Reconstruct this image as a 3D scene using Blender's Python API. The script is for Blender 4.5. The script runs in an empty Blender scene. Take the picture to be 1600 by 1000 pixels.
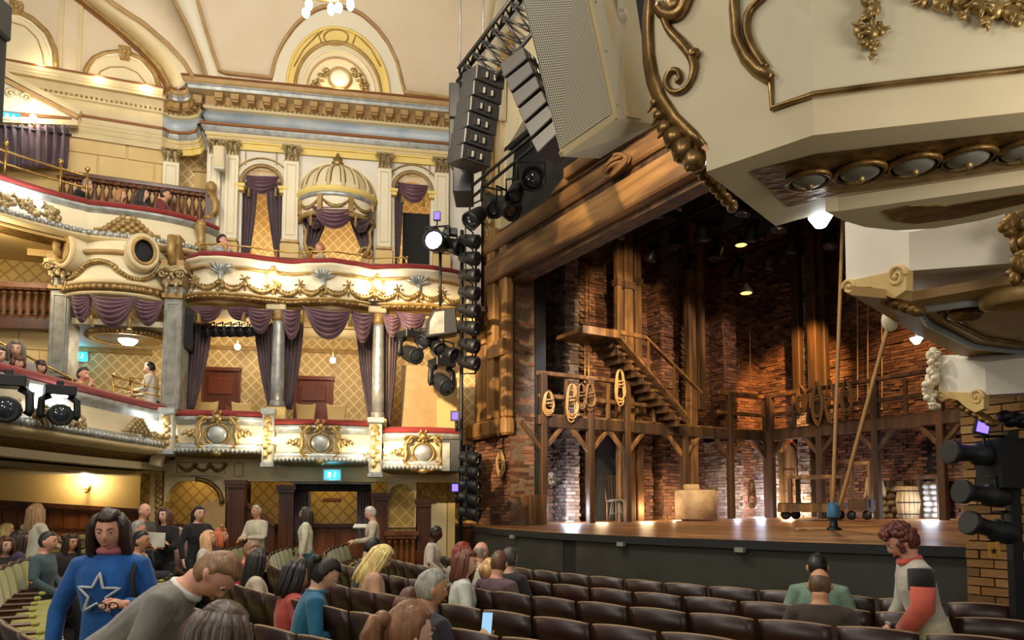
import bpy, bmesh, math, random
from mathutils import Vector, Matrix, noise
random.seed(7)
PI = math.pi
SC = bpy.context.scene
COL = SC.collection
# === camera
F = 1150.0; PITCH = math.radians(4.0); HOR = 794.0; EYE = 1.62
CY = HOR - F * math.tan(PITCH)
cam_d = bpy.data.cameras.new('camera'); cam = bpy.data.objects.new('camera', cam_d); COL.objects.link(cam)
cam.location = (0, 0, EYE); cam.rotation_euler = (PI / 2 + PITCH, 0, 0)
cam_d.sensor_width = 36; cam_d.lens = F * 36 / 1600; cam_d.shift_y = (CY - 500) / 1600
cam_d.clip_start = .05; cam_d.clip_end = 200
SC.camera = cam
# === world, exposure
SC.view_settings.view_transform = 'Standard'; SC.view_settings.look = 'None'
SC.view_settings.gamma = 1; SC.view_settings.use_curve_mapping = False
SC.view_settings.exposure = 0.14
W = bpy.data.worlds.new('world'); SC.world = W; W.use_nodes = True
W.node_tree.nodes['Background'].inputs[0].default_value = (1.0, .93, .82, 1)
W.node_tree.nodes['Background'].inputs[1].default_value = .2
try:
 SC.cycles.use_denoising = True
 SC.cycles.max_bounces = 5; SC.cycles.diffuse_bounces = 3; SC.cycles.glossy_bounces = 2
 SC.cycles.transparent_max_bounces = 6; SC.cycles.sample_clamp_indirect = 4
except Exception: pass
def light(name, kind, loc, power, color=(1, .85, .62), size=.1, to=None, spot=60, blend=.5, shape=None):
 d = bpy.data.lights.new(name, kind); d.energy = power; d.color = color
 if kind == 'AREA':
  d.size = size
 elif kind in ('POINT', 'SPOT'):
  d.shadow_soft_size = size
 if kind == 'SPOT':
  d.spot_size = math.radians(spot); d.spot_blend = blend
 o = bpy.data.objects.new(name, d); COL.objects.link(o); o.location = loc
 if to is not None:
  o.rotation_euler = (Vector(to) - Vector(loc)).to_track_quat('-Z', 'Y').to_euler()
 return o
# === house lighting, with added fill overhead and around the camera
for (x, y, z, p) in ((-2.5, 5.0, 9.8, 520), (-5.5, 8.5, 9.4, 420), (1.5, 3.0, 8.6, 300), (-6, 2.5, 8.5, 320)):
 light('overhead_fill_light', 'POINT', (x, y, z), p, (1, .92, .79), .5)  # added fill without fittings, standing in for general chandelier and cove light
light('under_circle_light', 'POINT', (-8.6, 11.2, 2.6), 26, (1, .78, .45), .15)
light('under_circle_light', 'POINT', (-8.2, 8.2, 2.6), 22, (1, .78, .45), .15)
light('circle_light', 'POINT', (-8.6, 11.6, 6.0), 60, (1, .82, .52), .2)
for (x, y, z, p) in ((-2.6, -1.2, 4.2, 160), (-5.0, .5, 5.0, 240), (2.4, 1.4, 2.6, 60)):
 light('rear_fill_light', 'POINT', (x, y, z), p, (1, .91, .77), .4)  # added fill to brighten the near box, jamb and faces; no lamps modelled
# === geometry of the place
def pt(u, v, Y):
 """point at distance Y along the view axis that the photograph shows at pixel (u, v)"""
 x = (u - 800) / F; y = (CY - v) / F
 fy = math.cos(PITCH) - y * math.sin(PITCH); fz = math.sin(PITCH) + y * math.cos(PITCH)
 k = Y / fy
 return Vector((x * k, Y, EYE + fz * k))
class Frame:
 """vertical wall frame: s along the wall, n out of it, z up"""
 def __init__(self, o, d):
  d = Vector((d[0], d[1])).normalized()
  self.o = Vector((o[0], o[1])); self.d = d; self.nv = Vector((d[1], -d[0]))
  self.M = Matrix(((d.x, self.nv.x, 0, o[0]), (d.y, self.nv.y, 0, o[1]), (0, 0, 1, 0), (0, 0, 0, 1)))
 def w(self, s, n, z): return self.M @ Vector((s, n, z))
 def px(self, u, v, n=0.0):
  x = (u - 800) / F; y = (CY - v) / F
  fy = math.cos(PITCH) - y * math.sin(PITCH); fz = math.sin(PITCH) + y * math.cos(PITCH)
  dx, dy = x / fy, 1.0
  o = self.o + self.nv * n
  det = dx * (-self.d.y) + self.d.x * dy
  k = (o.x * (-self.d.y) + self.d.x * o.y) / det
  s = (dx * o.y - dy * o.x) / det
  return s, EYE + fz / fy * k
 def s(self, u, n=0.0, v=600): return self.px(u, v, n)[0]
 def z(self, u, v, n=0.0): return self.px(u, v, n)[1]
 def at(self, u, v, n=0.0):
  s, z = self.px(u, v, n); return Vector((s, n, z))
class MB:
 """collects shapes; build() links them as one mesh object"""
 def __init__(self, M=None):
  self.v = []; self.f = []; self.M = M or Matrix.Identity(4); self.sm = []
 def add(self, vs, fs, smooth=False, M=None):
  b = len(self.v); T = self.M if M is None else self.M @ M
  self.v += [T @ Vector(p) for p in vs]
  self.f += [tuple(i + b for i in f) for f in fs]; self.sm += [smooth] * len(fs)
  return self
 def box(self, c, s, rot=None, taper=1.0):
  x, y, z = s[0] / 2, s[1] / 2, s[2] / 2; t = taper
  vs = [(-x, -y, -z), (x, -y, -z), (x, y, -z), (-x, y, -z), (-x * t, -y * t, z), (x * t, -y * t, z), (x * t, y * t, z), (-x * t, y * t, z)]
  M = Matrix.Translation(c) @ (rot.to_matrix().to_4x4() if hasattr(rot, 'to_matrix') else (rot or Matrix.Identity(4)))
  return self.add(vs, [(0, 3, 2, 1), (4, 5, 6, 7), (0, 1, 5, 4), (1, 2, 6, 5), (2, 3, 7, 6), (3, 0, 4, 7)], M=M)
 def span(self, a, b):
  a, b = Vector(a), Vector(b)
  return self.box((a + b) / 2, [abs(b[i] - a[i]) for i in range(3)])
 def bar(self, a, b, w, h=None, up=(0, 0, 1)):
  """rectangular bar from a to b"""
  a, b = Vector(a), Vector(b); h = h or w; z = (b - a); L = z.length
  if L < 1e-6: return self
  z.normalize(); up = Vector(up)
  if abs(z.dot(up)) > .98: up = Vector((1, 0, 0))
  x = up.cross(z).normalized(); y = z.cross(x)
  R = Matrix((x, y, z)).transposed().to_4x4()
  return self.box((a + b) / 2, (w, h, L), R)
 def tube(self, pts, r, seg=8, caps=True, closed=False, flat=1.0):
  pts = [Vector(p) for p in pts]; n = len(pts)
  rs = r if isinstance(r, (list, tuple)) else [r] * n
  vs = []; fs = []; x = None
  for i, p in enumerate(pts):
   a = pts[i - 1] if (i or closed) else p; c = pts[(i + 1) % n] if (i < n - 1 or closed) else p
   t = (c - a)
   t = t.normalized() if t.length > 1e-9 else Vector((0, 0, 1))
   if x is None:
    x = Vector((0, 0, 1)).cross(t) if abs(t.z) < .9 else Vector((1, 0, 0)).cross(t)
   x = (x - t * x.dot(t))
   x = x.normalized() if x.length > 1e-6 else t.orthogonal().normalized()
   y = t.cross(x)
   for k in range(seg):
    q = 2 * PI * k / seg
    vs.append(p + x * (math.cos(q) * rs[i]) + y * (math.sin(q) * rs[i] * flat))
  m = n if closed else n - 1
  for i in range(m):
   j = (i + 1) % n
   for k in range(seg):
    k2 = (k + 1) % seg
    fs.append((i * seg + k, i * seg + k2, j * seg + k2, j * seg + k))
  if caps and not closed:
   fs.append(tuple(range(seg - 1, -1, -1))); fs.append(tuple((n - 1) * seg + k for k in range(seg)))
  return self.add(vs, fs, True)
 def lathe(self, prof, seg=16, c=(0, 0, 0), a0=0, a1=2 * PI, sx=1, sy=1, M=None):
  """profile [(r,z)] turned about z through c"""
  full = abs(a1 - a0 - 2 * PI) < 1e-6; m = seg if full else seg + 1
  vs = []; fs = []
  for r, z in prof:
   for k in range(m):
    q = a0 + (a1 - a0) * k / seg
    vs.append((c[0] + r * math.cos(q) * sx, c[1] + r * math.sin(q) * sy, c[2] + z))
  for i in range(len(prof) - 1):
   for k in range(seg):
    k2 = (k + 1) % m
    fs.append((i * m + k, i * m + k2, (i + 1) * m + k2, (i + 1) * m + k))
  if full:
   if prof[0][0] > 1e-5: fs.append(tuple(range(m - 1, -1, -1)))
   if prof[-1][0] > 1e-5: fs.append(tuple((len(prof) - 1) * m + k for k in range(m)))
  return self.add(vs, fs, True, M=M)
 def ball(self, c, r, seg=8, ring=6, rot=None):
  r = r if isinstance(r, (list, tuple)) else (r, r, r)
  vs = [(0, 0, -1)]; fs = []
  for i in range(1, ring):
   a = -PI / 2 + PI * i / ring
   for k in range(seg):
    q = 2 * PI * k / seg; vs.append((math.cos(a) * math.cos(q), math.cos(a) * math.sin(q), math.sin(a)))
  vs.append((0, 0, 1)); n = len(vs) - 1
  for k in range(seg):
   k2 = (k + 1) % seg; fs.append((0, 1 + k2, 1 + k)); fs.append((n, n - seg + k, n - seg + k2))
   for i in range(ring - 2):
    fs.append((1 + i * seg + k, 1 + i * seg + k2, 1 + (i + 1) * seg + k2, 1 + (i + 1) * seg + k))
  M = Matrix.Translation(c) @ (rot.to_4x4() if rot is not None else Matrix.Identity(4)) @ Matrix.Diagonal((r[0], r[1], r[2], 1))
  return self.add(vs, fs, True, M=M)
 def sweep(self, prof, path, closed=False, smooth=False, closeprof=False):
  """profile [(out,z)] swept along plan path [(x,y)]; out points to the right-hand side of the path direction"""
  n = len(path); vs = []; fs = []; m = len(prof)
  P = [Vector((p[0], p[1])) for p in path]; pz = [p[2] if len(p) > 2 else 0 for p in path]
  for i in range(n):
   a = P[i - 1] if (i or closed) else None; c = P[(i + 1) % n] if (i < n - 1 or closed) else None
   t1 = (P[i] - a).normalized() if a is not None else (c - P[i]).normalized()
   t2 = (c - P[i]).normalized() if c is not None else t1
   t = (t1 + t2).normalized(); nn = Vector((t.y, -t.x)) / max(.5, t.dot(t1))
   for o, z in prof: vs.append((P[i].x + nn.x * o, P[i].y + nn.y * o, z + pz[i]))
  for i in range(n if closed else n - 1):
   j = (i + 1) % n
   for k in range(m if closeprof else m - 1):
    k2 = (k + 1) % m
    fs.append((i * m + k, j * m + k, j * m + k2, i * m + k2))
  if closeprof and not closed:
   fs.append(tuple(range(m))); fs.append(tuple((n - 1) * m + k for k in range(m - 1, -1, -1)))
  return self.add(vs, fs, smooth)
 def prism(self, poly, d0, d1, axes='sz', smooth=False):
  """polygon in the (s,z) plane [(s,z)] extruded along n from d0 to d1; axes 'xy': polygon in plan extruded in z"""
  n = len(poly)
  if axes == 'sz': f = lambda p, d: (p[0], d, p[1])
  elif axes == 'xy': f = lambda p, d: (p[0], p[1], d)
  else: f = lambda p, d: (d, p[0], p[1])
  vs = [f(p, d0) for p in poly] + [f(p, d1) for p in poly]
  fs = [tuple(range(n)), tuple(range(2 * n - 1, n - 1, -1))] + [(i, n + i, n + (i + 1) % n, (i + 1) % n) for i in range(n)]
  return self.add(vs, fs, smooth)
 def grid(self, fn, nu, nv, smooth=True, thick=0):
  vs = [fn(i / nu, j / nv) for j in range(nv + 1) for i in range(nu + 1)]
  fs = [(j * (nu + 1) + i, j * (nu + 1) + i + 1, (j + 1) * (nu + 1) + i + 1, (j + 1) * (nu + 1) + i) for j in range(nv) for i in range(nu)]
  return self.add(vs, fs, smooth)
 def build(self, name, mat, parent=None, bevel=0, fix=True, sub=0, thick=0):
  me = bpy.data.meshes.new(name)
  L = parent.matrix_world.inverted() if False else None
  off = Vector(parent.get('_w', (0, 0, 0))) if parent is not None else Vector((0, 0, 0))
  me.from_pydata([v - off for v in self.v], [], self.f)
  me.polygons.foreach_set('use_smooth', self.sm)
  if fix and len(self.f) < 60000:
   b = bmesh.new(); b.from_mesh(me); bmesh.ops.recalc_face_normals(b, faces=b.faces); b.to_mesh(me); b.free()
  me.update()
  o = bpy.data.objects.new(name, me); COL.objects.link(o)
  me.materials.append(mat)
  if parent is not None: o.parent = parent; o['_w'] = tuple(off)
  else: o['_w'] = (0, 0, 0)
  if bevel:
   md = o.modifiers.new('bevel', 'BEVEL'); md.width = bevel; md.segments = 1; md.limit_method = 'ANGLE'
  if sub:
   md = o.modifiers.new('sub', 'SUBSURF'); md.levels = sub; md.render_levels = sub
  if thick:
   md = o.modifiers.new('solid', 'SOLIDIFY'); md.thickness = thick; md.offset = 0
  return o
def tag(o, label=None, cat=None, group=None, kind=None):
 if label: o['label'] = label
 if cat: o['category'] = cat
 if group: o['group'] = group
 if kind: o['kind'] = kind
 return o
def thing(name, label, cat, loc=(0, 0, 0), group=None, kind=None):
 o = bpy.data.objects.new(name, None); COL.objects.link(o); o.location = loc; o['_w'] = tuple(loc)
 o.empty_display_size = .1
 return tag(o, label, cat, group, kind)
def struct(name, mb, mat, **k):
 o = mb.build(name, mat, **k); o['kind'] = 'structure'; return o
def sroot(name, loc=(0, 0, 0)):
 return thing(name, None, None, loc, kind='structure')
def dup(src, loc, rz=None, parent=None, label=None, rot=None):
 """copy of a thing (or part) with its parts and sub-parts"""
 r = src.copy(); COL.objects.link(r)
 if parent is not None: r.parent = parent
 if loc is not None: r.location = loc
 if rz is not None: r.rotation_euler = (0, 0, rz)
 if rot is not None: r.rotation_euler = rot
 if label: r['label'] = label
 for c in list(src.children):
  d = dup(c, None, parent=r)
 return r
def inst(src, parent, loc, rz=0.0, scale=None, rot=None, name=None):
 """another piece with the same mesh, placed in world by loc"""
 o = bpy.data.objects.new(name or src.name.split('.')[0], src.data); COL.objects.link(o)
 o.parent = parent; o.location = Vector(loc) - Vector(parent.get('_w', (0, 0, 0)))
 o.rotation_euler = rot if rot is not None else (0, 0, rz)
 if scale: o.scale = scale
 return o
def mesh_of(name, mb, mat):
 """mesh data only (for pieces placed many times)"""
 o = mb.build(name, mat); me = o.data; bpy.data.objects.remove(o); return me
def piece(name, me, parent, loc, rz=0.0, scale=None, rot=None):
 o = bpy.data.objects.new(name, me); COL.objects.link(o); o.parent = parent
 o.location = Vector(loc) - Vector(parent.get('_w', (0, 0, 0)))
 o.rotation_euler = rot if rot is not None else (0, 0, rz)
 if scale: o.scale = scale
 o['_w'] = tuple(parent.get('_w', (0, 0, 0)))
 return o
# === materials (procedural)
def new_mat(name):
 m = bpy.data.materials.new(name); m.use_nodes = True
 return m, m.node_tree, m.node_tree.nodes['Principled BSDF']
def mat(name, col, rough=.6, metal=0.0, col2=None, scale=6.0, bump=0.0, stretch=None, detail=4, emit=None, estr=0.0, spec=None, sheen=0, bscale=None):
 m, nt, b = new_mat(name); N = nt.nodes; Lk = nt.links
 b.inputs['Roughness'].default_value = rough; b.inputs['Metallic'].default_value = metal
 if spec is not None: b.inputs['Specular IOR Level'].default_value = spec
 if sheen: b.inputs['Sheen Weight'].default_value = sheen
 b.inputs['Base Color'].default_value = (*col, 1)
 if emit: b.inputs['Emission Color'].default_value = (*emit, 1); b.inputs['Emission Strength'].default_value = estr
 if col2 or bump:
  tc = N.new('ShaderNodeTexCoord'); mp = N.new('ShaderNodeMapping'); Lk.new(tc.outputs['Object'], mp.inputs['Vector'])
  if stretch: mp.inputs['Scale'].default_value = stretch
  nz = N.new('ShaderNodeTexNoise'); nz.inputs['Scale'].default_value = scale; nz.inputs['Detail'].default_value = detail
  Lk.new(mp.outputs[0], nz.inputs['Vector'])
  if col2:
   cr = N.new('ShaderNodeValToRGB'); cr.color_ramp.elements[0].position = .35; cr.color_ramp.elements[1].position = .68
   cr.color_ramp.elements[0].color = (*col, 1); cr.color_ramp.elements[1].color = (*col2, 1)
   Lk.new(nz.outputs[0], cr.inputs[0]); Lk.new(cr.outputs[0], b.inputs['Base Color'])
  if bump:
   n2 = nz
   if bscale:
    n2 = N.new('ShaderNodeTexNoise'); n2.inputs['Scale'].default_value = bscale; n2.inputs['Detail'].default_value = 3; Lk.new(mp.outputs[0], n2.inputs['Vector'])
   bp = N.new('ShaderNodeBump'); bp.inputs['Strength'].default_value = bump; bp.inputs['Distance'].default_value = .02
   Lk.new(n2.outputs[0], bp.inputs['Height']); Lk.new(bp.outputs[0], b.inputs['Normal'])
 return m
def emis(name, col, s):
 m = bpy.data.materials.new(name); m.use_nodes = True; nt = m.node_tree; nt.nodes.clear()
 e = nt.nodes.new('ShaderNodeEmission'); o = nt.nodes.new('ShaderNodeOutputMaterial')
 e.inputs[0].default_value = (*col, 1); e.inputs[1].default_value = s; nt.links.new(e.outputs[0], o.inputs[0]); return m
def rgb(r, g, b):
 f = lambda c: (c / 255 / 12.92) if c / 255 <= .04045 else ((c / 255 + .055) / 1.055) ** 2.4
 return (f(r), f(g), f(b))
def lattice_mat(name, c1, c2, sx, sz, axis=(1, 0, 0), rough=.55):
 """diaper wallpaper: a raised diamond lattice printed over a ground; sx, sz the diamond's size in metres"""
 m, nt, b = new_mat(name); N = nt.nodes; Lk = nt.links
 b.inputs['Roughness'].default_value = rough
 tc = N.new('ShaderNodeTexCoord'); sp = N.new('ShaderNodeSeparateXYZ'); Lk.new(tc.outputs['Object'], sp.inputs[0])
 dt = N.new('ShaderNodeVectorMath'); dt.operation = 'DOT_PRODUCT'; dt.inputs[1].default_value = (*axis[:2], 0); Lk.new(tc.outputs['Object'], dt.inputs[0])
 def mth(op, a, bb, cl=False):
  q = N.new('ShaderNodeMath'); q.operation = op; q.use_clamp = cl
  for i, x in enumerate((a, bb)):
   if x is None: continue
   if isinstance(x, (int, float)): q.inputs[i].default_value = x
   else: Lk.new(x, q.inputs[i])
  return q.outputs[0]
 x = mth('DIVIDE', dt.outputs['Value'], sx); z = mth('DIVIDE', sp.outputs['Z'], sz)
 a = mth('ABSOLUTE', mth('SUBTRACT', mth('FRACT', mth('ADD', x, z), None), .5), None)
 c = mth('ABSOLUTE', mth('SUBTRACT', mth('FRACT', mth('SUBTRACT', x, z), None), .5), None)
 mn = mth('MINIMUM', a, c)
 s = mth('MULTIPLY', mth('SUBTRACT', mn, .07), 30, True)
 mx = N.new('ShaderNodeMix'); mx.data_type = 'RGBA'; mx.inputs[6].default_value = (*c2, 1); mx.inputs[7].default_value = (*c1, 1)
 Lk.new(s, mx.inputs[0]); Lk.new(mx.outputs[2], b.inputs['Base Color'])
 bp = N.new('ShaderNodeBump'); bp.inputs['Strength'].default_value = .25; bp.inputs['Distance'].default_value = .01; bp.invert = True
 Lk.new(s, bp.inputs['Height']); Lk.new(bp.outputs[0], b.inputs['Normal'])
 return m
def wood_mat(name, c1, c2, rough=.5, scale=3.0, stretch=(1, 1, .12), bump=.25, c3=None):
 m, nt, b = new_mat(name); N = nt.nodes; Lk = nt.links
 b.inputs['Roughness'].default_value = rough
 tc = N.new('ShaderNodeTexCoord'); oi = N.new('ShaderNodeObjectInfo'); mp = N.new('ShaderNodeMapping'); mp.inputs['Scale'].default_value = stretch
 av = N.new('ShaderNodeVectorMath'); av.operation = 'ADD'
 Lk.new(tc.outputs['Object'], av.inputs[0]); Lk.new(oi.outputs['Location'], av.inputs[1])
 Lk.new(av.outputs[0], mp.inputs[0])
 nz = N.new('ShaderNodeTexNoise'); nz.inputs['Scale'].default_value = scale; nz.inputs['Detail'].default_value = 6; nz.inputs['Distortion'].default_value = .6
 Lk.new(mp.outputs[0], nz.inputs[0])
 cr = N.new('ShaderNodeValToRGB'); cr.color_ramp.elements[0].position = .3; cr.color_ramp.elements[1].position = .72
 cr.color_ramp.elements[0].color = (*c1, 1); cr.color_ramp.elements[1].color = (*c2, 1)
 if c3: e = cr.color_ramp.elements.new(.5); e.color = (*c3, 1)
 Lk.new(nz.outputs[0], cr.inputs[0])
 hs = N.new('ShaderNodeHueSaturation'); Lk.new(cr.outputs[0], hs.inputs['Color'])
 mr = N.new('ShaderNodeMapRange'); mr.inputs[3].default_value = .8; mr.inputs[4].default_value = 1.2; Lk.new(oi.outputs['Random'], mr.inputs[0]); Lk.new(mr.outputs[0], hs.inputs['Value'])
 Lk.new(hs.outputs[0], b.inputs['Base Color'])
 bp = N.new('ShaderNodeBump'); bp.inputs['Strength'].default_value = bump; bp.inputs['Distance'].default_value = .015
 Lk.new(nz.outputs[0], bp.inputs['Height']); Lk.new(bp.outputs[0], b.inputs['Normal'])
 return m
def varied_mat(name, cols, rough=.85, bump=.5, bscale=30, island=True):
 """colour picked per loose piece or per object, with fine relief (bricks, stones)"""
 m, nt, b = new_mat(name); N = nt.nodes; Lk = nt.links
 b.inputs['Roughness'].default_value = rough
 cr = N.new('ShaderNodeValToRGB'); els = cr.color_ramp.elements; cr.color_ramp.interpolation = 'LINEAR'
 els[0].color = (*cols[0], 1); els[1].color = (*cols[-1], 1)
 for i, c in enumerate(cols[1:-1]): e = els.new((i + 1) / (len(cols) - 1)); e.color = (*c, 1)
 if island:
  g = N.new('ShaderNodeNewGeometry'); Lk.new(g.outputs['Random Per Island'], cr.inputs[0])
 else:
  g = N.new('ShaderNodeObjectInfo'); Lk.new(g.outputs['Random'], cr.inputs[0])
 tc = N.new('ShaderNodeTexCoord'); nz = N.new('ShaderNodeTexNoise'); nz.inputs['Scale'].default_value = bscale; nz.inputs['Detail'].default_value = 3
 Lk.new(tc.outputs['Object'], nz.inputs[0])
 n2 = N.new('ShaderNodeTexNoise'); n2.inputs['Scale'].default_value = .9; n2.inputs['Detail'].default_value = 4; Lk.new(tc.outputs['Object'], n2.inputs[0])
 mr = N.new('ShaderNodeMapRange'); mr.inputs[1].default_value = .3; mr.inputs[2].default_value = .7; mr.inputs[3].default_value = .55; mr.inputs[4].default_value = 1.25; Lk.new(n2.outputs[0], mr.inputs[0])
 hs = N.new('ShaderNodeHueSaturation'); Lk.new(cr.outputs[0], hs.inputs['Color']); Lk.new(mr.outputs[0], hs.inputs['Value'])
 Lk.new(hs.outputs[0], b.inputs['Base Color'])
 bp = N.new('ShaderNodeBump'); bp.inputs['Strength'].default_value = bump; bp.inputs['Distance'].default_value = .02
 Lk.new(nz.outputs[0], bp.inputs['Height']); Lk.new(bp.outputs[0], b.inputs['Normal'])
 return m
CREAM = rgb(226, 206, 160)
M = {}
M['cream'] = mat('cream_plaster', rgb(224, 208, 170), .55, col2=rgb(232, 218, 182), scale=2)
M['ivory'] = mat('ivory_plaster', rgb(232, 219, 186), .55, col2=rgb(238, 228, 202), scale=2)
M['white'] = mat('white_plaster', rgb(222, 214, 196), .55, col2=rgb(232, 226, 212), scale=2)
M['vault'] = mat('vault_plaster', rgb(218, 198, 168), .65, col2=rgb(224, 206, 178), scale=1.2)
M['vaultband'] = mat('vault_band_plaster', rgb(232, 222, 196), .6)
M['yellow'] = mat('yellow_plaster', rgb(232, 202, 112), .6, col2=rgb(238, 212, 130), scale=3)
M['ochre'] = mat('ochre_plaster', rgb(208, 176, 110), .6, col2=rgb(218, 188, 124), scale=2)
M['pale'] = mat('pale_buff_paint', rgb(218, 198, 152), .5, col2=rgb(206, 186, 142), scale=3)
M['tan'] = mat('tan_paint', rgb(168, 134, 84), .5, col2=rgb(186, 152, 100), scale=4)
M['rust'] = mat('rust_gold_line', rgb(140, 92, 52), .45, .3)
M['stone'] = mat('buff_stone', rgb(216, 184, 122), .65, col2=rgb(226, 198, 140), scale=1.5)
M['gilt'] = mat('old_gilt', rgb(136, 110, 64), .4, .65, col2=rgb(186, 158, 102), scale=14, bump=.3)
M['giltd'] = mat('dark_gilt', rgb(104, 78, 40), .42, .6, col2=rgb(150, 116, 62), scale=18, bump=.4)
M['giltm'] = mat('matt_gold_paint', rgb(180, 150, 94), .5, .25, col2=rgb(150, 116, 62), scale=8)
M['capital'] = mat('capital_gilt', rgb(150, 128, 88), .45, .4, col2=rgb(190, 170, 126), scale=12)
M['bronze'] = mat('bronze_gilt', rgb(110, 84, 48), .34, .8, col2=rgb(170, 138, 88), scale=10, bump=.3)
M['silver'] = mat('silver_paint', rgb(150, 152, 148), .4, .45, col2=rgb(186, 188, 184), scale=8)
M['silverd'] = mat('dull_silver_paint', rgb(128, 126, 116), .5, .3, col2=rgb(168, 166, 156), scale=5)
M['bluegrey'] = mat('blue_grey_paint', rgb(150, 164, 178), .5, 0.1, col2=rgb(196, 202, 204), scale=1.6)
M['brass'] = mat('brass', rgb(206, 168, 92), .28, .9)
M['redrail'] = mat('red_velvet', rgb(126, 32, 28), .85, sheen=.2, col2=rgb(142, 42, 36), scale=4)
M['purple'] = mat('purple_velvet', rgb(64, 42, 50), .55, sheen=.4, col2=rgb(88, 60, 68), scale=5)
M['purplel'] = mat('mauve_satin', rgb(90, 58, 72), .4, sheen=.3, col2=rgb(114, 78, 92), scale=5)
M['black'] = mat('black_metal', (.012, .012, .013), .45, .2)
M['blackm'] = mat('black_matt', (.009, .009, .010), .8)
M['charcoal'] = mat('charcoal_plastic', (.014, .0145, .016), .5)
M['steel'] = mat('steel', (.4, .4, .42), .35, .8)
M['maho'] = wood_mat('mahogany', rgb(58, 26, 14), rgb(98, 50, 26), .35, 4, (1, 1, .15))
M['mahol'] = wood_mat('light_mahogany', rgb(104, 56, 24), rgb(146, 84, 38), .4, 4, (1, 1, .15))
M['balwood'] = wood_mat('baluster_wood', rgb(92, 58, 34), rgb(122, 80, 48), .45, 5)
M['doorwood'] = wood_mat('door_wood', rgb(96, 46, 32), rgb(124, 66, 46), .45, 4, (1, 1, .15))
M['linen'] = mat('linen_sack', rgb(196, 170, 130), .8, col2=rgb(176, 148, 108), scale=6, bump=.3)
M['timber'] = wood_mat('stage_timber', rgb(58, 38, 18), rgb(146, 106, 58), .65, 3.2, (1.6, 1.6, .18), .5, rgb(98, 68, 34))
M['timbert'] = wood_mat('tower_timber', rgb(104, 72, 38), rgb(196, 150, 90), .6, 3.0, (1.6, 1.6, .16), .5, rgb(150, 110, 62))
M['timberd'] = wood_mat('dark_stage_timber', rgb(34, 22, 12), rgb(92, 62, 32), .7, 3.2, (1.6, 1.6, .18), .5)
M['timberh'] = wood_mat('header_timber', rgb(70, 46, 24), rgb(164, 122, 70), .6, 2.2, (.22, .22, 1.8), .5, rgb(116, 82, 46))
M['brickred'] = varied_mat('red_brick', [rgb(70, 44, 30), rgb(116, 74, 50), rgb(142, 98, 68), rgb(88, 56, 40), rgb(130, 92, 68)])
M['brickobj'] = varied_mat('red_brick_single', [rgb(98, 52, 30), rgb(146, 82, 48), rgb(170, 104, 62), rgb(118, 66, 42), rgb(154, 98, 64)], island=False)
M['brickpale'] = varied_mat('whitewashed_brick', [rgb(150, 130, 118), rgb(186, 170, 158), rgb(120, 96, 84), rgb(170, 150, 138)], bump=.8)
M['brickjamb'] = varied_mat('buff_brick_single', [rgb(96, 66, 34), rgb(150, 110, 62), rgb(132, 92, 46), rgb(170, 134, 84)], island=False)
M['mortar'] = mat('mortar', rgb(92, 76, 58), .9, col2=rgb(120, 100, 78), scale=20)
M['rope'] = mat('hemp_rope', rgb(176, 136, 86), .85, col2=rgb(198, 160, 108), scale=60)
M['rope2'] = mat('dark_hemp_rope', rgb(116, 84, 50), .85)
M['stageboard'] = wood_mat('stage_board', rgb(84, 52, 26), rgb(178, 128, 74), .4, 3.0, (.35, .35, 1), .06, rgb(128, 86, 46))
M['pit'] = mat('grey_pit_panel', rgb(50, 50, 44), .6, col2=rgb(58, 58, 52), scale=3)
M['seatback'] = wood_mat('seat_back_veneer', rgb(26, 8, 5), rgb(50, 17, 10), .36, 3, (1, 1, .25), .05)
M['seattrim'] = mat('seat_back_edge', rgb(150, 124, 96), .35)
M['green'] = mat('green_moquette', rgb(146, 142, 62), .85, sheen=.4, col2=rgb(166, 160, 76), scale=8)
M['carpet'] = mat('dark_carpet', rgb(40, 24, 18), .95)
M['brasslow'] = mat('seat_number_brass', rgb(190, 170, 120), .3, .8)
M['bulb'] = emis('lit_bulb', (1, .9, .72), 26)
M['bulbcool'] = emis('lit_bulb_cool', (.86, .93, 1), 22)
M['exit'] = emis('lit_exit_sign', (.05, .55, .85), 1.6)
M['exitw'] = emis('lit_exit_symbol', (.85, 1, 1), 3)
M['glass'] = mat('lamp_glass', (.9, .86, .76), .1)
M['litlens'] = emis('lit_lens', (.86, .93, 1), 5)
M['lens'] = mat('lens_glass', (.02, .025, .035), .06, spec=.9)
M['screen'] = emis('phone_screen', (.42, .72, 1), .85)
M['bluescr'] = emis('blue_panel', (.16, .1, 1), 3)
M['lattice'] = lattice_mat('diaper_wallpaper', rgb(206, 172, 112), rgb(238, 220, 168), .22, .24)
M['lattice2'] = lattice_mat('gold_diaper_wallpaper', rgb(176, 140, 62), rgb(206, 174, 96), .26, .28)
M['lattice3'] = lattice_mat('lower_diaper_wallpaper', rgb(190, 158, 80), rgb(150, 118, 54), .24, .26)
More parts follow.
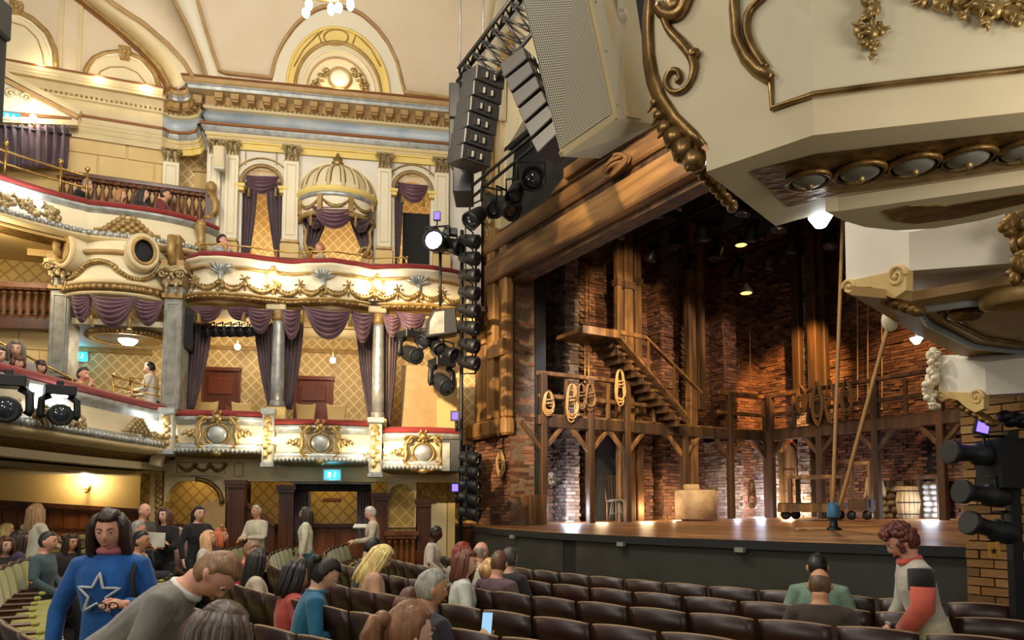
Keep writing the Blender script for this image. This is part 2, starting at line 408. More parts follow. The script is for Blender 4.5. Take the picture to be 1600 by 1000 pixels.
# === the box side of the auditorium
B = Frame((-1.217, 14.0), (.984, .177))
C = Frame((-6.9, 13.95), (.94, .342))
UPN = -1.0
def quad_px(mb, fr, u0, v0, u1, v1, n0, n1):
 a = fr.px((u0 + u1) / 2, v0, n1)[1]; b = fr.px((u0 + u1) / 2, v1, n1)[1]
 mb.span((fr.s(u0, n1, (v0 + v1) / 2), n0, a), (fr.s(u1, n1, (v0 + v1) / 2), n1, b)); return mb
def arc_pts(c, r, a0, a1, n, ry=None):
 return [(c[0] + r * math.cos(a0 + (a1 - a0) * i / n), c[1] + (ry or r) * math.sin(a0 + (a1 - a0) * i / n)) for i in range(n + 1)]
def arch_wall(mb, s0, s1, z0, z1, ops, n0, n1):
 """wall slab with round-headed openings (a, b, zbottom, zspring)"""
 cur = s0
 for a, b, zb, zs in sorted(ops):
  if a > cur: mb.span((cur, n0, z0), (a, n1, z1))
  if zb > z0: mb.span((a, n0, z0), (b, n1, zb))
  c = (a + b) / 2; r = (b - a) / 2
  mb.prism([(b, z1), (a, z1)] + [(c - r * math.cos(PI * i / 16), zs + r * math.sin(PI * i / 16)) for i in range(17)], n0, n1)
  cur = b
 if s1 > cur: mb.span((cur, n0, z0), (s1, n1, z1))
 return mb
def drape(mb, fr, top, bot, n, pleats=5, depth=.05, nu=30, nv=14, nb=None, ease=1.6):
 def fn(x, t):
  e = t ** ease
  uL = top[0] + (bot[0] - top[0]) * e; uR = top[1] + (bot[1] - top[1]) * e
  v = top[2] + (bot[2] - top[2]) * t
  nn = n + ((nb - n) * t if nb is not None else 0)
  p = fr.at(uL + (uR - uL) * x, v, nn)
  p.y += depth * math.sin(2 * PI * pleats * x + .8 * math.sin(3 * t + 4 * x)) + .4 * depth * math.sin(2 * PI * pleats * 2.3 * x + 1)
  return p
 return mb.grid(fn, nu, nv)
def swag(mb, fr, a, b, sag, n, folds=5, depth=.035, bulge=.14, nu=20, nv=26, gather=.35):
 """draped swag hung from pixel a to pixel b, sag pixels deep"""
 def fn(x, t):
  par = 4 * x * (1 - x)
  w = 1 - gather * t * abs(2 * x - 1) ** 2 * .4
  u = (a[0] + b[0]) / 2 + (b[0] - a[0]) * (x - .5) * w
  v = a[1] + (b[1] - a[1]) * x + sag * (par ** .9) * (.12 + .88 * t) + 3 * t
  p = fr.at(u, v, n)
  p.y += bulge * par * math.sin(PI * min(1, t * .8 + .15)) + depth * math.sin(2 * PI * folds * t) * (.3 + .7 * par)
  return p
 return mb.grid(fn, nu, nv)
def tassel(mb, p, L, r):
 mb.lathe([(0.0, 0), (r * .5, -.02), (r * .45, -L * .25), (r * .8, -L * .32), (r * .55, -L * .42), (r, -L), (0, -L)], 8, p)
def leafy(mb, c, r, n=7, flat=.5, seed=0, axes=((1, 0, 0), (0, 0, 1), (0, 1, 0))):
 """cluster of carved leaves and buds"""
 rd = random.Random(seed); X, Z, N = [Vector(a) for a in axes]
 mb.ball(c, (r * .4, r * .4 * flat + .004, r * .4), 8, 6)
 for i in range(n):
  a = 2 * PI * i / n + rd.uniform(-.3, .3); q = r * rd.uniform(.55, .85)
  p = Vector(c) + X * math.cos(a) * q + Z * math.sin(a) * q + N * r * .15
  R = Matrix.Rotation(-a, 3, 'Y')
  mb.ball(p, (r * .36, r * .22 * flat + .003, r * .2), 6, 5, R)
def garland(mb, a, b, sag, r, k=14, seed=0, mid=1.5):
 rd = random.Random(seed); a, b = Vector(a), Vector(b)
 for i in range(k + 1):
  t = i / k; p = a.lerp(b, t); p.z -= sag * 4 * t * (1 - t)
  rr = r * (.7 + mid * .35 * math.sin(PI * t)) * rd.uniform(.8, 1.2)
  mb.ball(p + Vector((0, r * .5, 0)), (rr * 1.15, rr * .7, rr), 6, 5)
  if i % 2:
   mb.ball(p + Vector((rd.uniform(-r, r) * .4, r * .9, rr * .8)), rr * .5, 5, 4); mb.ball(p + Vector((rd.uniform(-r, r) * .4, r * .9, -rr * .8)), rr * .5, 5, 4)
def volute(mb, c, r, turns=1.6, w=.03, mirror=1, k=26, flat=1.0, axis='sz'):
 pts = []; rs = []
 for i in range(k):
  t = i / (k - 1); a = turns * 2 * PI * t; q = r * (1 - .82 * t)
  pts.append(Vector((c[0] + mirror * q * math.cos(a), c[1], c[2] + q * math.sin(a))) if axis == 'sz' else Vector((c[0], c[1] + mirror * q * math.cos(a), c[2] + q * math.sin(a))))
  rs.append(w * (1 - .45 * t))
 mb.tube(pts, rs, 6); mb.ball(pts[-1], w * 1.1, 8, 6)
def moulding(fr, pxs, n, r, seg=6, closed=False, flat=1.0):
 m = MB(fr.M); m.tube([fr.at(u, v, n) for u, v in pxs], r, seg, closed=closed); return m
# -- upper wall with two arched windows and the canopied box
zt2 = B.z(520, 418)
zent = B.z(520, 238, UPN)
ops = []
for (ua, ub, vs) in ((378, 441, 292), (616, 673, 300)):
 a, b = B.s(ua, UPN, 320), B.s(ub, UPN, 320); ops.append((a, b, zt2 - .5, B.z((ua + ub) / 2, vs, UPN)))
ca, cb = B.s(478, UPN, 340), B.s(578, UPN, 340); ops.append((ca, cb, zt2 - .5, B.z(528, 330, UPN)))
sL, sR = B.s(322, UPN, 300), B.s(752, UPN, 300)
m = MB(B.M); arch_wall(m, sL, sR, zt2 - .6, zent + .4, ops, UPN - .35, UPN)
wall_box = struct('wall_boxes', m, M['white'])
for i, (a, b, zb, zs) in enumerate(ops[:2]):
 c, r = (a + b) / 2, (b - a) / 2
 w = sroot('window_%d' % (i + 1))
 m = MB(B.M); m.tube([(a - .1, UPN + .03, zb)] + [(c + (r + .1) * math.cos(PI - PI * k / 20), UPN + .03, zs + (r + .1) * math.sin(PI * k / 20)) for k in range(21)] + [(b + .1, UPN + .03, zb)], .035, 6); m.build('architrave', M['ivory'], w)
 m = MB(B.M); m.tube([(c + (r + .02) * math.cos(PI - PI * k / 20), UPN + .05, zs + (r + .02) * math.sin(PI * k / 20)) for k in range(21)], .028, 6); m.build('gilt_arch_moulding', M['giltm'], w)
 m = MB(B.M); m.tube([(c + (r + .2) * math.cos(PI - PI * k / 20), UPN + .02, zs + (r + .2) * math.sin(PI * k / 20)) for k in range(21)], .018, 5); m.build('outer_moulding', M['gilt'], w)
 for sx in (a - .03, b + .03):
  m = MB(B.M); m.box((sx, UPN + .05, zs - .04), (.2, .2, .06)); m.box((sx, UPN + .04, zs - .1), (.15, .16, .08)); m.build('impost', M['yellow'], w)
for ua, ub in ((383, 433), (614, 672)):
 m = MB(B.M); s0, s1 = B.s(ua, UPN, 255), B.s(ub, UPN, 255); z0 = B.z((ua + ub) / 2, 268 if ua < 500 else 276, UPN)
 for (x0, x1, y0, y1) in ((s0, s1, z0, z0 + .02), (s0, s0 + .02, z0, zent), (s1 - .02, s1, z0, zent)): m.span((x0, UPN - .01, y0), (x1, UPN + .03, y1))
 o = m.build('panel_moulding', M['giltm'], wall_box)
m = MB(B.M); m.span((sL, UPN - 2.4, zt2 - .6), (sR, UPN - 2.3, zent + .3)); struct('wall_upper_box_back', m, M['lattice'])
m = MB(B.M); m.span((sL, UPN - 2.3, zt2 - .7), (sR, .0, zt2 - .6)); struct('floor_upper_boxes', m, M['carpet'])
m = MB(B.M); m.span((sL, UPN - 2.3, zent + .1), (sR, UPN - .35, zent + .2)); struct('ceiling_upper_boxes', m, M['ochre'])
for k, ux in enumerate((322, 455, 600, 750)):
 m = MB(B.M); sx = B.s(ux, UPN); m.span((sx - .05, UPN - 2.3, zt2 - .6), (sx + .05, UPN - .35, zent + .1)); struct('wall_upper_box_partition_%d' % (k + 1), m, M['ochre'])
# -- pilasters on the upper wall
def capital(root, sc, n, z0, w, h, fr, matn='capital', seed=1):
 m = MB(fr.M)
 m.box((sc, n + .07, z0 + h * .94), (w * 1.3, .24, h * .12))
 m.box((sc, n + .05, z0 + h * .04), (w * 1.04, .18, h * .08))
 m.box((sc, n + .04, z0 + h * .5), (w * .92, .15, h * .9))
 for sx in (-1, 1):
  volute(m, (sc + sx * w * .48, n + .15, z0 + h * .72), h * .19, 1.3, h * .06, sx, 16)
 for row, (zz, hh, k) in enumerate(((.08, .4, 4), (.34, .36, 3))):
  for i in range(k):
   x = sc + (i - (k - 1) / 2) * w / k * 1.05
   m.tube([(x, n + .12, z0 + h * zz), (x, n + .15, z0 + h * (zz + hh * .6)), (x, n + .2, z0 + h * (zz + hh)), (x, n + .23, z0 + h * (zz + hh * .86))], [w / k * .5, w / k * .5, w / k * .36, w / k * .12], 6, flat=.4)
 m.ball((sc, n + .18, z0 + h * .82), (w * .14, .05, h * .1))
 return m.build('capital', M[matn], root)
def pilaster(fr, u0, u1, vt, vcap, vb, n, label, thick=.14, shaft='ivory'):
 uc = (u0 + u1) / 2; s0, s1 = fr.s(u0, n, 320), fr.s(u1, n, 320); sc, w = (s0 + s1) / 2, s1 - s0
 zt, zc, zb = fr.z(uc, vt, n), fr.z(uc, vcap, n), fr.z(uc, vb, n)
 t = thing('pilaster', label, 'pilaster', fr.w(sc, n, zb), 'pilasters of the upper box wall')
 m = MB(fr.M); m.span((s0, n, zb + .3), (s1, n + thick, zc)); m.build('shaft', M[shaft], t)
 m = MB(fr.M)
 for x0, x1, y0, y1 in ((s0 + .05, s1 - .05, zc - .08, zc - .06), (s0 + .05, s1 - .05, zb + .4, zb + .42), (s0 + .05, s0 + .065, zb + .4, zc - .06), (s1 - .065, s1 - .05, zb + .4, zc - .06)):
  m.span((x0, n + thick - .005, y0), (x1, n + thick + .008, y1))
 m.build('sunk_panel_edge', M['pale'], t)
 capital(t, sc, n + thick - .14, zc, w, zt - zc, fr)
 m = MB(fr.M); m.box((sc, n + thick / 2 + .02, zb + .2), (w * 1.1, thick + .08, .05)); m.box((sc, n + thick / 2 + .03, zb + .26), (w * 1.18, thick + .1, .05)); m.build('base_moulding', M['giltm'], t)
 m = MB(fr.M); m.box((sc, n + thick / 2 + .04, zb + .05), (w * 1.25, thick + .12, .28)); m.build('plinth', M['ochre'], t)
 return t
pilaster(B, 326, 345, 222, 246, 400, UPN, 'cream fluted pilaster at the outer corner of the upper box wall')
pilaster(B, 353, 373, 224, 248, 400, UPN, 'cream pilaster beside the corner pilaster, left of the first curtained window')
pilaster(B, 444, 467, 232, 257, 402, UPN, 'cream pilaster between the first curtained window and the domed canopy')
pilaster(B, 590, 611, 244, 268, 412, UPN, 'cream pilaster between the domed canopy and the blacked-out window')
pilaster(B, 678, 700, 251, 275, 418, UPN, 'cream pilaster between the blacked-out window and the stage lights')
# -- domed canopy over the middle upper box
cs = B.s(527.5, UPN, 300); cw = (B.s(587, UPN, 300) - B.s(468, UPN, 300)) / 2
zd0 = B.z(527, 302, UPN + .4); zd1 = B.z(527, 252, UPN + .4); zr = B.z(527, 338, UPN + .5)
t = thing('domed_canopy', 'cream half-dome canopy with gilt ribs and garlands over the middle upper box', 'canopy', B.w(cs, UPN, zr))
Mc = B.M
def half(prof, mb, sy=.85):
 return mb.lathe([(r, z) for r, z in prof], 24, (cs, UPN, 0), 0, PI, sy=sy)
m = MB(Mc); half([(cw * .97 * math.cos(i / 12 * PI / 2), zd0 + .04 + (zd1 - zd0) * math.sin(i / 12 * PI / 2)) for i in range(13)], m); m.build('dome', M['cream'], t)
for k in range(8):
 m = MB(Mc); a = PI * (k + .5) / 8
 m.tube([(cs + cw * .985 * math.cos(i / 10 * PI / 2) * math.cos(a), UPN + .85 * cw * .985 * math.cos(i / 10 * PI / 2) * math.sin(a), zd0 + .045 + (zd1 - zd0) * math.sin(i / 10 * PI / 2)) for i in range(11)], [.045 * (1 - .6 * i / 10) for i in range(11)], 6); m.build('rib', M['pale'], t)
 for da in (-.13, .13):
  m = MB(Mc)
  m.tube([(cs + cw * .98 * math.cos(i / 10 * PI / 2) * math.cos(PI * (k) / 8 + da + PI / 8 * 0 + .0001), UPN + .85 * cw * .98 * math.cos(i / 10 * PI / 2) * math.sin(PI * k / 8 + da), zd0 + .045 + (zd1 - zd0) * math.sin(i / 10 * PI / 2)) for i in range(1, 10)], .009, 4); m.build('panel_line', M['giltd'], t)
m = MB(Mc); half([(cw * 1.02, zd0 + .06), (cw * 1.07, zd0 + .03), (cw * 1.07, zd0 - .02), (cw * 1.0, zd0 - .06)], m); m.build('dome_rim', M['yellow'], t)
m = MB(Mc); half([(cw * 1.0, zd0 - .05), (cw * 1.04, zd0 - .08), (cw * 1.03, zd0 - .13), (cw * .98, zd0 - .15)], m); m.build('silver_band', M['silver'], t)
m = MB(Mc); half([(cw * .98, zd0 - .14), (cw * .985, zr + .06)], m); m.build('drum', M['ivory'], t)
m = MB(Mc); half([(cw * 1.0, zr + .08), (cw * 1.03, zr + .05), (cw * 1.02, zr), (cw * .96, zr - .02), (cw * .9, zr + .01)], m); m.build('drum_moulding', M['giltm'], t)
for k in range(3):
 a0, a1 = PI * (.14 + k * .25), PI * (.36 + k * .25)
 m = MB(Mc)
 for i in range(15):
  x = i / 14; a = a0 + (a1 - a0) * x; zz = (zd0 - .2) - .16 * 4 * x * (1 - x)
  rr = .022 + .02 * math.sin(PI * x)
  m.ball((cs + cw * math.cos(a), UPN + .85 * cw * math.sin(a) + .0, zz), rr, 6, 5)
 m.build('garland', M['gilt'], t)
for k in range(4):
 a = PI * (.125 + k * .25); m = MB(Mc)
 m.box((cs + cw * 1.0 * math.cos(a), UPN + .85 * cw * math.sin(a), (zd0 - .14 + zr + .07) / 2), (.09, .09, zd0 - .2 - zr), Matrix.Rotation(a, 4, 'Z')); m.build('drum_pier', M['giltm'], t)
m = MB(Mc); m.lathe([(0.02, 0), (.11, .02), (.13, .08), (.08, .13), (.1, .17), (.05, .22), (.02, .3), (0, .32)], 10, (cs, UPN + .12, zd1)); m.build('finial', M['gilt'], t)
m = MB(Mc); m.prism(arc_pts((cs, zd0), cw * 1.12, 0, PI, 24, (zd1 - zd0) * 1.24) + list(reversed(arc_pts((cs, zd0), cw * 1.04, 0, PI, 24, (zd1 - zd0) * 1.14))), UPN, UPN + .06); m.build('arch_band', M['ivory'], t)
# -- curtains of the upper windows and of the canopy
def curtain(name, label, parts, fr, group=None, base=(0, 0, 0)):
 t = thing(name, label, 'curtain', base, group)
 for nm, mb, mt in parts: mb.build(nm, M[mt], t, thick=.012)
 return t
def P2(fn, *a, **k):
 m = MB(B.M); fn(m, B, *a, **k); return m
t = curtain('curtain', 'purple swagged curtain tied open in the first upper window', [
 ('side_drape', P2(drape, (378, 402, 285), (378, 386, 420), UPN - .12, 4, .035), 'purple'),
 ('side_drape', P2(drape, (416, 441, 285), (434, 441, 420), UPN - .12, 4, .035), 'purple'),
 ('swag', P2(swag, (380, 274), (438, 276), 26, UPN - .1, 5), 'purplel')], B, 'window curtains')
for uu in (389, 431):
 m = MB(B.M); tassel(m, B.at(uu, 292, UPN - .02), .2, .035); m.build('tassel', M['giltm'], t)
t = curtain('curtain', 'purple swagged curtain above the black board in the second upper window', [
 ('side_drape', P2(drape, (617, 630, 290), (617, 622, 425), UPN - .12, 3, .03), 'purple'),
 ('swag', P2(swag, (619, 284), (672, 290), 28, UPN - .1, 5), 'purplel')], B, 'window curtains')
for uu in (629, 662):
 m = MB(B.M); tassel(m, B.at(uu, 302 if uu < 640 else 307, UPN - .02), .2, .035); m.build('tassel', M['giltm'], t)
t = curtain('curtain', 'purple theatre drapes with a deep swag hanging under the domed canopy', [
 ('side_drape', P2(drape, (473, 516, 322), (476, 490, 396), UPN + .1, 5, .05, ease=1.2), 'purple'),
 ('side_drape', P2(drape, (540, 584, 322), (568, 582, 400), UPN + .1, 5, .05, ease=1.2), 'purple'),
 ('swag', P2(swag, (474, 326), (512, 332), 26, UPN + .3, 4, .04), 'purple'),
 ('swag', P2(swag, (545, 332), (584, 330), 30, UPN + .3, 4, .04), 'purple'),
 ('swag', P2(swag, (484, 322), (560, 324), 32, UPN + .5, 6, .045, .18), 'purplel')], B, 'window curtains')
for uu in (486, 556):
 m = MB(B.M); tassel(m, B.at(uu, 335, UPN + .55), .22, .04); m.build('tassel', M['giltm'], t)
m = MB(B.M); quad_px(m, B, 629, 333, 671, 420, UPN - .5, UPN - .42)
tag(m.build('black_board', M['blackm'], bevel=.01), 'tall matt black board standing in the second upper window', 'board')
for uu, lb in ((482, 'gilt scroll bracket at the foot of the canopy drapes nearest the first window'), (573, 'gilt scroll bracket at the foot of the canopy drapes nearest the black board')):
 m = MB(B.M); sg = 1 if uu < 500 else -1
 p = B.at(uu, 400, UPN + .25); volute(m, (p.x, p.y, p.z + .05), .14, 1.4, .035, sg)
 m.tube([(p.x + sg * .05, p.y, p.z - .1), (p.x - sg * .08, p.y, p.z + .25), (p.x - sg * .05, p.y, p.z + .5), (p.x - sg * .12, p.y, p.z + .62)], [.06, .045, .035, .02], 6)
 m.span((p.x - .12, p.y - .06, zt2 - .6), (p.x + .12, p.y + .06, p.z - .08))
 tag(m.build('scroll_bracket', M['giltm']), lb, 'bracket')
# -- entablature: architrave, blue frieze, dentils, cornice
zc = lambda v: B.z(520, v, UPN + .25)
pa = B.w(B.s(752, UPN), UPN, 0); pb = B.w(B.s(322, UPN), UPN, 0)
pbk = B.w(B.s(322, UPN), UPN - .9, 0)
ent_path = [(pbk.x, pbk.y), (pb.x, pb.y), (pa.x, pa.y)]
cur_path = [(-7.05, 14.16), (-6.95, 14.32), (-6.72, 14.42), (-6.45, 14.42), (-6.2, 14.32), (-6.05, 14.12), (-6.0, 14.0)]
left_path = [(-11.5, 12.45), (-8.97, 13.42), (-6.95, 14.16)]
ent = sroot('trim_1')
ENT = []
def band(name, prof, mt, path=None, smooth=False):
 ENT.append((name, prof, mt, smooth))
def flush_band(path, root, k=1.0, dz=0.0, only=None, pale=False):
 for name, prof, mt, smooth in ENT:
  if only and name not in only: continue
  m = MB(); m.sweep([(o * k, z_ + dz) for o, z_ in prof], path, smooth=smooth); m.build(name, M['pale' if pale and mt in ('tan', 'yellow', 'bluegrey', 'silver') else mt], root)
z = zc
band('architrave', [(.02, z(238)), (.06, z(238)), (.06, z(229)), (.09, z(229)), (.09, z(222)), (.12, z(222)), (.12, z(215))], 'yellow')
band('architrave_fascia', [(.09, z(226)), (.1, z(226)), (.1, z(221)), (.13, z(221)), (.13, z(215))], 'pale')
band('architrave_moulding', [(.12, z(217)), (.15, z(216)), (.18, z(212)), (.2, z(209)), (.18, z(208)), (.08, z(207))], 'silver')
band('architrave_line', [(.2, z(209.5)), (.22, z(208.5)), (.22, z(205)), (.12, z(204.5))], 'rust')
band('frieze', [(.08, z(205)), (.14, z(200)), (.165, z(194)), (.14, z(187)), (.08, z(183))], 'bluegrey', smooth=True)
band('bed_moulding', [(.08, z(184)), (.16, z(182.5)), (.18, z(180)), (.14, z(176))], 'pale')
band('modillion_ground', [(.14, z(178)), (.14, z(162))], 'tan')
band('corona_soffit', [(.14, z(163.5)), (.4, z(163.5))], 'pale')
band('corona', [(.4, z(164)), (.41, z(159.5)), (.43, z(159.5)), (.43, z(156))], 'silver')
band('cyma', [(.43, z(157)), (.46, z(155)), (.49, z(151)), (.5, z(150)), (.5, z(148.5)), (.0, z(148))], 'tan')
band('cyma_edge', [(.49, z(151)), (.515, z(149.5)), (.5, z(147.5)), (.0, z(147))], 'rust')
flush_band(ent_path, ent)
ent2 = sroot('trim_2'); flush_band(cur_path, ent2, .8, -.05)
ent3 = sroot('trim_3'); flush_band(left_path, ent3, .42, -.05, pale=True)
mm = MB(); mm.box((0, .1, 0), (.15, .2, .11)); mm.box((0, .085, -.07), (.12, .15, .04)); mod_me = mesh_of('modillion', mm, M['tan'])
def along(path, step):
 out = []; rest = step / 2
 for i in range(len(path) - 1):
  a, b = Vector(path[i][:2]), Vector(path[i + 1][:2]); L = (b - a).length; d = (b - a) / L
  x = rest
  while x < L: out.append((a + d * x, d)); x += step
  rest = x - L
 return out
for path, root, k, dz in ((ent_path, ent, 1, 0), (cur_path, ent2, .8, -.05)):
 for p, d in along(path, .3):
  nn = Vector((d.y, -d.x)); q = p + nn * .14 * k
  piece('modillion', mod_me, root, (q.x, q.y, z(168.5) + dz), math.atan2(-nn.x, nn.y), (1, k, 1))
for path, root, k, dz in ((ent_path, ent, 1, 0), (cur_path, ent2, .8, -.05), (left_path, ent3, .42, -.05)):
 mb_ = MB()
 for p, d in along(path, .085):
  nn = Vector((d.y, -d.x)); q = p + nn * .18 * k
  if q.x > -9.2: mb_.ball((q.x, q.y, z(178) + dz), .028, 6, 4)
 o = mb_.build('bead_row', M['gilt'], root); o['kind'] = 'stuff'
# -- undulating front of the upper boxes
def wave_n(u):
 c = [(290, -.35), (300, -.08), (318, .1), (345, .16), (380, .12), (420, .0), (455, -.08), (490, .06), (520, .13), (550, .04), (585, -.12), (612, -.02), (640, .06), (670, .06), (700, -.06), (724, -.2), (748, -.3)]
 for i in range(len(c) - 1):
  if c[i][0] <= u <= c[i + 1][0]:
   t = (u - c[i][0]) / (c[i + 1][0] - c[i][0]); t = t * t * (3 - 2 * t); return c[i][1] + (c[i + 1][1] - c[i][1]) * t
 return c[0][1] if u < c[0][0] else c[-1][1]
t2u = [290, 293, 297] + list(range(300, 748, 8))
t2path = []
for u in t2u:
 n = wave_n(u); p = B.w(B.s(u, n, 420), n, 0); t2path.append((p.x, p.y))
zT = B.z(520, 407, .13); zB = B.z(520, 482, .1); hh = zT - zB
ub = thing('upper_box_front', 'undulating cream upper box front with gilt garlands and red velvet rail', 'balcony', (t2path[30][0], t2path[30][1], zB))
def ubband(name, prof, mt, smooth=True):
 m = MB(); m.sweep([(o, zT + f * hh) for o, f in prof], t2path, smooth=smooth); return m.build(name, M[mt], ub)
ubband('rail_cushion', [(-.2, -.02), (-.2, .03), (-.1, .06), (.02, .05), (.07, .0), (.06, -.06), (0, -.075)], 'redrail')
ubband('rail_moulding', [(0, -.07), (.075, -.075), (.08, -.12), (.03, -.14), (.02, -.2), (-.04, -.24)], 'ivory')
ubband('rail_band', [(-.02, -.235), (.02, -.245), (.02, -.275), (-.05, -.29)], 'giltm')
ubband('panel', [(-.05, -.27), (-.07, -.4), (-.04, -.58), (.03, -.76), (.04, -.8)], 'ivory')
ubband('gilt_moulding', [(.03, -.78), (.09, -.8), (.11, -.83), (.07, -.86)], 'giltm')
ubband('leaf_moulding', [(.06, -.855), (.1, -.87), (.11, -.91), (.08, -.95), (.02, -.97)], 'giltd')
ubband('soffit_edge', [(.03, -.965), (-.1, -1.0), (-.3, -1.0)], 'ochre')
m = MB(B.M); m.span((B.s(296), -1.4, zB - .06), (B.s(745), -.12, zB - .005)); m.build('soffit', M['ochre'], ub)
ubband('back_face', [(-.2, -.02), (-.22, -.6)], 'ochre')
mb_ = MB()
for p, d in along(t2path[3:], .11):
 nn = Vector((d.y, -d.x)); q = p + nn * .105
 mb_.ball((q.x, q.y, zT - .905 * hh), (.045, .045, .03), 6, 4)
o = mb_.build('egg_row', M['gilt'], ub); o['kind'] = 'stuff'
def on_front(u, f):
 n = wave_n(u); return Vector((B.s(u, n, 420), n + (-.05 if f < .5 else 0), zT - f * hh))
knots = [304, 345, 384, 432, 470, 506, 545, 586, 622, 655, 690, 722]
for i in range(len(knots) - 1):
 u0, u1 = knots[i], knots[i + 1]
 m = MB(B.M); rd = random.Random(i); k = 16
 for j in range(k + 1):
  x = j / k; u = u0 + (u1 - u0) * x
  f = .56 + (.16 * 4 * x * (1 - x)); p = on_front(u, f); p.y += .045
  r = .028 + .022 * math.sin(PI * x)
  m.ball(p, (r * 1.15, r * .8, r * rd.uniform(.9, 1.25)), 6, 5)
  if j % 2: m.ball(p + Vector((0, .02, r)), r * .5, 5, 4)
 m.build('garland', M['gilt'], ub)
for i, u in enumerate(knots):
 if i in (1, 5, 9):
  continue
 m = MB(B.M); p = on_front(u, .5); p.y += .04; leafy(m, (p.x, p.y, p.z), .1, 6, .5, i); m.tube([p, p + Vector((0, .01, -.22))], [.045, .012], 6); m.build('garland_knot', M['gilt'], ub)
def palmette(root, fr, p, w, h, mt, k=7):
 m = MB(fr.M)
 for i in range(k):
  a = PI * (.08 + .84 * i / (k - 1)); L = (w / 2 * abs(math.cos(a)) + h * .75 * math.sin(a))
  e = Vector((p.x + w / 2 * math.cos(a), p.y + .05, p.z + h * .7 * math.sin(a) + h * .12 * abs(math.cos(a))))
  mid = Vector(p).lerp(e, .6) + Vector((0, .04, 0))
  m.tube([p, mid, e], [.015, .045 * w / .5, .008], 6, flat=.5)
 m.tube([(p.x, p.y + .02, p.z + .03), (p.x, p.y + .05, p.z - h * .35), (p.x, p.y + .02, p.z - h * .7)], [.05, .045, .008], 6)
 return m.build('palmette', M[mt], root)
for u in (345, 506, 655):
 palmette(ub, B, on_front(u, .4), .52, .34, 'silver')
 m = MB(B.M); p = on_front(u, .62); p.y += .05
 for j in range(5): m.ball((p.x + (.05 if j % 2 else -.03), p.y + .02, p.z - j * .06), (.055 - .006 * j, .04, .05), 6, 5)
 m.build('fruit_drop', M['gilt'], ub)
def twin_lamp(fr, p, label, w=.3, power=10, col=(1, .86, .62), bulbm='bulb', r=.055, group='twin lamps on the box fronts'):
 """p: centre on the wall in frame coords; two globe bulbs on a small gilt cartouche"""
 t = thing('wall_lamp', label, 'lamp', fr.w(*p), group)
 m = MB(fr.M); m.ball((p.x, p.y + .02, p.z), (.11, .03, .16), 12, 8); m.build('backplate', M['ivory'], t)
 m = MB(fr.M)
 m.tube([(p.x + .12 * math.cos(a * PI / 8), p.y + .035, p.z + .17 * math.sin(a * PI / 8)) for a in range(16)], .022, 6, closed=True)
 for i in range(10):
  a = PI * 2 * i / 10; m.ball((p.x + .145 * math.cos(a), p.y + .03, p.z + .2 * math.sin(a)), (.035, .025, .035), 6, 5)
 m.ball((p.x, p.y + .04, p.z + .24), (.05, .03, .04)); m.tube([(p.x, p.y + .03, p.z - .2), (p.x, p.y + .03, p.z - .34)], [.05, .012], 6)
 m.build('cartouche', M['giltm'], t)
 for sx in (-1, 1):
  q = Vector((p.x + sx * w / 2, p.y + .16, p.z - .02))
  m = MB(fr.M); m.tube([(p.x + sx * .05, p.y + .04, p.z - .08), (p.x + sx * w * .4, p.y + .12, p.z - .14), (q.x, q.y, q.z - .05)], .014, 6); m.build('arm', M['brass'], t)
  m = MB(fr.M); m.ball(q, (r, r, r * 1.2), 12, 8); m.build('bulb', M[bulbm], t)
 light('lamp_light', 'POINT', fr.w(p.x, p.y + .3, p.z + .02), power, col, .08)
 return t
for u, lb in ((427, 'twin-bulb gilt lamp on the upper box front under the first window'), (590, 'twin-bulb gilt lamp on the upper box front under the domed canopy')):
 p = on_front(u, .44); p.y += .03; twin_lamp(B, p, lb, .36, 7)
hr = thing('brass_handrail', 'slim brass handrail with rings above the undulating red rail', 'handrail', (t2path[20][0], t2path[20][1], zT))
hrp = []
for u in range(312, 640, 8):
 n = wave_n(u) - .08; hrp.append(Vector((B.s(u, n, 400), n, zT + .2)))
m = MB(B.M); m.tube(hrp, .014, 6); m.build('top_bar', M['brass'], hr)
for u in (312, 330, 392, 432, 470, 505, 575, 636):
 n = wave_n(u) - .08; s = B.s(u, n, 400)
 m = MB(B.M); m.tube([(s, n, zT + .03), (s, n, zT + .21)], .013, 6); m.ball((s, n, zT + .2), .024); m.build('post', M['brass'], hr)
for u in (345, 508, 628):
 n = wave_n(u) - .06; s = B.s(u, n, 400); m = MB(B.M)
 m.tube([(s + .08 * math.cos(2 * PI * a / 16), n, zT + .12 + .08 * math.sin(2 * PI * a / 16)) for a in range(16)], .012, 6, closed=True); m.build('ring', M['brass'], hr)
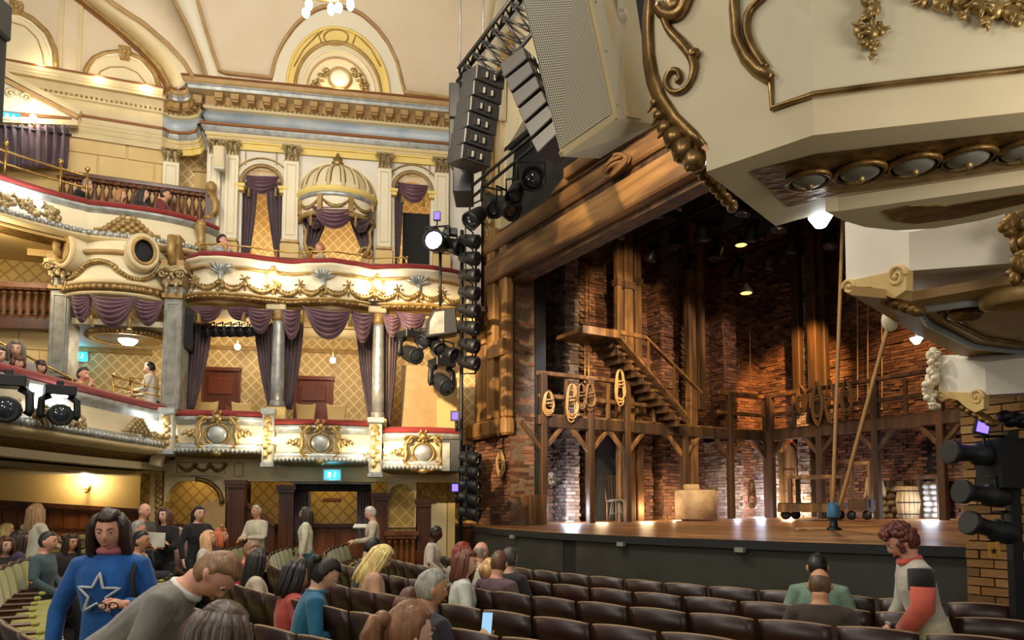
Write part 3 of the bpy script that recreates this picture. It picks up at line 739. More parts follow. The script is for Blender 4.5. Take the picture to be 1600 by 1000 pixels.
# === vault above the boxes
z0v = zc(147.5)
def coveB(z): d = max(0, z - z0v); return UPN + .05 + (4.5 - math.sqrt(max(.1, 4.5 ** 2 - min(d, 4.4) ** 2)))
def on_cove(u, v, off=0.0):
 n = UPN
 for _ in range(12): s, z = B.px(u, v, n); n = coveB(z) + off
 return Vector((s, n, z))
m = MB(B.M)
s0, s1 = B.s(306, UPN, 100), B.s(790, UPN, 100)
m.grid(lambda x, t: (s0 + (s1 - s0) * x, coveB(z0v - .1 + 4.3 * t), z0v - .1 + 4.3 * t), 8, 24)
vault = struct('ceiling_vault', m, M['vaultband'], thick=.05)
def cove_poly(name, pxs, off, mt, parent, thick=.04, cols=None):
 """raised field on the cove: fan strip between a lower and an upper boundary"""
 lo, hi = pxs; m = MB(B.M); k = len(lo); nn = 8
 vs = []; fs = []
 for j in range(nn + 1):
  for i in range(k):
   a, b = lo[i], hi[i]; t = j / nn
   vs.append(on_cove(a[0] + (b[0] - a[0]) * t, a[1] + (b[1] - a[1]) * t, off))
 for j in range(nn):
  for i in range(k - 1): fs.append((j * k + i, j * k + i + 1, (j + 1) * k + i + 1, (j + 1) * k + i))
 m.add(vs, fs, True); return m.build(name, M[mt], parent, thick=thick)
def lerp_poly(pts, k):
 L = [0]
 for i in range(len(pts) - 1): L.append(L[-1] + math.dist(pts[i], pts[i + 1]))
 out = []
 for j in range(k):
  d = L[-1] * j / (k - 1); i = 0
  while i < len(L) - 2 and L[i + 1] < d: i += 1
  t = (d - L[i]) / max(1e-6, L[i + 1] - L[i]); out.append((pts[i][0] + (pts[i + 1][0] - pts[i][0]) * t, pts[i][1] + (pts[i + 1][1] - pts[i][1]) * t))
 return out
archO = [(424, 121), (428, 100), (434, 82), (446, 60), (462, 38), (480, 22), (500, 11), (522, 8), (545, 12), (566, 22), (588, 42), (606, 66), (620, 95), (626, 120), (631, 140)]
field_lo = [(342, 112), (424, 121)] ;
cove_poly('vault_field', (lerp_poly([(343, 113), (425, 122), (430, 95), (446, 60), (480, 22)], 16), lerp_poly([(300, -30), (340, -30), (400, -30), (450, -30), (480, -30)], 16)), .015, 'vault', vault)
cove_poly('vault_field', (lerp_poly([(480, 22), (522, 8), (566, 22), (606, 66), (626, 120), (632, 144), (745, 158)], 24), lerp_poly([(480, -30), (560, -30), (640, -30), (740, -30), (780, -30)], 24)), .015, 'vault', vault)
for off, r, mt, sh in ((.05, .035, 'tan', 0), (.06, .016, 'rust', 3)):
 m = MB(B.M); m.tube([on_cove(u, v + sh, off) for u, v in lerp_poly([(300, -30), (317, 32), (332, 80), (343, 112), (424, 121)], 20)] + [on_cove(u, v + sh, off) for u, v in lerp_poly(archO, 40)] + [on_cove(u, v + sh, off) for u, v in lerp_poly([(632, 144), (745, 158)], 6)], r, 6)
 m.build('vault_moulding', M[mt], vault)
def arch_px(cx, cy, rx, ry, k=24, a0=0, a1=PI, tilt=.09):
 return [(cx - rx * math.cos(a0 + (a1 - a0) * i / k), cy - ry * math.sin(a0 + (a1 - a0) * i / k) - tilt * rx * math.cos(a0 + (a1 - a0) * i / k)) for i in range(k + 1)]
lun = thing('lunette', 'yellow arched lunette with a round medallion above the box cornice', 'lunette', B.w(*on_cove(528, 145)))
cove_poly('splayed_arch', (arch_px(528, 142, 66, 76), [(448 + (608 - 448) * i / 24, 139 + 13 * i / 24) if False else p for i, p in enumerate(arch_px(528, 144, 79, 98))]), .03, 'yellow', lun)
cove_poly('tympanum', ([(462 + 132 * i / 24, 137 + 12 * i / 24) for i in range(25)], arch_px(528, 142, 66, 76)), .02, 'cream', lun)
for rx, ry, r, mt in ((80, 100, .03, 'yellow'), (67, 77, .035, 'giltm'), (57, 64, .02, 'ivory'), (48, 53, .018, 'tan')):
 m = MB(B.M); m.tube([on_cove(u, v, .06) for u, v in arch_px(528, 143, rx, ry)], r, 6); m.build('arch_moulding', M[mt], lun)
m = MB(B.M); m.tube([on_cove(525 + 19 * math.cos(a * PI / 12), 58 + 12 * math.sin(a * PI / 12), .06) for a in range(24)], .018, 6, closed=True); m.build('oval_moulding', M['giltm'], lun)
for k in (-1, 1):
 m = MB(B.M); m.tube([on_cove(527 + k * 22, 46, .06), on_cove(527 + k * 29, 55, .06), on_cove(527 + k * 24, 68, .06)], .016, 6); m.tube([on_cove(527 + k * 29, 52, .06), on_cove(527 + k * 52, 76, .06), on_cove(527 + k * 68, 104, .06)], .014, 6); m.build('scroll_line', M['giltm'], lun)
c = on_cove(531, 123, .07)
m = MB(B.M); m.ball(c, (.2, .06, .2), 18, 10); m.build('medallion', M['white'], lun)
m = MB(B.M); m.tube([(c.x + .21 * math.cos(a * PI / 12), c.y + .02, c.z + .21 * math.sin(a * PI / 12)) for a in range(24)], .025, 6, closed=True); m.build('medallion_ring', M['giltm'], lun)
for k in (-1, 1):
 m = MB(B.M); rd = random.Random(4)
 for i in range(26):
  t = rd.random(); q = on_cove(531 + k * (19 + 24 * t), 112 + 26 * t + rd.uniform(-9, 9), .08); r = rd.uniform(.02, .045); m.ball(q, (r * 1.3, r * .8, r), 6, 5)
 m.build('foliage_spray', M['gilt'], lun)
light('cove_lamp', 'POINT', B.w(c.x, c.y + .35, c.z - .25), 10, (1, .8, .4), .1)
# === side wall: lunettes above the cornice
zs1 = C.z(120, 128, -.2)
WN = -.24
m = MB(C.M); sA, sB = C.s(-60, WN, 60), C.s(268, WN, 150)
arcC = [(267, 150), (262, 128), (250, 106), (225, 79), (187, 45), (140, 8), (100, -24)]
m.prism([tuple(C.px(u, v, WN)) for u, v in [(267, 158)] + arcC + [(-60, -24), (-60, 110)]], WN - .2, WN)
wall_side_up = struct('wall_side_upper', m, M['vault'])
def bandC(name, p_in, p_out, n0, n1, mt, parent):
 a = lerp_poly(p_in, 24); b = lerp_poly(p_out, 24); m = MB(C.M)
 vs = [C.at(u, v, n0) for u, v in a] + [C.at(u, v, n1) for u, v in b]
 m.add(vs, [(i, i + 1, 25 + i, 24 + i) for i in range(23)], True); return m.build(name, M[mt], parent, thick=.03)
out1 = [(302, 121), (286, 95), (262, 69), (225, 37), (180, 8), (140, -24)]
bandC('arch_soffit', arcC, out1, WN, .55, 'cream', wall_side_up)
for pl, r, mt, n in ((arcC, .06, 'giltm', WN + .05), ([(p[0] - 5, p[1] + 4) for p in arcC], .03, 'rust', WN + .05), ([(p[0] + 8, p[1] - 2) for p in arcC], .035, 'tan', WN + .1), (out1, .045, 'tan', .55)):
 m = MB(C.M); m.tube([C.at(u, v, n) for u, v in lerp_poly(pl, 24)], r, 6); m.build('arch_moulding', M[mt], wall_side_up)
a = lerp_poly(out1, 20); b = lerp_poly([(324, 124), (312, 87), (295, 45), (272, 0), (262, -24)], 20)
m = MB(); vs = [C.M @ C.at(u, v, .55) for u, v in a] + [B.M @ on_cove(u, v, .0) for u, v in b]
m.add(vs, [(i, i + 1, 21 + i, 20 + i) for i in range(19)], True); struct('ceiling_web', m, M['vault'], thick=.04)
c2 = lerp_poly([(347, 124), (332, 80), (317, 32), (304, -24)], 20)
m = MB(); vs = [B.M @ on_cove(u, v, .02) for u, v in b] + [B.M @ on_cove(u, v, .03) for u, v in c2]
m.add(vs, [(i, i + 1, 21 + i, 20 + i) for i in range(19)], True); struct('ceiling_rib', m, M['vaultband'], thick=.04)
m = MB(B.M); m.tube([on_cove(u, v, .05) for u, v in b], .04, 6); o = m.build('rib_moulding', M['tan'], bpy.data.objects['ceiling_rib'])
def side_lunette(label, outer, inner, lamps, keystone=None, frame=None):
 p = C.at(*outer[0], WN); t = thing('side_lunette', label, 'lunette', C.w(p.x, p.y, p.z))
 for pl, r, mt, n in ((outer, .05, 'giltm', WN + .04), ([(u * .93 + .07 * inner[0][0], v * .93 + .07 * inner[0][1]) for u, v in outer], .03, 'ivory', WN + .04), (inner, .016, 'tan', WN + .02)):
  m = MB(C.M); m.tube([C.at(u, v, n) for u, v in lerp_poly(pl, 24)], r, 6); m.build('arch_moulding', M[mt], t)
 m = MB(C.M); q = lerp_poly(outer, 20); m.prism([tuple(C.px(u, v, WN)) for u, v in q], WN - .01, WN + .02); m.build('recess_panel', M['cream'], t)
 if keystone:
  m = MB(C.M); k = C.at(*keystone, WN + .06); m.box(k, (.16, .12, .24), taper=1.3); leafy(m, (k.x, k.y + .06, k.z + .02), .12, 7, .5, 3); m.build('keystone', M['giltm'], t)
 for u, v in lamps:
  k = C.at(u, v, WN + .12); m = MB(C.M); m.ball(k, .04, 10, 8); m.build('bulb', M['bulb'], t)
  m = MB(C.M); m.tube([k, k + Vector((0, -.05, -.12))], .012, 6); m.build('lamp_arm', M['brass'], t)
  light('lunette_light', 'POINT', C.w(k.x, k.y + .15, k.z + .05), 7, (1, .82, .5), .06)
 return t
side_lunette('cream lunette arch with scroll keystone above the side cornice', [(131, 127), (134, 108), (146, 92), (165, 83), (195, 81), (225, 94), (243, 116), (252, 148)], [(150, 130), (156, 112), (172, 105), (195, 105), (215, 114), (232, 136), (234, 146)], [(156, 131), (230, 145)], (195, 84))
side_lunette('cream lunette arch half hidden at the edge above the pediment', [(-30, 95), (-25, 40), (0, 20), (25, 16), (52, 30), (75, 52), (87, 80), (88, 108)], [(-20, 92), (-10, 50), (15, 34), (40, 42), (58, 60), (66, 82), (70, 106)], [(66, 109)], (26, 14))
m = MB(C.M); u0, u1 = 95, 126
for x0, y0, x1, y1 in ((94, 0, 96, 120), (124, 4, 126, 126)): m.span(C.at(x0, y0, WN) + Vector((0, .0, 0)), C.at(x1, y1, WN) + Vector((0, .04, 0)))
o = m.build('pilaster_strip', M['pale'], wall_side_up)
# -- buff stone wall behind the upper circle: courses of ashlar
ash = sroot('wall_side_stone')
m = MB(C.M); zt_ = zc(238) ; zb_ = C.z(180, 345, WN)
m.span((C.s(-40, WN, 250), WN - .2, zb_), (C.s(262, WN, 250), WN - .03, zt_ + .2)); m.build('backing', M['ochre'], ash)
cour = .42; zz = zb_; row = 0
while zz < zt_:
 x = C.s(-40, WN, 250) + (row % 2) * .5
 while x < C.s(255, WN, 250):
  m = MB(C.M); w = .98; m.span((x + .006, WN - .05, zz + .006), (min(x + w, C.s(258, WN, 250)) - .006, WN, min(zz + cour, zt_ + .1) - .006)); m.build('ashlar_block', M['stone'], ash, bevel=.008); x += 1.0
 zz += cour; row += 1
m = MB(B.M); m.span((B.s(252, UPN - .6, 280), UPN - .9, zb_), (B.s(345, UPN - .6, 280), UPN - .75, zt_ + .3)); struct('wall_corner_recess', m, M['lattice'])
t = thing('doorway', 'plain brown door in the lattice-papered corner behind the upper circle', 'door', B.w(B.s(312, UPN - .7, 300), UPN - .7, zb_ + .3))
m = MB(B.M); quad_px(m, B, 303, 268, 322, 335, UPN - .75, UPN - .7); m.build('door_leaf', M['ochre'], t)
m = MB(B.M); quad_px(m, B, 301, 264, 324, 268, UPN - .75, UPN - .66); m.build('lintel', M['tan'], t)
pilaster(C, 254, 279, 236, 258, 345, WN + .05, 'cream pilaster at the end of the buff stone wall')
t = thing('pediment', 'sloping cream pediment with carved scroll above the side curtain', 'pediment', C.w(*C.at(60, 190, .05)))
m = MB(C.M)
m.prism([tuple(C.px(u, v, .05)) for u, v in ((0, 188), (0, 128), (20, 126), (122, 178), (120, 192))], -.2, .02); m.build('field', M['ivory'], t)
for a, b, r, mt in (((0, 112), (126, 178), .05, 'pale'), ((0, 122), (122, 184), .035, 'tan'), ((-20, 188), (122, 194), .05, 'pale'), ((-20, 174), (112, 186), .025, 'rust')):
 m = MB(C.M); m.bar(C.at(*a, .05), C.at(*b, .05), r * 2.4, r * 2); m.build('raking_moulding', M[mt], t)
m = MB(C.M); k = C.at(28, 148, .06); volute(m, (k.x - .12, k.y, k.z), .1, 1.2, .03, 1, 18); volute(m, (k.x + .14, k.y, k.z - .03), .09, 1.2, .028, -1, 18); m.build('carved_scroll', M['pale'], t)
m = MB(C.M); drape(m, C, (-30, 108, 196), (-30, 106, 262), .12, 11, .05, 80, 10)
t = thing('curtain', 'dull purple pleated curtain hanging below the pediment', 'curtain', C.w(*C.at(50, 262, .1))); m.build('cloth', M['purple'], t, thick=.01)
m = MB(C.M); m.tube([C.at(-30, 193, .14), C.at(112, 211, .14)], .02, 6); m.build('curtain_rail', M['black'], t)
def exit_sign(fr, u0, v0, u1, v1, n, label, glow=2):
 s0, za = fr.px(u0, v0, n); s1, zb = fr.px(u1, v1, n)
 t = thing('exit_sign', label, 'sign', fr.w((s0 + s1) / 2, n, zb))
 m = MB(fr.M); m.span((s0, n - .04, zb), (s1, n, za)); m.build('light_panel', M['exit'], t)
 w, h = s1 - s0, za - zb
 m = MB(fr.M); m.span((s0 + w * .22, n, zb + h * .2), (s0 + w * .42, n + .006, za - h * .2)); m.build('doorway_symbol', M['exitw'], t)
 m = MB(fr.M); cx, cz = s0 + w * .66, (za + zb) / 2
 m.ball((cx + w * .03, n + .004, cz + h * .26), (h * .08, .004, h * .08), 8, 6)
 m.bar((cx, n + .004, cz + h * .18), (cx - w * .02, n + .004, cz - h * .05), w * .06, .006); m.bar((cx - w * .02, n + .004, cz - h * .05), (cx + w * .06, n + .004, cz - h * .3), w * .045, .006)
 m.bar((cx - w * .02, n + .004, cz - h * .05), (cx - w * .1, n + .004, cz - h * .24), w * .045, .006); m.bar((cx, n + .004, cz + h * .1), (cx + w * .1, n + .004, cz + h * .02), w * .035, .006); m.build('runner_symbol', M['exitw'], t)
 m = MB(fr.M)
 for a, b in (((s0, za), (s1, za + .02)), ((s0, zb - .02), (s1, zb)), ((s0 - .02, zb - .02), (s0, za + .02)), ((s1, zb - .02), (s1 + .02, za + .02))): m.span((a[0], n - .05, a[1]), (b[0], n + .01, b[1]))
 m.build('housing', M['steel'], t)
 light('sign_glow', 'POINT', fr.w((s0 + s1) / 2, n + .25, (za + zb) / 2), glow, (.1, .6, 1), .1)
 return t
exit_sign(C, 2, 174, 30, 190, .1, 'green-blue exit sign above the side curtain')
m = MB(C.M); k = C.at(52, 184, .2); m.ball(k, .06, 12, 8); b_ = thing('globe_lamp', 'bright globe lamp beside the exit sign above the curtain', 'lamp', C.w(*k)); m.build('globe', M['bulb'], b_)
m = MB(C.M); m.tube([k - Vector((0, 0, .06)), k - Vector((-.02, .1, .2))], .02, 6); m.build('arm', M['brass'], b_); light('globe_light', 'POINT', C.w(k.x, k.y + .15, k.z), 14, (1, .9, .75), .08)
# === circle fronts on the side
def smooth_path(pts, k=6):
 out = []
 P = [Vector(p) for p in pts]
 for i in range(len(P) - 1):
  p0, p1, p2, p3 = P[max(0, i - 1)], P[i], P[i + 1], P[min(len(P) - 1, i + 2)]
  for j in range(k):
   t = j / k
   out.append(tuple(.5 * ((2 * p1) + (p2 - p0) * t + (2 * p0 - 5 * p1 + 4 * p2 - p3) * t * t + (3 * p1 - p0 - 3 * p2 + p3) * t ** 3)))
 out.append(tuple(P[-1])); return out
zU = 5.42 + EYE
uc_path = smooth_path([(-9.6, 10.2), (-8.7, 11.3), (-8.15, 12.05), (-7.75, 12.5), (-7.52, 12.7)], 5)[:-1] + smooth_path([(-7.52, 12.72), (-7.1, 12.85), (-6.6, 13.05), (-6.2, 13.3), (-5.9, 13.62), (-5.72, 13.95)], 5)
uc = thing('upper_circle_front', 'cream upper circle balcony front with silver mouldings and red rail', 'balcony', (uc_path[12][0], uc_path[12][1], zU - 1))
def ucband(name, prof, mt, smooth=True, root=uc, path=uc_path, z=zU):
 m = MB(); m.sweep([(o, z + f) for o, f in prof], path, smooth=smooth); return m.build(name, M[mt], root)
ucband('rail_cushion', [(-.16, 0), (-.14, .05), (-.02, .06), (.05, .02), (.05, -.04), (0, -.06)], 'redrail')
ucband('silver_moulding', [(0, -.05), (.04, -.06), (.05, -.09), (.02, -.12), (.0, -.16), (-.03, -.17)], 'silver')
ucband('panel', [(-.03, -.16), (-.02, -.3), (.03, -.44), (.1, -.54)], 'cream')
ucband('silver_bead_ground', [(.08, -.53), (.16, -.56), (.19, -.6), (.16, -.65)], 'silver')
ucband('lower_moulding', [(.16, -.64), (.2, -.66), (.19, -.69), (.1, -.72), (-.1, -.75)], 'pale')
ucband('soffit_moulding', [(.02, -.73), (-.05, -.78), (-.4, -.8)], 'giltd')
mb_ = MB()
for p, d in along(uc_path, .11):
 nn = Vector((d.y, -d.x)); q = p + nn * .185; mb_.ball((q.x, q.y, zU - .6), (.05, .05, .05), 6, 4)
o = mb_.build('bead_row', M['silver'], uc); o['kind'] = 'stuff'
def plate(pts, name, mt, z, th=.1):
 m = MB(); m.prism([(p[0], p[1]) for p in pts], z - th, z, 'xy'); return struct(name, m, M[mt])
plate(uc_path + [(-5.7, 15.3), (-9, 14.8), (-12, 13.5), (-12, 10)], 'floor_upper_circle', 'ochre', zU - .66, .12)
def mount(root, frp, mt='gilt', seed=0, name='carved_mount', k=1.0):
 """pyramid of carved leaves; frp(a, b): point a along, b up"""
 m = MB(); rd = random.Random(seed)
 for row in range(5):
  w = .42 * (1 - row / 5) ** .9
  for i in range(6 - row):
   x = (i - (5 - row) / 2) / max(1, (5 - row)) * 2 * w if row < 5 else 0
   m.ball(frp(x * k, (.04 + row * .07) * k), (.075 * k, .05 * k, .06 * k), 6, 5)
 for sx in (-1, 1):
  for i in range(5): m.ball(frp(sx * (.4 + .05 * i) * k, (.02 - .005 * i) * k), .035 * k, 6, 5)
 return m.build(name, M[mt], root)
def along_path_fn(path, i0, off, z):
 P = [Vector(p) for p in path]
 def f(a, b):
  d = (P[i0 + 1] - P[i0]).normalized(); nn = Vector((d.y, -d.x)); q = P[i0] + d * a + nn * (off + .05); return Vector((q.x, q.y, z + b))
 return f
mount(uc, along_path_fn(uc_path, 27, .06, zU - .52), 'giltm', 1, k=.85)
for idx in (39,):
 f = along_path_fn(uc_path, idx, .1, zU - .56); m = MB()
 m.tube([f(0, .0), f(0.02, .12), f(0, .3), f(-.02, .42)], [.1, .07, .09, .11], 8); m.ball(f(0, .44), .1); m.ball(f(0, .0), .12); m.build('scroll_console', M['giltm'], uc)
def globe_cluster(label, f, power, bulbs, mt='silver', r=.075, seed=3, n=90, spread=(.6, .13), col=(1, .92, .78), bm='bulbcool'):
 t = thing('globe_lamp_cluster', label, 'lamp', f(0, 0)); rd = random.Random(seed); m = MB()
 for i in range(n):
  a = rd.uniform(-1, 1) * spread[0]; b = rd.uniform(-1, 1) * spread[1] - .12 * abs(a)
  R = rd.uniform(.035, .06); m.ball(f(a, b - .06), (R, R, R), 6, 5)
 for sx in (-1, 1):
  m.tube([f(sx * .1, -.1), f(sx * .35, .05), f(sx * .5, -.08), f(sx * .38, -.16)], [.05, .045, .04, .02], 6)
 m.build('carved_foliage', M[mt], t)
 for a, b, R in bulbs:
  m = MB(); m.ball(f(a, b) + (f(0, 0) - f(0, 0)), R, 12, 8); o = m.build('globe', M[bm], t); m2 = MB(); m2.tube([f(a, b - R), f(a * .5, b - R - .1)], .02, 6); m2.build('arm', M['brass'], t)
 c = f(0, .1); light('cluster_light', 'POINT', c, power, col, .12); return t
def off_path(path, i0, off, z):
 g = along_path_fn(path, i0, off, z); return g
globe_cluster('cluster of three lit globes in silver foliage on the upper circle front', off_path(uc_path, 9, .12, zU - .34), 7, [(-.3, .12, .085), (.02, .12, .08), (.25, .02, .08)], 'capital')
gr = thing('brass_guard_rail', 'brass guard rail with ball finials above the upper circle red rail', 'railing', (uc_path[8][0], uc_path[8][1], zU))
rail = [Vector((x - .1, y + .1, zU)) for x, y in uc_path[2:21]]
for hgt in (.3, .52):
 m = MB(); m.tube([p + Vector((0, 0, hgt)) for p in rail], .018, 6); m.build('bar', M['brass'], gr)
for i in (0, 6, 12, 18):
 p = rail[i]; m = MB(); m.tube([p, p + Vector((0, 0, .62))], .02, 6); m.ball(p + Vector((0, 0, .65)), .045); m.ball(p + Vector((0, 0, .3)), .03); m.build('post', M['brass'], gr)
def baluster_me(h, r, mt, name='baluster'):
 m = MB(); m.box((0, 0, h * .04), (r * 2.2, r * 2.2, h * .08)); m.box((0, 0, h * .96), (r * 2.2, r * 2.2, h * .08))
 m.lathe([(r * .6, h * .08), (r * .9, h * .14), (r * .5, h * .2), (r * 1.05, h * .38), (r * .9, h * .5), (r * .45, h * .72), (r * .5, h * .8), (r * .8, h * .84), (r * .5, h * .92)], 8, (0, 0, 0)); return mesh_of(name, m, mt)
bal = thing('balustrade', 'dark turned-wood balustrade behind the upper circle seats', 'balustrade', C.w(*C.at(200, 330, .35)))
b0, b1 = C.at(98, 300, .35), C.at(323, 336, .35)
zb0 = zU + .02; zb1 = C.z(200, 287, .35)
b0.z = b1.z = zb0
e0, e1 = C.at(98, 276, .35), C.at(322, 312, .35); hb = .62
bme = baluster_me(hb, .07, M['balwood'])
for i in range(20):
 p = b0.lerp(b1, i / 19); w = C.M @ p; piece('baluster', bme, bal, w)
m = MB(C.M); m.bar(b0 + Vector((0, 0, hb + .05)), b1 + Vector((0, 0, hb + .05)), .16, .1); m.build('top_rail', M['maho'], bal, bevel=.02)
m = MB(C.M); m.bar(b0 + Vector((0, 0, -.05)), b1 + Vector((0, 0, -.05)), .16, .1); m.build('bottom_rail', M['maho'], bal)
m = MB(C.M); m.box(b1 + Vector((.05, 0, .3)), (.16, .16, .9)); m.build('newel', M['maho'], bal)
m = MB(C.M); m.span((b0.x - .5, b0.y - .1, zU - .9), (b1.x, b1.y + .05, zb0 - .09)); struct('wall_upper_circle_step', m, M['ochre'])
t = thing('scroll_console', 'gilt scroll console on the corner pilaster above the balustrade', 'console', B.w(*B.at(332, 340, UPN + .2)))
m = MB(B.M); p0 = [B.at(u, v, UPN + .25) for u, v in ((328, 300), (337, 318), (336, 330), (325, 341))]; m.tube(p0, [.09, .08, .07, .06], 8); m.ball(p0[0] + Vector((.03, .04, .08)), (.11, .1, .12)); m.ball(p0[-1], (.1, .1, .06)); m.build('scroll', M['giltm'], t)
t = thing('wall_speaker', 'small white speaker high on the corner pilaster', 'speaker', B.w(*B.at(344, 266, UPN + .4)))
m = MB(B.M); p = B.at(343, 248, UPN + .4); m.box(p, (.2, .2, .44), Matrix.Rotation(-.15, 4, 'X')); m.build('cabinet', M['white'], t, bevel=.02)
m = MB(B.M); m.box(p + Vector((0, .105, .0)), (.16, .02, .38), Matrix.Rotation(-.15, 4, 'X')); m.build('grille', M['pale'], t)
m = MB(B.M); m.tube([p + Vector((.02, -.08, .18)), p + Vector((.02, -.3, .24))], .02, 6); m.build('bracket', M['black'], t)
bayc = Vector(((pt(188, 430, 13.3)).x, 13.25)); zb_t = pt(188, 366, 12.9).z; zb_b = pt(186, 461, 12.6).z
bay_path = [(bayc.x - .86 * math.cos(a), bayc.y - .62 * math.sin(a)) for a in [PI * i / 20 for i in range(21)]]
bay = thing('oriel_bay', "bowed cream bay with two bull's-eye openings and gilt garlands", 'bay', (bayc.x, bayc.y, zb_b))
H_ = zb_t - zb_b
def bb(name, prof, mt, sm=True):
 m = MB(); m.sweep([(o, zb_b + f * H_) for o, f in prof], bay_path, smooth=sm); return m.build(name, M[mt], bay)
bb('drum', [(.05, .22), (.0, .5), (.02, .62)], 'cream')
bb('upper_drum', [(.05, .68), (-.06, .85), (-.2, 1.0)], 'cream')
bb('string_moulding', [(.0, .6), (.07, .62), (.09, .65), (.06, .68), (.0, .69)], 'tan')
bb('lower_moulding', [(.05, .24), (.1, .22), (.1, .18), (.07, .17)], 'pale')
bb('leaf_moulding', [(.07, .175), (.13, .14), (.13, .08), (.09, .05)], 'giltd')
bb('bottom_lip', [(.09, .055), (.1, .02), (.05, .0), (-.3, .0)], 'pale')
bb('cap', [(-.2, .99), (-.5, 1.02)], 'tan')
mb_ = MB()
for p, d in along(bay_path, .1):
 nn = Vector((d.y, -d.x)); q = p + nn * .12; mb_.ball((q.x, q.y, zb_b + .11 * H_), (.045, .045, .05), 6, 4)
o = mb_.build('leaf_row', M['giltm'], bay); o['kind'] = 'stuff'
for k, (i0, off) in enumerate(((6, .0), (15, .0))):
 p = Vector(bay_path[i0]); d = (Vector(bay_path[i0 + 1]) - p).normalized(); nn = Vector((d.y, -d.x))
 R = Matrix(((d.x, nn.x, 0, p.x), (d.y, nn.y, 0, p.y), (0, 0, 1, zb_b + .66 * H_), (0, 0, 0, 1)))
 def torus(rr, r2, y, mt, nm):
  m = MB(R); m.tube([(rr * math.cos(a * PI / 14), y, rr * 1.25 * math.sin(a * PI / 14)) for a in range(28)], r2, 8, closed=True); return m.build(nm, M[mt], bay)
 torus(.22, .06, .2, 'pale', 'bullseye_frame'); torus(.18, .03, .25, 'giltm', 'bullseye_moulding')
 m = MB(R); m.ball((0, .14, 0), (.19, .05, .235), 16, 8); m.build('bullseye_opening', M['blackm' if k else 'tan'], bay)
 m = MB(R); m.lathe([(.27, -.1), (.27, .2)], 20, (0, 0, 0), 0, 2 * PI - 1e-3, M=Matrix.Rotation(-PI / 2, 4, 'X') @ Matrix.Diagonal((1, 1.25, 1, 1))); m.build('bullseye_hood', M['cream'], bay)
for i0, i1, sd in ((3, 8, 1), (8, 12, 2), (12, 17, 3)):
 m = MB(); a, b = bay_path[i0], bay_path[i1]
 for j in range(15):
  t = j / 14; f = i0 + (i1 - i0) * t; q = Vector(bay_path[int(f)]).lerp(Vector(bay_path[min(20, int(f) + 1)]), f - int(f)); cc = (q - bayc).normalized()
  zz = zb_b + H_ * (.42 if i0 == 8 else .4) - .16 * 4 * t * (1 - t) * (1 if i0 != 8 else -.6)
  m.ball((q.x + cc.x * .06, q.y + cc.y * .06, zz), .045, 6, 5)
 m.build('garland', M['gilt'], bay)
def big_pier(u0, u1, vcap0, vcap1, vb, Y, label, consv=None):
 a, b = pt(u0, vcap1, Y), pt(u1, vcap1, Y); w = b.x - a.x; cx = (a.x + b.x) / 2
 zt, zc_, zb_ = pt(u0, vcap0, Y).z, pt(u0, vcap1, Y).z, pt(u0, vb, Y).z
 fr = Frame((cx, Y), (1, .12)); t = thing('pier', label, 'pier', (cx, Y, zb_))
 m = MB(fr.M); m.span((-w / 2, -.42, zb_), (w / 2, 0, zc_)); m.build('shaft', M['silverd'], t, bevel=.02)
 m = MB(fr.M)
 for x0, x1, y0, y1 in ((-w * .32, w * .32, zc_ - .34, zc_ - .32), (-w * .32, w * .32, zb_ + .1, zb_ + .12), (-w * .32, -w * .28, zb_ + .1, zc_ - .32), (w * .28, w * .32, zb_ + .1, zc_ - .32)): m.span((x0, -.01, y0), (x1, .015, y1))
 m.build('sunk_panel_edge', M['silver'], t)
 m = MB(fr.M); m.box((0, -.2, zc_ - .2), (w * 1.1, .5, .07)); m.build('gilt_band', M['giltm'], t)
 m = MB(fr.M)
 hcap = zt - zc_
 m.box((0, -.16, zt - hcap * .1), (w * 1.35, .6, hcap * .2)); m.box((0, -.16, zc_ + hcap * .35), (w * 1.02, .46, hcap * .7))
 for sx in (-1, 1):
  volute(m, (sx * w * .48, .12, zc_ + hcap * .55), hcap * .3, 1.6, hcap * .08, sx)
  m.tube([(sx * w * .25, .1, zc_ + hcap * .1), (sx * w * .25, .12, zc_ - .1)], [.05, .02], 6); m.tube([(sx * w * .25, .1, zc_ - .06), (sx * w * .25, .1, zc_ - .2)], [.035, .01], 6)
 m.tube([(-w * .4, .12, zc_ + hcap * .78), (0, .14, zc_ + hcap * .68), (w * .4, .12, zc_ + hcap * .78)], .045, 6); leafy(m, (0, .14, zc_ + hcap * .5), .12, 6, .5, 2)
 m.build('capital', M['capital'], t)
 if consv:
  z1 = pt(u0, consv, Y).z; m = MB(fr.M); m.box((0, -.15, (z1 + zt) / 2 + .1), (w * .5, .3, (z1 - zt))); m.tube([(0, .08, zt + .02), (0, .22, zt + (z1 - zt) * .5), (0, .14, z1)], [.08, .06, .09], 8); m.build('console', M['giltm'], t)
  m = MB(fr.M); m.box((0, -.15, zt + .06), (w * 1.2, .5, .1)); m.build('impost_band', M['tan'], t)
 return t
big_pier(80, 110, 408, 432, 590, 12.75, 'silver-grey pier with scroll capital on the far side of the bowed bay', 380)
big_pier(257, 285, 418, 446, 640, 13.0, 'silver-grey pier with scroll capital between the bowed bay and the boxes', 375)
zL = 1.79 + EYE
lc_path = smooth_path([(-6.75, 7.6), (-6.5, 8.6), (-6.42, 9.6), (-6.38, 10.8), (-6.32, 12.0), (-6.2, 12.9), (-6.05, 13.25)], 6)
lc = thing('circle_front', 'cream lower circle balcony front with silver beading and red rail', 'balcony', (lc_path[15][0], lc_path[15][1], zL - .9))
def lb(name, prof, mt): return ucband(name, prof, mt, True, lc, lc_path, zL)
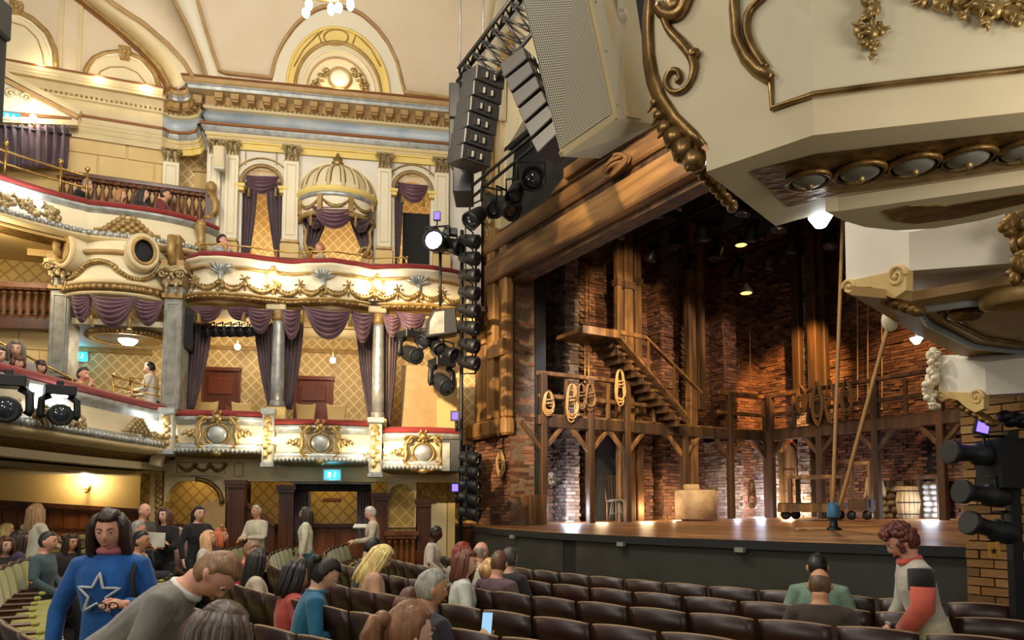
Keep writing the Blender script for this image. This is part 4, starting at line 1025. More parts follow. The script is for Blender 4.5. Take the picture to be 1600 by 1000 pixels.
lb('rail_cushion', [(-.2, -.02), (-.16, .05), (-.02, .05), (.05, .0), (.05, -.07), (0, -.09)], 'redrail')
lb('silver_moulding', [(0, -.08), (.05, -.09), (.05, -.14), (.0, -.18), (-.03, -.26)], 'silver')
lb('panel', [(-.03, -.25), (-.02, -.4), (.03, -.58)], 'cream')
lb('silver_bead_ground', [(.02, -.57), (.11, -.62), (.13, -.68), (.1, -.74)], 'silver')
lb('lower_moulding', [(.1, -.73), (.13, -.76), (.08, -.82), (-.1, -.86)], 'pale')
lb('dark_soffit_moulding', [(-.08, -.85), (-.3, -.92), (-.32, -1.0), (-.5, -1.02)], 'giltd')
mb_ = MB()
for p, d in along(lc_path, .1):
 nn = Vector((d.y, -d.x)); q = p + nn * .125; mb_.ball((q.x, q.y, zL - .68), (.045, .045, .055), 6, 4)
o = mb_.build('bead_row', M['silver'], lc); o['kind'] = 'stuff'
plate([(p[0] - .3, p[1]) for p in lc_path] + [(-6.0, 17.5), (-13, 16), (-13, 7.6)], 'ceiling_under_circle', 'cream', zL - .98, .12)
plate([(p[0] - .25, p[1]) for p in lc_path] + [(-6.0, 17.5), (-13, 16), (-13, 7.6)], 'floor_circle', 'carpet', zL - .6, .3)
globe_cluster('cluster of lit globes in silver foliage on the lower circle front beside the boxes', off_path(lc_path, 31, .08, zL - .52), 9, [(-.28, .12, .075), (.0, .08, .07), (.25, .05, .07)], 'capital', n=80, spread=(.6, .1))
globe_cluster('cluster of lit globes on the lower circle front behind the moving lights', off_path(lc_path, 15, .06, zL - .45), 8, [(-.3, .1, .07), (.05, .1, .07), (.3, .02, .07)], 'capital', n=80, spread=(.55, .1))
mount(lc, along_path_fn(lc_path, 25, .05, zL - .55), 'capital', 4, k=.7)
for k, (off, dz, w, mt) in enumerate(((-.75, -1.02, .2, 'tan'), (-1.3, -1.08, .16, 'pale'), (-1.9, -1.06, .12, 'giltd'))):
 m = MB(); m.sweep([(off - w, zL + dz), (off - w, zL + dz - .08), (off + w, zL + dz - .08), (off + w, zL + dz)], lc_path[4:]); struct('trim_%d' % (4 + k), m, M[mt])
# === first tier boxes
BN = -2.1
zf1 = B.z(500, 690, 0) ; zsof = zB - .06
m = MB(B.M); m.span((B.s(236, BN), BN - .1, zf1 - .5), (B.s(748, BN), BN, zsof + .1)); struct('wall_lower_box_back', m, M['lattice'])
m = MB(B.M); m.span((B.s(255, 0), BN, zf1 - .12), (B.s(745, 0), -.25, zf1)); struct('floor_lower_boxes', m, M['carpet'])
m = MB(B.M); m.span((B.s(250, -1), BN, zsof - .02), (B.s(742, -1), -1.2, zsof + .06)); struct('ceiling_lower_boxes', m, M['pale'])
m = MB(B.M); m.span((B.s(290, BN + .02, 520), BN, B.z(500, 552, BN)), (B.s(640, BN + .02, 520), BN + .05, B.z(500, 546, BN))); struct('trim_7', m, M['giltm'])
m = MB(B.M); m.span((B.s(290, BN + .02, 520), BN, B.z(500, 524, BN)), (B.s(640, BN + .02, 520), BN + .08, B.z(500, 512, BN))); struct('trim_8', m, M['pale'])
m = MB(B.M); m.span((B.s(290, BN + .02, 520), BN, B.z(500, 512, BN)), (B.s(640, BN + .02, 520), BN + .04, B.z(500, 480, BN))); struct('trim_9', m, M['ivory'])
for k, uu in enumerate((296, 604)):
 m = MB(B.M); sx = B.s(uu, -1.2); m.span((sx - .04, BN, zf1), (sx + .04, -.35 if k else -.6, zsof)); struct('wall_box_divider_%d' % (k + 1), m, M['lattice2' if not k else 'ochre'])
m = MB(B.M); m.span((B.s(627, -.9), -.95, zf1), (B.s(712, -.9), -.88, B.z(660, 572, -.9))); struct('wall_plain_screen', m, M['tan'])
m = MB(B.M); m.span((B.s(683, -.8), -.88, zf1), (B.s(714, -.8), -.8, B.z(690, 590, -.8))); struct('wall_plain_return', m, M['ochre'])
def panel_door(fr, u0, v0, u1, n, zbot, label, mt='doorwood'):
 s0, zt = fr.px(u0, v0, n); s1 = fr.s(u1, n, v0)
 t = thing('panelled_door', label, 'door', fr.w((s0 + s1) / 2, n, zbot)); w = s1 - s0
 m = MB(fr.M)
 for a, b in (((s0 - .07, zbot), (s0, zt)), ((s1, zbot), (s1 + .07, zt)), ((s0 - .09, zt), (s1 + .09, zt + .09))): m.span((a[0], n, a[1]), (b[0], n + .07, b[1]))
 m.build('door_case', M[mt], t, bevel=.012)
 lf = MB(fr.M); lf.span((s0, n, zbot), (s1, n + .03, zt)); leaf = lf.build('door_leaf', M[mt], t)
 m = MB(fr.M); h = zt - zbot; m.span((s0 + w * .12, n + .03, zt - h * .3), (s1 - w * .12, n + .055, zt - h * .08)); m.build('raised_panel', M[mt], leaf, bevel=.015)
 for k in range(3):
  a = s0 + w * (.12 + .265 * k); b = a + w * .22; ztop = zt - h * (.42 if k != 1 else .38)
  m = MB(fr.M); m.prism([(a, zbot + h * .08), (b, zbot + h * .08), (b, ztop - (.06 if k != 1 else 0) * (1 if k == 2 else .0) * h), (a, ztop - (.06 if k == 0 else 0) * h)], n + .03, n + .055); m.build('raised_panel', M[mt], leaf, bevel=.015)
 m = MB(fr.M); m.box((s0 + w * .08, n + .05, zbot + h * .45), (.04, .03, .26)); m.ball((s0 + w * .08, n + .08, zbot + h * .5), .03); m.build('handle', M['brass'], leaf)
 return t
panel_door(B, 320, 580, 371, BN + .02, zf1, 'red-brown panelled door in the first lower box')
panel_door(B, 465, 594, 516, BN + .02, zf1, 'red-brown panelled door in the middle lower box')
def box_chair(u, n, label):
 s = B.s(u, n, 640); t = thing('box_chair', label, 'chair', B.w(s, n, zf1), 'chairs in the lower boxes')
 m = MB(B.M); m.box((s, n, zf1 + .44), (.42, .42, .07)); m.build('seat', M['pale'], t, bevel=.02)
 m = MB(B.M); m.prism([(s - .16, zf1 + .5), (s + .16, zf1 + .5), (s + .2, zf1 + .84), (s + .1, zf1 + .81), (s - .1, zf1 + .81), (s - .2, zf1 + .84)], n - .22, n - .16); m.build('backrest', M['ochre'], t, bevel=.015)
 for a in (-.17, .17):
  for b in (-.17, .17):
   m = MB(B.M); m.bar((s + a, n + b, zf1), (s + a, n + b, zf1 + .42), .035); m.build('leg', M['maho'], t)
for u, lb_ in ((321, 'pale box chair nearest the end pier in the first lower box'), (375, 'pale box chair by the column in the first lower box'), (476, 'pale box chair in front of the middle box door'), (525, 'pale box chair beside the lattice wall of the middle box')):
 box_chair(u, -.75, lb_)
for u, v, n, lb_ in ((371, 542, -1.5, 'small lit globe hanging in the first lower box'), (520, 563, -1.5, 'small lit globe hanging in the middle lower box')):
 p = B.at(u, v, n); t = thing('globe_lamp', lb_, 'lamp', B.w(*p)); m = MB(B.M); m.ball(p, .06, 12, 8); m.build('globe', M['bulb'], t)
 m = MB(B.M); m.tube([p, (p.x, p.y, zsof)], .012, 6); m.build('stem', M['brass'], t)
 light('box_light', 'POINT', B.w(p.x, p.y + .1, p.z), 22, (1, .86, .64), .06)
light('box_light', 'POINT', B.w(B.s(660), -1.5, B.z(640, 520)), 10, (1, .84, .6), .1)
for u in (408, 528, 645):
 light('upper_box_light', 'POINT', B.w(B.s(u, -2), UPN - 1.2, zt2 + 1.1), 40, (1, .86, .64), .1)
def column(u, vt, vb, w_px, label, plinth=(30, 28)):
 p0, p1 = B.at(u, vt, -.12), B.at(u, vb, -.12); r = (B.s(u + w_px / 2, -.12) - B.s(u - w_px / 2, -.12)) / 2
 t = thing('column', label, 'column', B.w(p1.x, p1.y, p1.z - .3), 'silver columns of the lower boxes'); h = p0.z - p1.z
 m = MB(B.M); m.lathe([(r, 0), (r * 1.02, h * .3), (r * .92, h * .86), (r * .9, h * .9)], 20, (p1.x, p1.y, p1.z)); m.build('shaft', M['silver'], t)
 m = MB(B.M); m.lathe([(r * 1.25, -.04), (r * 1.25, .0), (r * 1.1, .03), (r * 1.15, .06), (r, .09)], 20, (p1.x, p1.y, p1.z)); m.build('base_ring', M['silverd'], t)
 m = MB(B.M); m.lathe([(r * .9, h * .9), (r * 1.15, h * .93), (r * 1.0, h * .95), (r * 1.3, h * .98), (r * 1.3, h)], 20, (p1.x, p1.y, p1.z)); m.build('cap_ring', M['giltm'], t)
 m = MB(B.M); m.box((p1.x, p1.y, p1.z - .2), (r * 3.0, r * 3, .32)); m.build('plinth', M['ochre'], t, bevel=.02)
 m = MB(B.M); m.box((p0.x, p0.y, p0.z + .06), (r * 3.0, r * 3, .12)); m.build('impost', M['pale'], t, bevel=.02)
column(433, 488, 634, 21, 'silver column between the first and middle lower boxes')
column(590, 492, 652, 19, 'silver column between the middle and stage-end lower boxes')
def lower_drapes(label, drapes, swags, tassels):
 t = thing('box_drapes', label, 'curtain', B.w(*B.at(drapes[0][0][0], 620, -.1)), 'drapes of the lower boxes')
 for d in drapes:
  m = MB(B.M); drape(m, B, d[0], d[1], d[2] if len(d) > 2 else -.35, 6, .055, 36, 16, ease=1.5); m.build('side_drape', M['purple'], t, thick=.012)
 for a, b, sag, n in swags:
  m = MB(B.M); swag(m, B, a, b, sag, n, 6, .045, .2); m.build('swag', M['purplel'], t, thick=.012)
 for u, v in tassels:
  m = MB(B.M); tassel(m, B.at(u, v, .12), .24, .05); m.build('tassel', M['giltm'], t)
lower_drapes('purple drapes and swags of the first lower box, beside the pier', [((296, 330, 505), (292, 303, 640), -.45), ((398, 428, 505), (420, 430, 640), -.4)], [((298, 478), (350, 480), 22, -.02), ((352, 480), (398, 480), 18, -.02), ((384, 478), (428, 484), 38, -.0)], [(311, 484), (381, 482), (402, 486)])
lower_drapes('purple drapes and deep swag of the middle lower box', [((438, 474, 500), (440, 456, 640), -.35), ((556, 584, 500), (577, 584, 660), -.4)], [((438, 482), (474, 482), 46, .0), ((472, 478), (552, 486), 46, .08), ((548, 484), (584, 490), 46, .0)], [(472, 484), (548, 490)])
lower_drapes('purple drapes and swags of the stage-end lower box', [((597, 622, 505), (600, 609, 670), -.35)], [((597, 490), (630, 490), 34, .0), ((618, 486), (668, 490), 34, .05)], [(618, 492)])
def parapet(u0, u1, vtop, vbot, label, lampside=()):
 n0 = .12; uc_ = (u0 + u1) / 2; s0, s1 = B.s(u0, n0, vtop), B.s(u1, n0, vtop); zt = B.z(uc_, vtop, n0); zb = B.z(uc_, vbot, n0); h = zt - zb
 k = 12; path = []
 for i in range(k + 1):
  t = i / k; s = s0 + (s1 - s0) * t; path.append((s, n0 - .0 + .12 * math.sin(PI * t)))
 wp = [tuple((B.M @ Vector((s, n, 0)))[:2]) for s, n in path]
 t = thing('box_parapet', label, 'balcony', B.w((s0 + s1) / 2, n0, zb), 'lower box fronts')
 def bnd(name, prof, mt, sm=True):
  m = MB(); m.sweep([(o, zt + f * h) for o, f in prof], wp, smooth=sm); return m.build(name, M[mt], t)
 bnd('rail_cushion', [(-.3, -.03), (-.26, .05), (-.04, .05), (.02, .0), (.02, -.08), (-.04, -.1)], 'redrail')
 bnd('silver_moulding', [(-.04, -.09), (.03, -.1), (.04, -.16), (-.0, -.2), (-.02, -.26), (-.07, -.29)], 'silver')
 bnd('panel', [(-.07, -.28), (-.08, -.5), (-.06, -.72)], 'cream')
 bnd('silver_torus', [(-.07, -.7), (.0, -.72), (.05, -.78), (.04, -.84)], 'silver')
 bnd('gadroon_ground', [(.04, -.83), (.06, -.87), (.04, -.93), (-.02, -.97)], 'silverd')
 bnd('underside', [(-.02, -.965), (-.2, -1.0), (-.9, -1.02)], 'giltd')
 bnd('back_face', [(-.3, -.03), (-.32, -.9)], 'ochre')
 mb_ = MB()
 for p, d in along(wp, .075):
  nn = Vector((d.y, -d.x)); q = p + nn * .05; mb_.ball((q.x, q.y, zt - .9 * h), (.03, .03, .045), 6, 4)
 o = mb_.build('gadroon_row', M['silver'], t); o['kind'] = 'stuff'
 return t, zt, zb, h
def cartouche(root, u, v, n, sc=1.0):
 p = B.at(u, v, n); m = MB(B.M); m.ball((p.x, p.y + .04, p.z), (.17 * sc, .07, .16 * sc), 18, 12); m.build('silver_boss', M['silver'], root)
 m = MB(B.M)
 m.tube([(p.x + .2 * sc * math.cos(a * PI / 12), p.y + .03, p.z + .19 * sc * math.sin(a * PI / 12)) for a in range(24)], .032 * sc, 6, closed=True)
 for sx in (-1, 1):
  m.tube([(p.x + sx * .05 * sc, p.y + .03, p.z + .26 * sc), (p.x + sx * .22 * sc, p.y + .05, p.z + .3 * sc), (p.x + sx * .33 * sc, p.y + .04, p.z + .16 * sc), (p.x + sx * .3 * sc, p.y + .05, p.z - .02), (p.x + sx * .34 * sc, p.y + .03, p.z - .16 * sc), (p.x + sx * .2 * sc, p.y + .04, p.z - .3 * sc), (p.x + sx * .04 * sc, p.y + .04, p.z - .34 * sc)], [.03, .05, .045, .05, .045, .05, .03], 6)
  volute(m, (p.x + sx * .27 * sc, p.y + .05, p.z + .24 * sc), .09 * sc, 1.3, .03, sx, 16); volute(m, (p.x + sx * .25 * sc, p.y + .05, p.z - .25 * sc), .1 * sc, 1.3, .03, -sx, 16)
  for i in range(5): m.ball((p.x + sx * (.36 + .055 * i) * sc, p.y + .03, p.z + (.0 + .03 * (i % 2)) * sc), ((.06 - .006 * i) * sc, .03, (.08 - .012 * i) * sc), 6, 5)
 m.ball((p.x, p.y + .07, p.z + .3 * sc), (.09 * sc, .06, .07 * sc), 8, 6); m.ball((p.x, p.y + .06, p.z - .34 * sc), (.1 * sc, .05, .06 * sc), 8, 6)
 leafy(m, (p.x, p.y + .06, p.z + .3 * sc), .13 * sc, 7, .5, 5); m.build('carved_cartouche', M['gilt'], root)
for (u0, u1, vt, vb, uc_, vc, lb_) in ((274, 414, 645, 712, 340, 679, 'lower box front with silver-bossed cartouche nearest the circle'), (430, 578, 659, 726, 501, 693, 'middle lower box front with silver-bossed cartouche'), (598, 722, 671, 738, 661, 708, 'stage-end lower box front with silver-bossed cartouche')):
 t, zt, zb, h = parapet(u0, u1, vt, vb, lb_); cartouche(t, uc_, vc, .2, 1.0)
def strip(u0, u1, v0, v1, label, lamps=True):
 s0, s1 = B.s(u0, .25, v0), B.s(u1, .25, v0); zt, zb = B.z(u0, v0, .25), B.z(u0, v1, .25); c = (s0 + s1) / 2; w = s1 - s0
 t = thing('pilaster_strip', label, 'pilaster', B.w(c, .2, zb), 'pilaster strips of the lower boxes')
 m = MB(B.M); m.span((s0, -.2, zb), (s1, .28, zt)); m.build('shaft', M['cream'], t)
 m = MB(B.M);
 for x0, x1, y0, y1 in ((s0, s1, zb, zb + .03), (s0, s0 + .025, zb, zt), (s1 - .025, s1, zb, zt), (s0, s1, zt - .03, zt)): m.span((x0, .27, y0), (x1, .3, y1))
 m.build('silver_edge', M['silver'], t)
 m = MB(B.M); m.box((c, .1, zt + .04), (w * 1.25, .5, .09)); m.build('cap', M['silver'], t); m = MB(B.M); m.box((c, .12, zb - .03), (w * 1.15, .42, .07)); m.build('foot', M['silver'], t)
 m = MB(B.M)
 for i in range(9): m.ball((c + (.03 if i % 2 else -.03), .3, zt - .12 - (zt - zb) * .8 * i / 9), (.05, .03, .05), 6, 5)
 m.ball((c, .3, zt - .1), (w * .3, .04, .06)); m.build('fruit_drop', M['giltm'], t)
 if lamps:
  for sx in (-1, 1):
   q = Vector((c + sx * w * .85, .38, (zt * .45 + zb * .55))); l = MB(B.M); l.ball(q, (.05, .05, .065), 12, 8); l.build('bulb', M['bulb'], t)
   l = MB(B.M); l.tube([(c + sx * w * .4, .28, q.z - .06), (q.x, .36, q.z - .1), (q.x, .38, q.z - .05)], .012, 6); l.build('lamp_arm', M['brass'], t)
   light('strip_light', 'POINT', B.w(q.x + sx * .08, .5, q.z + .02), 9, (1, .86, .6), .06)
 return t
strip(250, 272, 645, 704, 'gilt-dropped pilaster strip between the circle and the lower boxes', False)
strip(411, 428, 646, 724, 'gilt-dropped pilaster strip with lamps between the first and middle box fronts')
strip(577, 597, 660, 740, 'gilt-dropped pilaster strip with lamps between the middle and stage-end box fronts')
# === circle side recess: lattice wall, dome lamp, balustrade
D = Frame((pt(180, 600, 15.0).x, 15.0), (.965, .26))
m = MB(D.M); m.span((D.s(100, 0, 600), -.1, zL - .9), (D.s(262, 0, 600), 0, zU - .75)); struct('wall_circle_recess', m, M['lattice'])
m = MB(D.M); m.span((D.s(104, .05, 545), 0, D.z(180, 552, .05)), (D.s(262, .05, 545), .08, D.z(180, 545, .05))); struct('trim_10', m, M['giltm'])
plate([(pt(84, 500, 12.8).x, 12.8), (pt(262, 500, 13.2).x, 13.2), (pt(262, 500, 15.4).x, 15.5), (pt(84, 500, 15).x, 15.0)], 'ceiling_circle_recess', 'ivory', pt(180, 522, 13.6).z + .12, .1)
c = pt(200, 531, 13.6); t = thing('ceiling_rose_lamp', 'shallow gilt-ringed ceiling dome with a lit bowl over the side seats', 'lamp', c)
m = MB(); m.tube([(c.x + .62 * math.cos(a * PI / 20), c.y + .62 * math.sin(a * PI / 20), c.z + .02) for a in range(40)], .045, 6, closed=True); m.build('gilt_ring', M['gilt'], t)
mb_ = MB()
for a in range(56): mb_.ball((c.x + .69 * math.cos(a * PI / 28), c.y + .69 * math.sin(a * PI / 28), c.z + .03), (.04, .04, .03), 5, 4)
mb_.build('leaf_ring', M['gilt'], t)
m = MB(); m.lathe([(.6, .0), (.45, .07), (.2, .1), (0, .1)], 24, (c.x, c.y, c.z)); m.build('dome', M['ivory'], t)
m = MB(); m.lathe([(.0, -.1), (.1, -.09), (.16, -.03), (.17, .03), (.1, .05)], 16, (c.x, c.y, c.z)); m.build('bowl', M['bulb'], t)
light('rose_light', 'POINT', (c.x, c.y, c.z - .3), 26, (1, .84, .56), .12)
exit_sign(D, 113, 549, 136, 564, .05, 'green-blue exit sign on the lattice wall of the side recess', 3)
t = thing('bay_drapes', 'purple swags with tassels hung below the bowed bay', 'curtain', pt(185, 510, 12.9)); E = Frame((pt(185, 480, 12.72).x, 12.72), (1, .1))
for a, b, sag in (((112, 462), (146, 462), 40), ((140, 460), (214, 464), 48), ((206, 466), (256, 472), 38)):
 m = MB(E.M); swag(m, E, a, b, sag, .0 if a[0] != 140 else .12, 6, .04, .2); m.build('swag', M['purplel'], t, thick=.012)
for u, v in ((143, 492), (203, 496)):
 m = MB(E.M); tassel(m, E.at(u, v, .16), .2, .045); m.build('tassel', M['giltm'], t)
G = Frame((pt(40, 520, 13.6).x, 13.6), (.94, .342))
gw = sroot('wall_circle_side')
m = MB(G.M); m.span((G.s(-40, 0, 500), -.2, zL - .8), (G.s(88, 0, 500), -.03, zU - .75)); m.build('backing', M['ochre'], gw)
zz = zL - .3; row = 0
while zz < G.z(40, 512, 0):
 x = G.s(-40, 0, 500) + (row % 2) * .35
 while x < G.s(80, 0, 500):
  m = MB(G.M); m.span((x + .006, -.05, zz + .006), (min(x + .7, G.s(84, 0, 500)) - .006, 0, zz + .36)); m.build('ashlar_block', M['stone'], gw, bevel=.008); x += .7
 zz += .37; row += 1
m = MB(G.M); m.span((G.s(-40, 0, 450), -.03, G.z(40, 440, 0)), (G.s(82, 0, 450), -.01, zU - .75)); m.build('papered_upper_part', M['lattice3'], gw)
bl = thing('balustrade', 'carved brown balustrade on the shelf beyond the piers', 'balustrade', G.w(*G.at(40, 495, .4)))
p0, p1 = G.at(-20, 497, .3), G.at(80, 500, .3); h2 = G.z(40, 446, .3) - G.z(40, 494, .3); bm2 = baluster_me(h2, .085, M['balwood'])
for i in range(9): piece('baluster', bm2, bl, G.M @ p0.lerp(p1, i / 8))
m = MB(G.M); m.bar(p0 + Vector((0, 0, h2 + .05)), p1 + Vector((0, 0, h2 + .05)), .16, .1); m.build('top_rail', M['mahol'], bl)
m = MB(G.M); m.bar(p0 + Vector((0, 0, -.09)), p1 + Vector((0, 0, -.09)), .2, .2); m.build('bottom_beam', M['maho'], bl)
m = MB(); a, b = pt(-20, 525, 11.2), pt(112, 592, 12.6); m.tube([a, b], .018, 6); hr2 = thing('handrail', 'sloping brass handrail above the circle seats', 'handrail', (b.x, b.y, zL - .3)); m.build('bar', M['brass'], hr2)
m = MB(); m.tube([b, (b.x, b.y, zL - .3)], .018, 6); m.build('post', M['brass'], hr2)
br = thing('brass_barrier', 'brass barrier rail with posts beside the lattice wall', 'railing', pt(190, 640, 13.2))
Z = lambda u, v: pt(u, v, 13.1)
for a, b in (((176, 588), (250, 608)), ((176, 603), (250, 619))):
 m = MB(); m.tube([Z(*a), Z(*b)], .016, 6); m.build('bar', M['brass'], br)
for u in (177, 206):
 m = MB(); m.tube([Z(u, 586 + (u - 177) * .28), Z(u, 640)], .018, 6); m.ball(Z(u, 586 + (u - 177) * .28), .035); m.build('post', M['brass'], br)
m = MB(); m.tube([Z(203, 602), Z(203, 590), Z(226, 592), Z(226, 606)], .014, 6); m.build('top_loop', M['brass'], br)
# === stalls level below the boxes
SN = -.55
zdl = B.z(500, 745, SN); fl = 0.0
m = MB(B.M); m.span((B.s(262, SN), SN - .2, B.z(400, 752, SN)), (B.s(748, SN), SN, zf1 - .1)); frz = struct('wall_stalls_frieze', m, M['pale'])
for (u0, u1, v0, v1) in ((276, 352, 722, 740), (366, 380, 723, 745), (660, 672, 755, 775), (684, 696, 757, 777)):
 m = MB(B.M); a, b = B.at(u0, v0, SN), B.at(u1, v1, SN)
 for x0, x1, y0, y1 in ((a.x, b.x, a.z - .012, a.z), (a.x, b.x, b.z, b.z + .012), (a.x, a.x + .012, b.z, a.z), (b.x - .012, b.x, b.z, a.z)): m.span((x0, SN - .01, y0), (x1, SN + .012, y1))
 m.build('panel_line', M['giltd'], frz)
for i in range(3):
 m = MB(B.M); garland(m, B.at(280 + 24 * i, 727, SN + .02), B.at(304 + 24 * i, 728, SN + .02), .09, .025, 10, i); leafy(m, B.at(304 + 24 * i, 727, SN + .02), .06, 6, .5, i); m.build('garland', M['giltd'], frz)
m = MB(B.M); m.span((B.s(225, -1.6), -1.75, fl), (B.s(745, -1.6), -1.6, zf1)); struct('wall_stalls_back', m, M['lattice3'])
ddo = sroot('wall_stalls_dado')
zd = B.z(530, 824, -1.6); m = MB(B.M); m.span((B.s(240, -1.6), -1.6, fl), (B.s(745, -1.6), -1.55, zd)); m.build('dado_board', M['mahol'], ddo)
m = MB(B.M); m.span((B.s(240, -1.6), -1.55, zd), (B.s(745, -1.6), -1.46, zd + .08)); m.build('dado_rail', M['maho'], ddo)
for i in range(14):
 a = B.s(245 + 36 * i, -1.55); m = MB(B.M); m.span((a + .05, -1.55, zd - .62), (a + .4, -1.525, zd - .1)); m.build('dado_panel', M['mahol'], ddo, bevel=.012)
def wood_pilaster(u0, u1, vt, label):
 n = SN; s0, s1 = B.s(u0, n, 790), B.s(u1, n, 790); zt = B.z((u0 + u1) / 2, vt, n); c = (s0 + s1) / 2; w = s1 - s0
 t = thing('wood_pilaster', label, 'pilaster', B.w(c, n, fl), 'mahogany pilasters of the stalls')
 m = MB(B.M); m.span((s0, n - .25, fl), (s1, n + .05, zt - .12)); m.build('shaft', M['maho'], t)
 for k in range(4):
  a = s0 + w * (.12 + .2 * k); m = MB(B.M); m.span((a, n + .05, fl + .9), (a + w * .12, n + .065, zt - .22)); m.build('flute', M['maho'], t)
 m = MB(B.M); m.box((c, n - .08, zt - .09), (w * 1.15, .4, .06)); m.box((c, n - .08, zt - .02), (w * 1.35, .46, .08)); m.build('capital', M['maho'], t)
 m = MB(B.M); m.box((c, n - .08, fl + .4), (w * 1.2, .38, .8)); m.build('plinth', M['maho'], t, bevel=.015)
wood_pilaster(356, 382, 752, 'fluted mahogany pilaster beside the plaster arch by the circle')
wood_pilaster(436, 459, 760, 'fluted mahogany pilaster on the circle side of the stalls exit')
wood_pilaster(583, 606, 772, 'fluted mahogany pilaster on the stage side of the stalls exit')
wood_pilaster(652, 676, 782, 'fluted mahogany pilaster nearest the brick proscenium')
m = MB(B.M); a, b = B.s(607, SN), B.s(652, SN); arch_wall(m, a, b, B.z(630, 824, SN), zf1 - .3, [(B.s(609, SN), B.s(649, SN), B.z(630, 823, SN), B.z(630, 776, SN))], SN - .08, SN - .02); struct('wall_stalls_niche', m, M['pale'])
m = MB(B.M); m.span((a, SN - .12, fl), (b, SN - .08, zf1 - .3)); struct('wall_stalls_niche_back', m, M['lattice2'])
bl2 = thing('balustrade', 'low mahogany balustrade under the arched niche', 'balustrade', B.w((a + b) / 2, SN + .1, fl)); zt_ = B.z(630, 832, SN)
hb2 = zt_ - fl - .35; bm3 = baluster_me(hb2, .06, M['mahol'])
for i in range(5): piece('baluster', bm3, bl2, B.w(a + (b - a) * (i + .5) / 5, SN + .1, fl + .3))
m = MB(B.M); m.span((a - .05, SN + .0, zt_ - .05), (b + .05, SN + .2, zt_ + .03)); m.build('top_rail', M['mahol'], bl2); m = MB(B.M); m.span((a, SN + .0, fl), (b, SN + .2, fl + .3)); m.build('base', M['maho'], bl2)
m = MB(B.M); arch_wall(m, B.s(262, SN), B.s(356, SN), B.z(300, 784, SN), B.z(300, 750, SN) + .1, [(B.s(266, SN), B.s(346, SN), B.z(300, 784, SN), B.z(300, 784, SN))], SN - .2, SN); struct('wall_stalls_arch', m, M['pale'])
m = MB(B.M); q = [B.at(306 + 41 * math.cos(PI * .5 * i / 10), 786 - 37 * math.sin(PI * .5 * i / 10), SN + .02) for i in range(11)]; m.tube(q, .05, 6); tag(m.build('arch_scroll_band', M['giltd']), 'dark gilt scroll band on the plaster arch by the circle', 'moulding')
m = MB(B.M); m.span((B.s(240, SN), SN - .25, fl), (B.s(258, SN), SN, zf1 - .1)); o = struct('wall_stalls_gilt_pier', m, M['ochre'])
m = MB(B.M)
for i in range(16): m.ball(B.at(248 + (2 if i % 2 else -2), 745 + i * 4.6, SN + .03), (.05, .03, .05), 6, 5)
m.build('carved_drop', M['giltm'], o)
m = MB(B.M); m.span((B.s(325, SN), SN - .2, fl), (B.s(357, SN), SN - .02, B.z(340, 784, SN))); struct('wall_stalls_fluted_pier', m, M['tan'])
m = MB(B.M); m.span((B.s(456, SN), SN - .3, B.z(520, 756, SN)), (B.s(584, SN), SN - .1, zf1 - .05)); struct('wall_exit_lintel', m, M['silverd'])
t = thing('exit_curtains', 'dark curtains with a black pelmet at the stalls exit', 'curtain', B.w(B.s(520, SN), SN - .3, fl))
m = MB(B.M); drape(m, B, (460, 580, 756), (460, 580, 768), SN - .25, 20, .03, 60, 3); m.build('pelmet', M['blackm'], t, thick=.01)
for u0, u1 in ((461, 485), (558, 580)):
 m = MB(B.M); drape(m, B, (u0, u1, 764), (u0, u1, 850), SN - .35, 5, .04); m.build('side_drape', M['purple'], t, thick=.01)
exit_sign(B, 507, 735, 531, 749, SN + .5, 'green-blue exit sign hanging under the middle box', 3)
m = MB(B.M); a, b = B.at(504, 778, -1.58), B.at(533, 783, -1.58); m.span((a.x, -1.6, b.z), (b.x, -1.57, a.z)); tag(m.build('notice_plate', M['mahol'], bevel=.01), 'small wooden notice plate on the lattice wall by the exit', 'plate')
light('stalls_light', 'POINT', B.w(B.s(520, -1), -1.0, zf1 - .35), 16, (1, .74, .38), .1)
light('stalls_light', 'POINT', B.w(B.s(630, -.3), .1, zf1 - .4), 5, (1, .74, .38), .1)
light('stalls_light', 'POINT', B.w(B.s(310, -.9), -1.0, zf1 - .4), 12, (1, .78, .45), .1)
m = MB(B.M); m.span((B.s(382, SN), SN - .6, fl), (B.s(388, SN), SN - .55, zf1 - .2)); struct('wall_stair_side', m, M['maho'])
t = thing('stair_panelling', 'dark sloping stair panelling beside the exit', 'panelling', B.w(B.s(412, -.9), -.9, fl))
m = MB(B.M); m.prism([(B.s(386, -.9), fl), (B.s(434, -.9), fl), (B.s(434, -.9), B.z(430, 822, -.9)), (B.s(386, -.9), B.z(390, 786, -.9))], -.95, -.9); m.build('string_board', M['maho'], t)
m = MB(B.M); m.bar((B.s(386, -.9), -.87, B.z(390, 784, -.9)), (B.s(434, -.9), -.87, B.z(430, 820, -.9)), .07); m.build('handrail', M['mahol'], t)
m = MB(B.M); m.span((B.s(676, -.3), -.5, fl), (B.s(700, -.3), -.42, B.z(690, 786, -.3))); struct('door_1', m, M['pale'])
m = MB(B.M); m.span((B.s(701, -.3), -.45, fl), (B.s(712, -.3), -.3, B.z(706, 786, -.3))); struct('door_2', m, M['ochre'])
K = Frame((pt(120, 760, 15.6).x, 15.6), (.96, .28))
m = MB(K.M); m.span((K.s(-60, 0, 750), -.1, fl), (K.s(245, 0, 750), 0, zL - .95)); struct('wall_stalls_side', m, M['ochre'])
kd = sroot('wall_side_dado'); m = MB(K.M); zk0, zk1 = K.z(0, 786, .06), K.z(215, 799, .06)
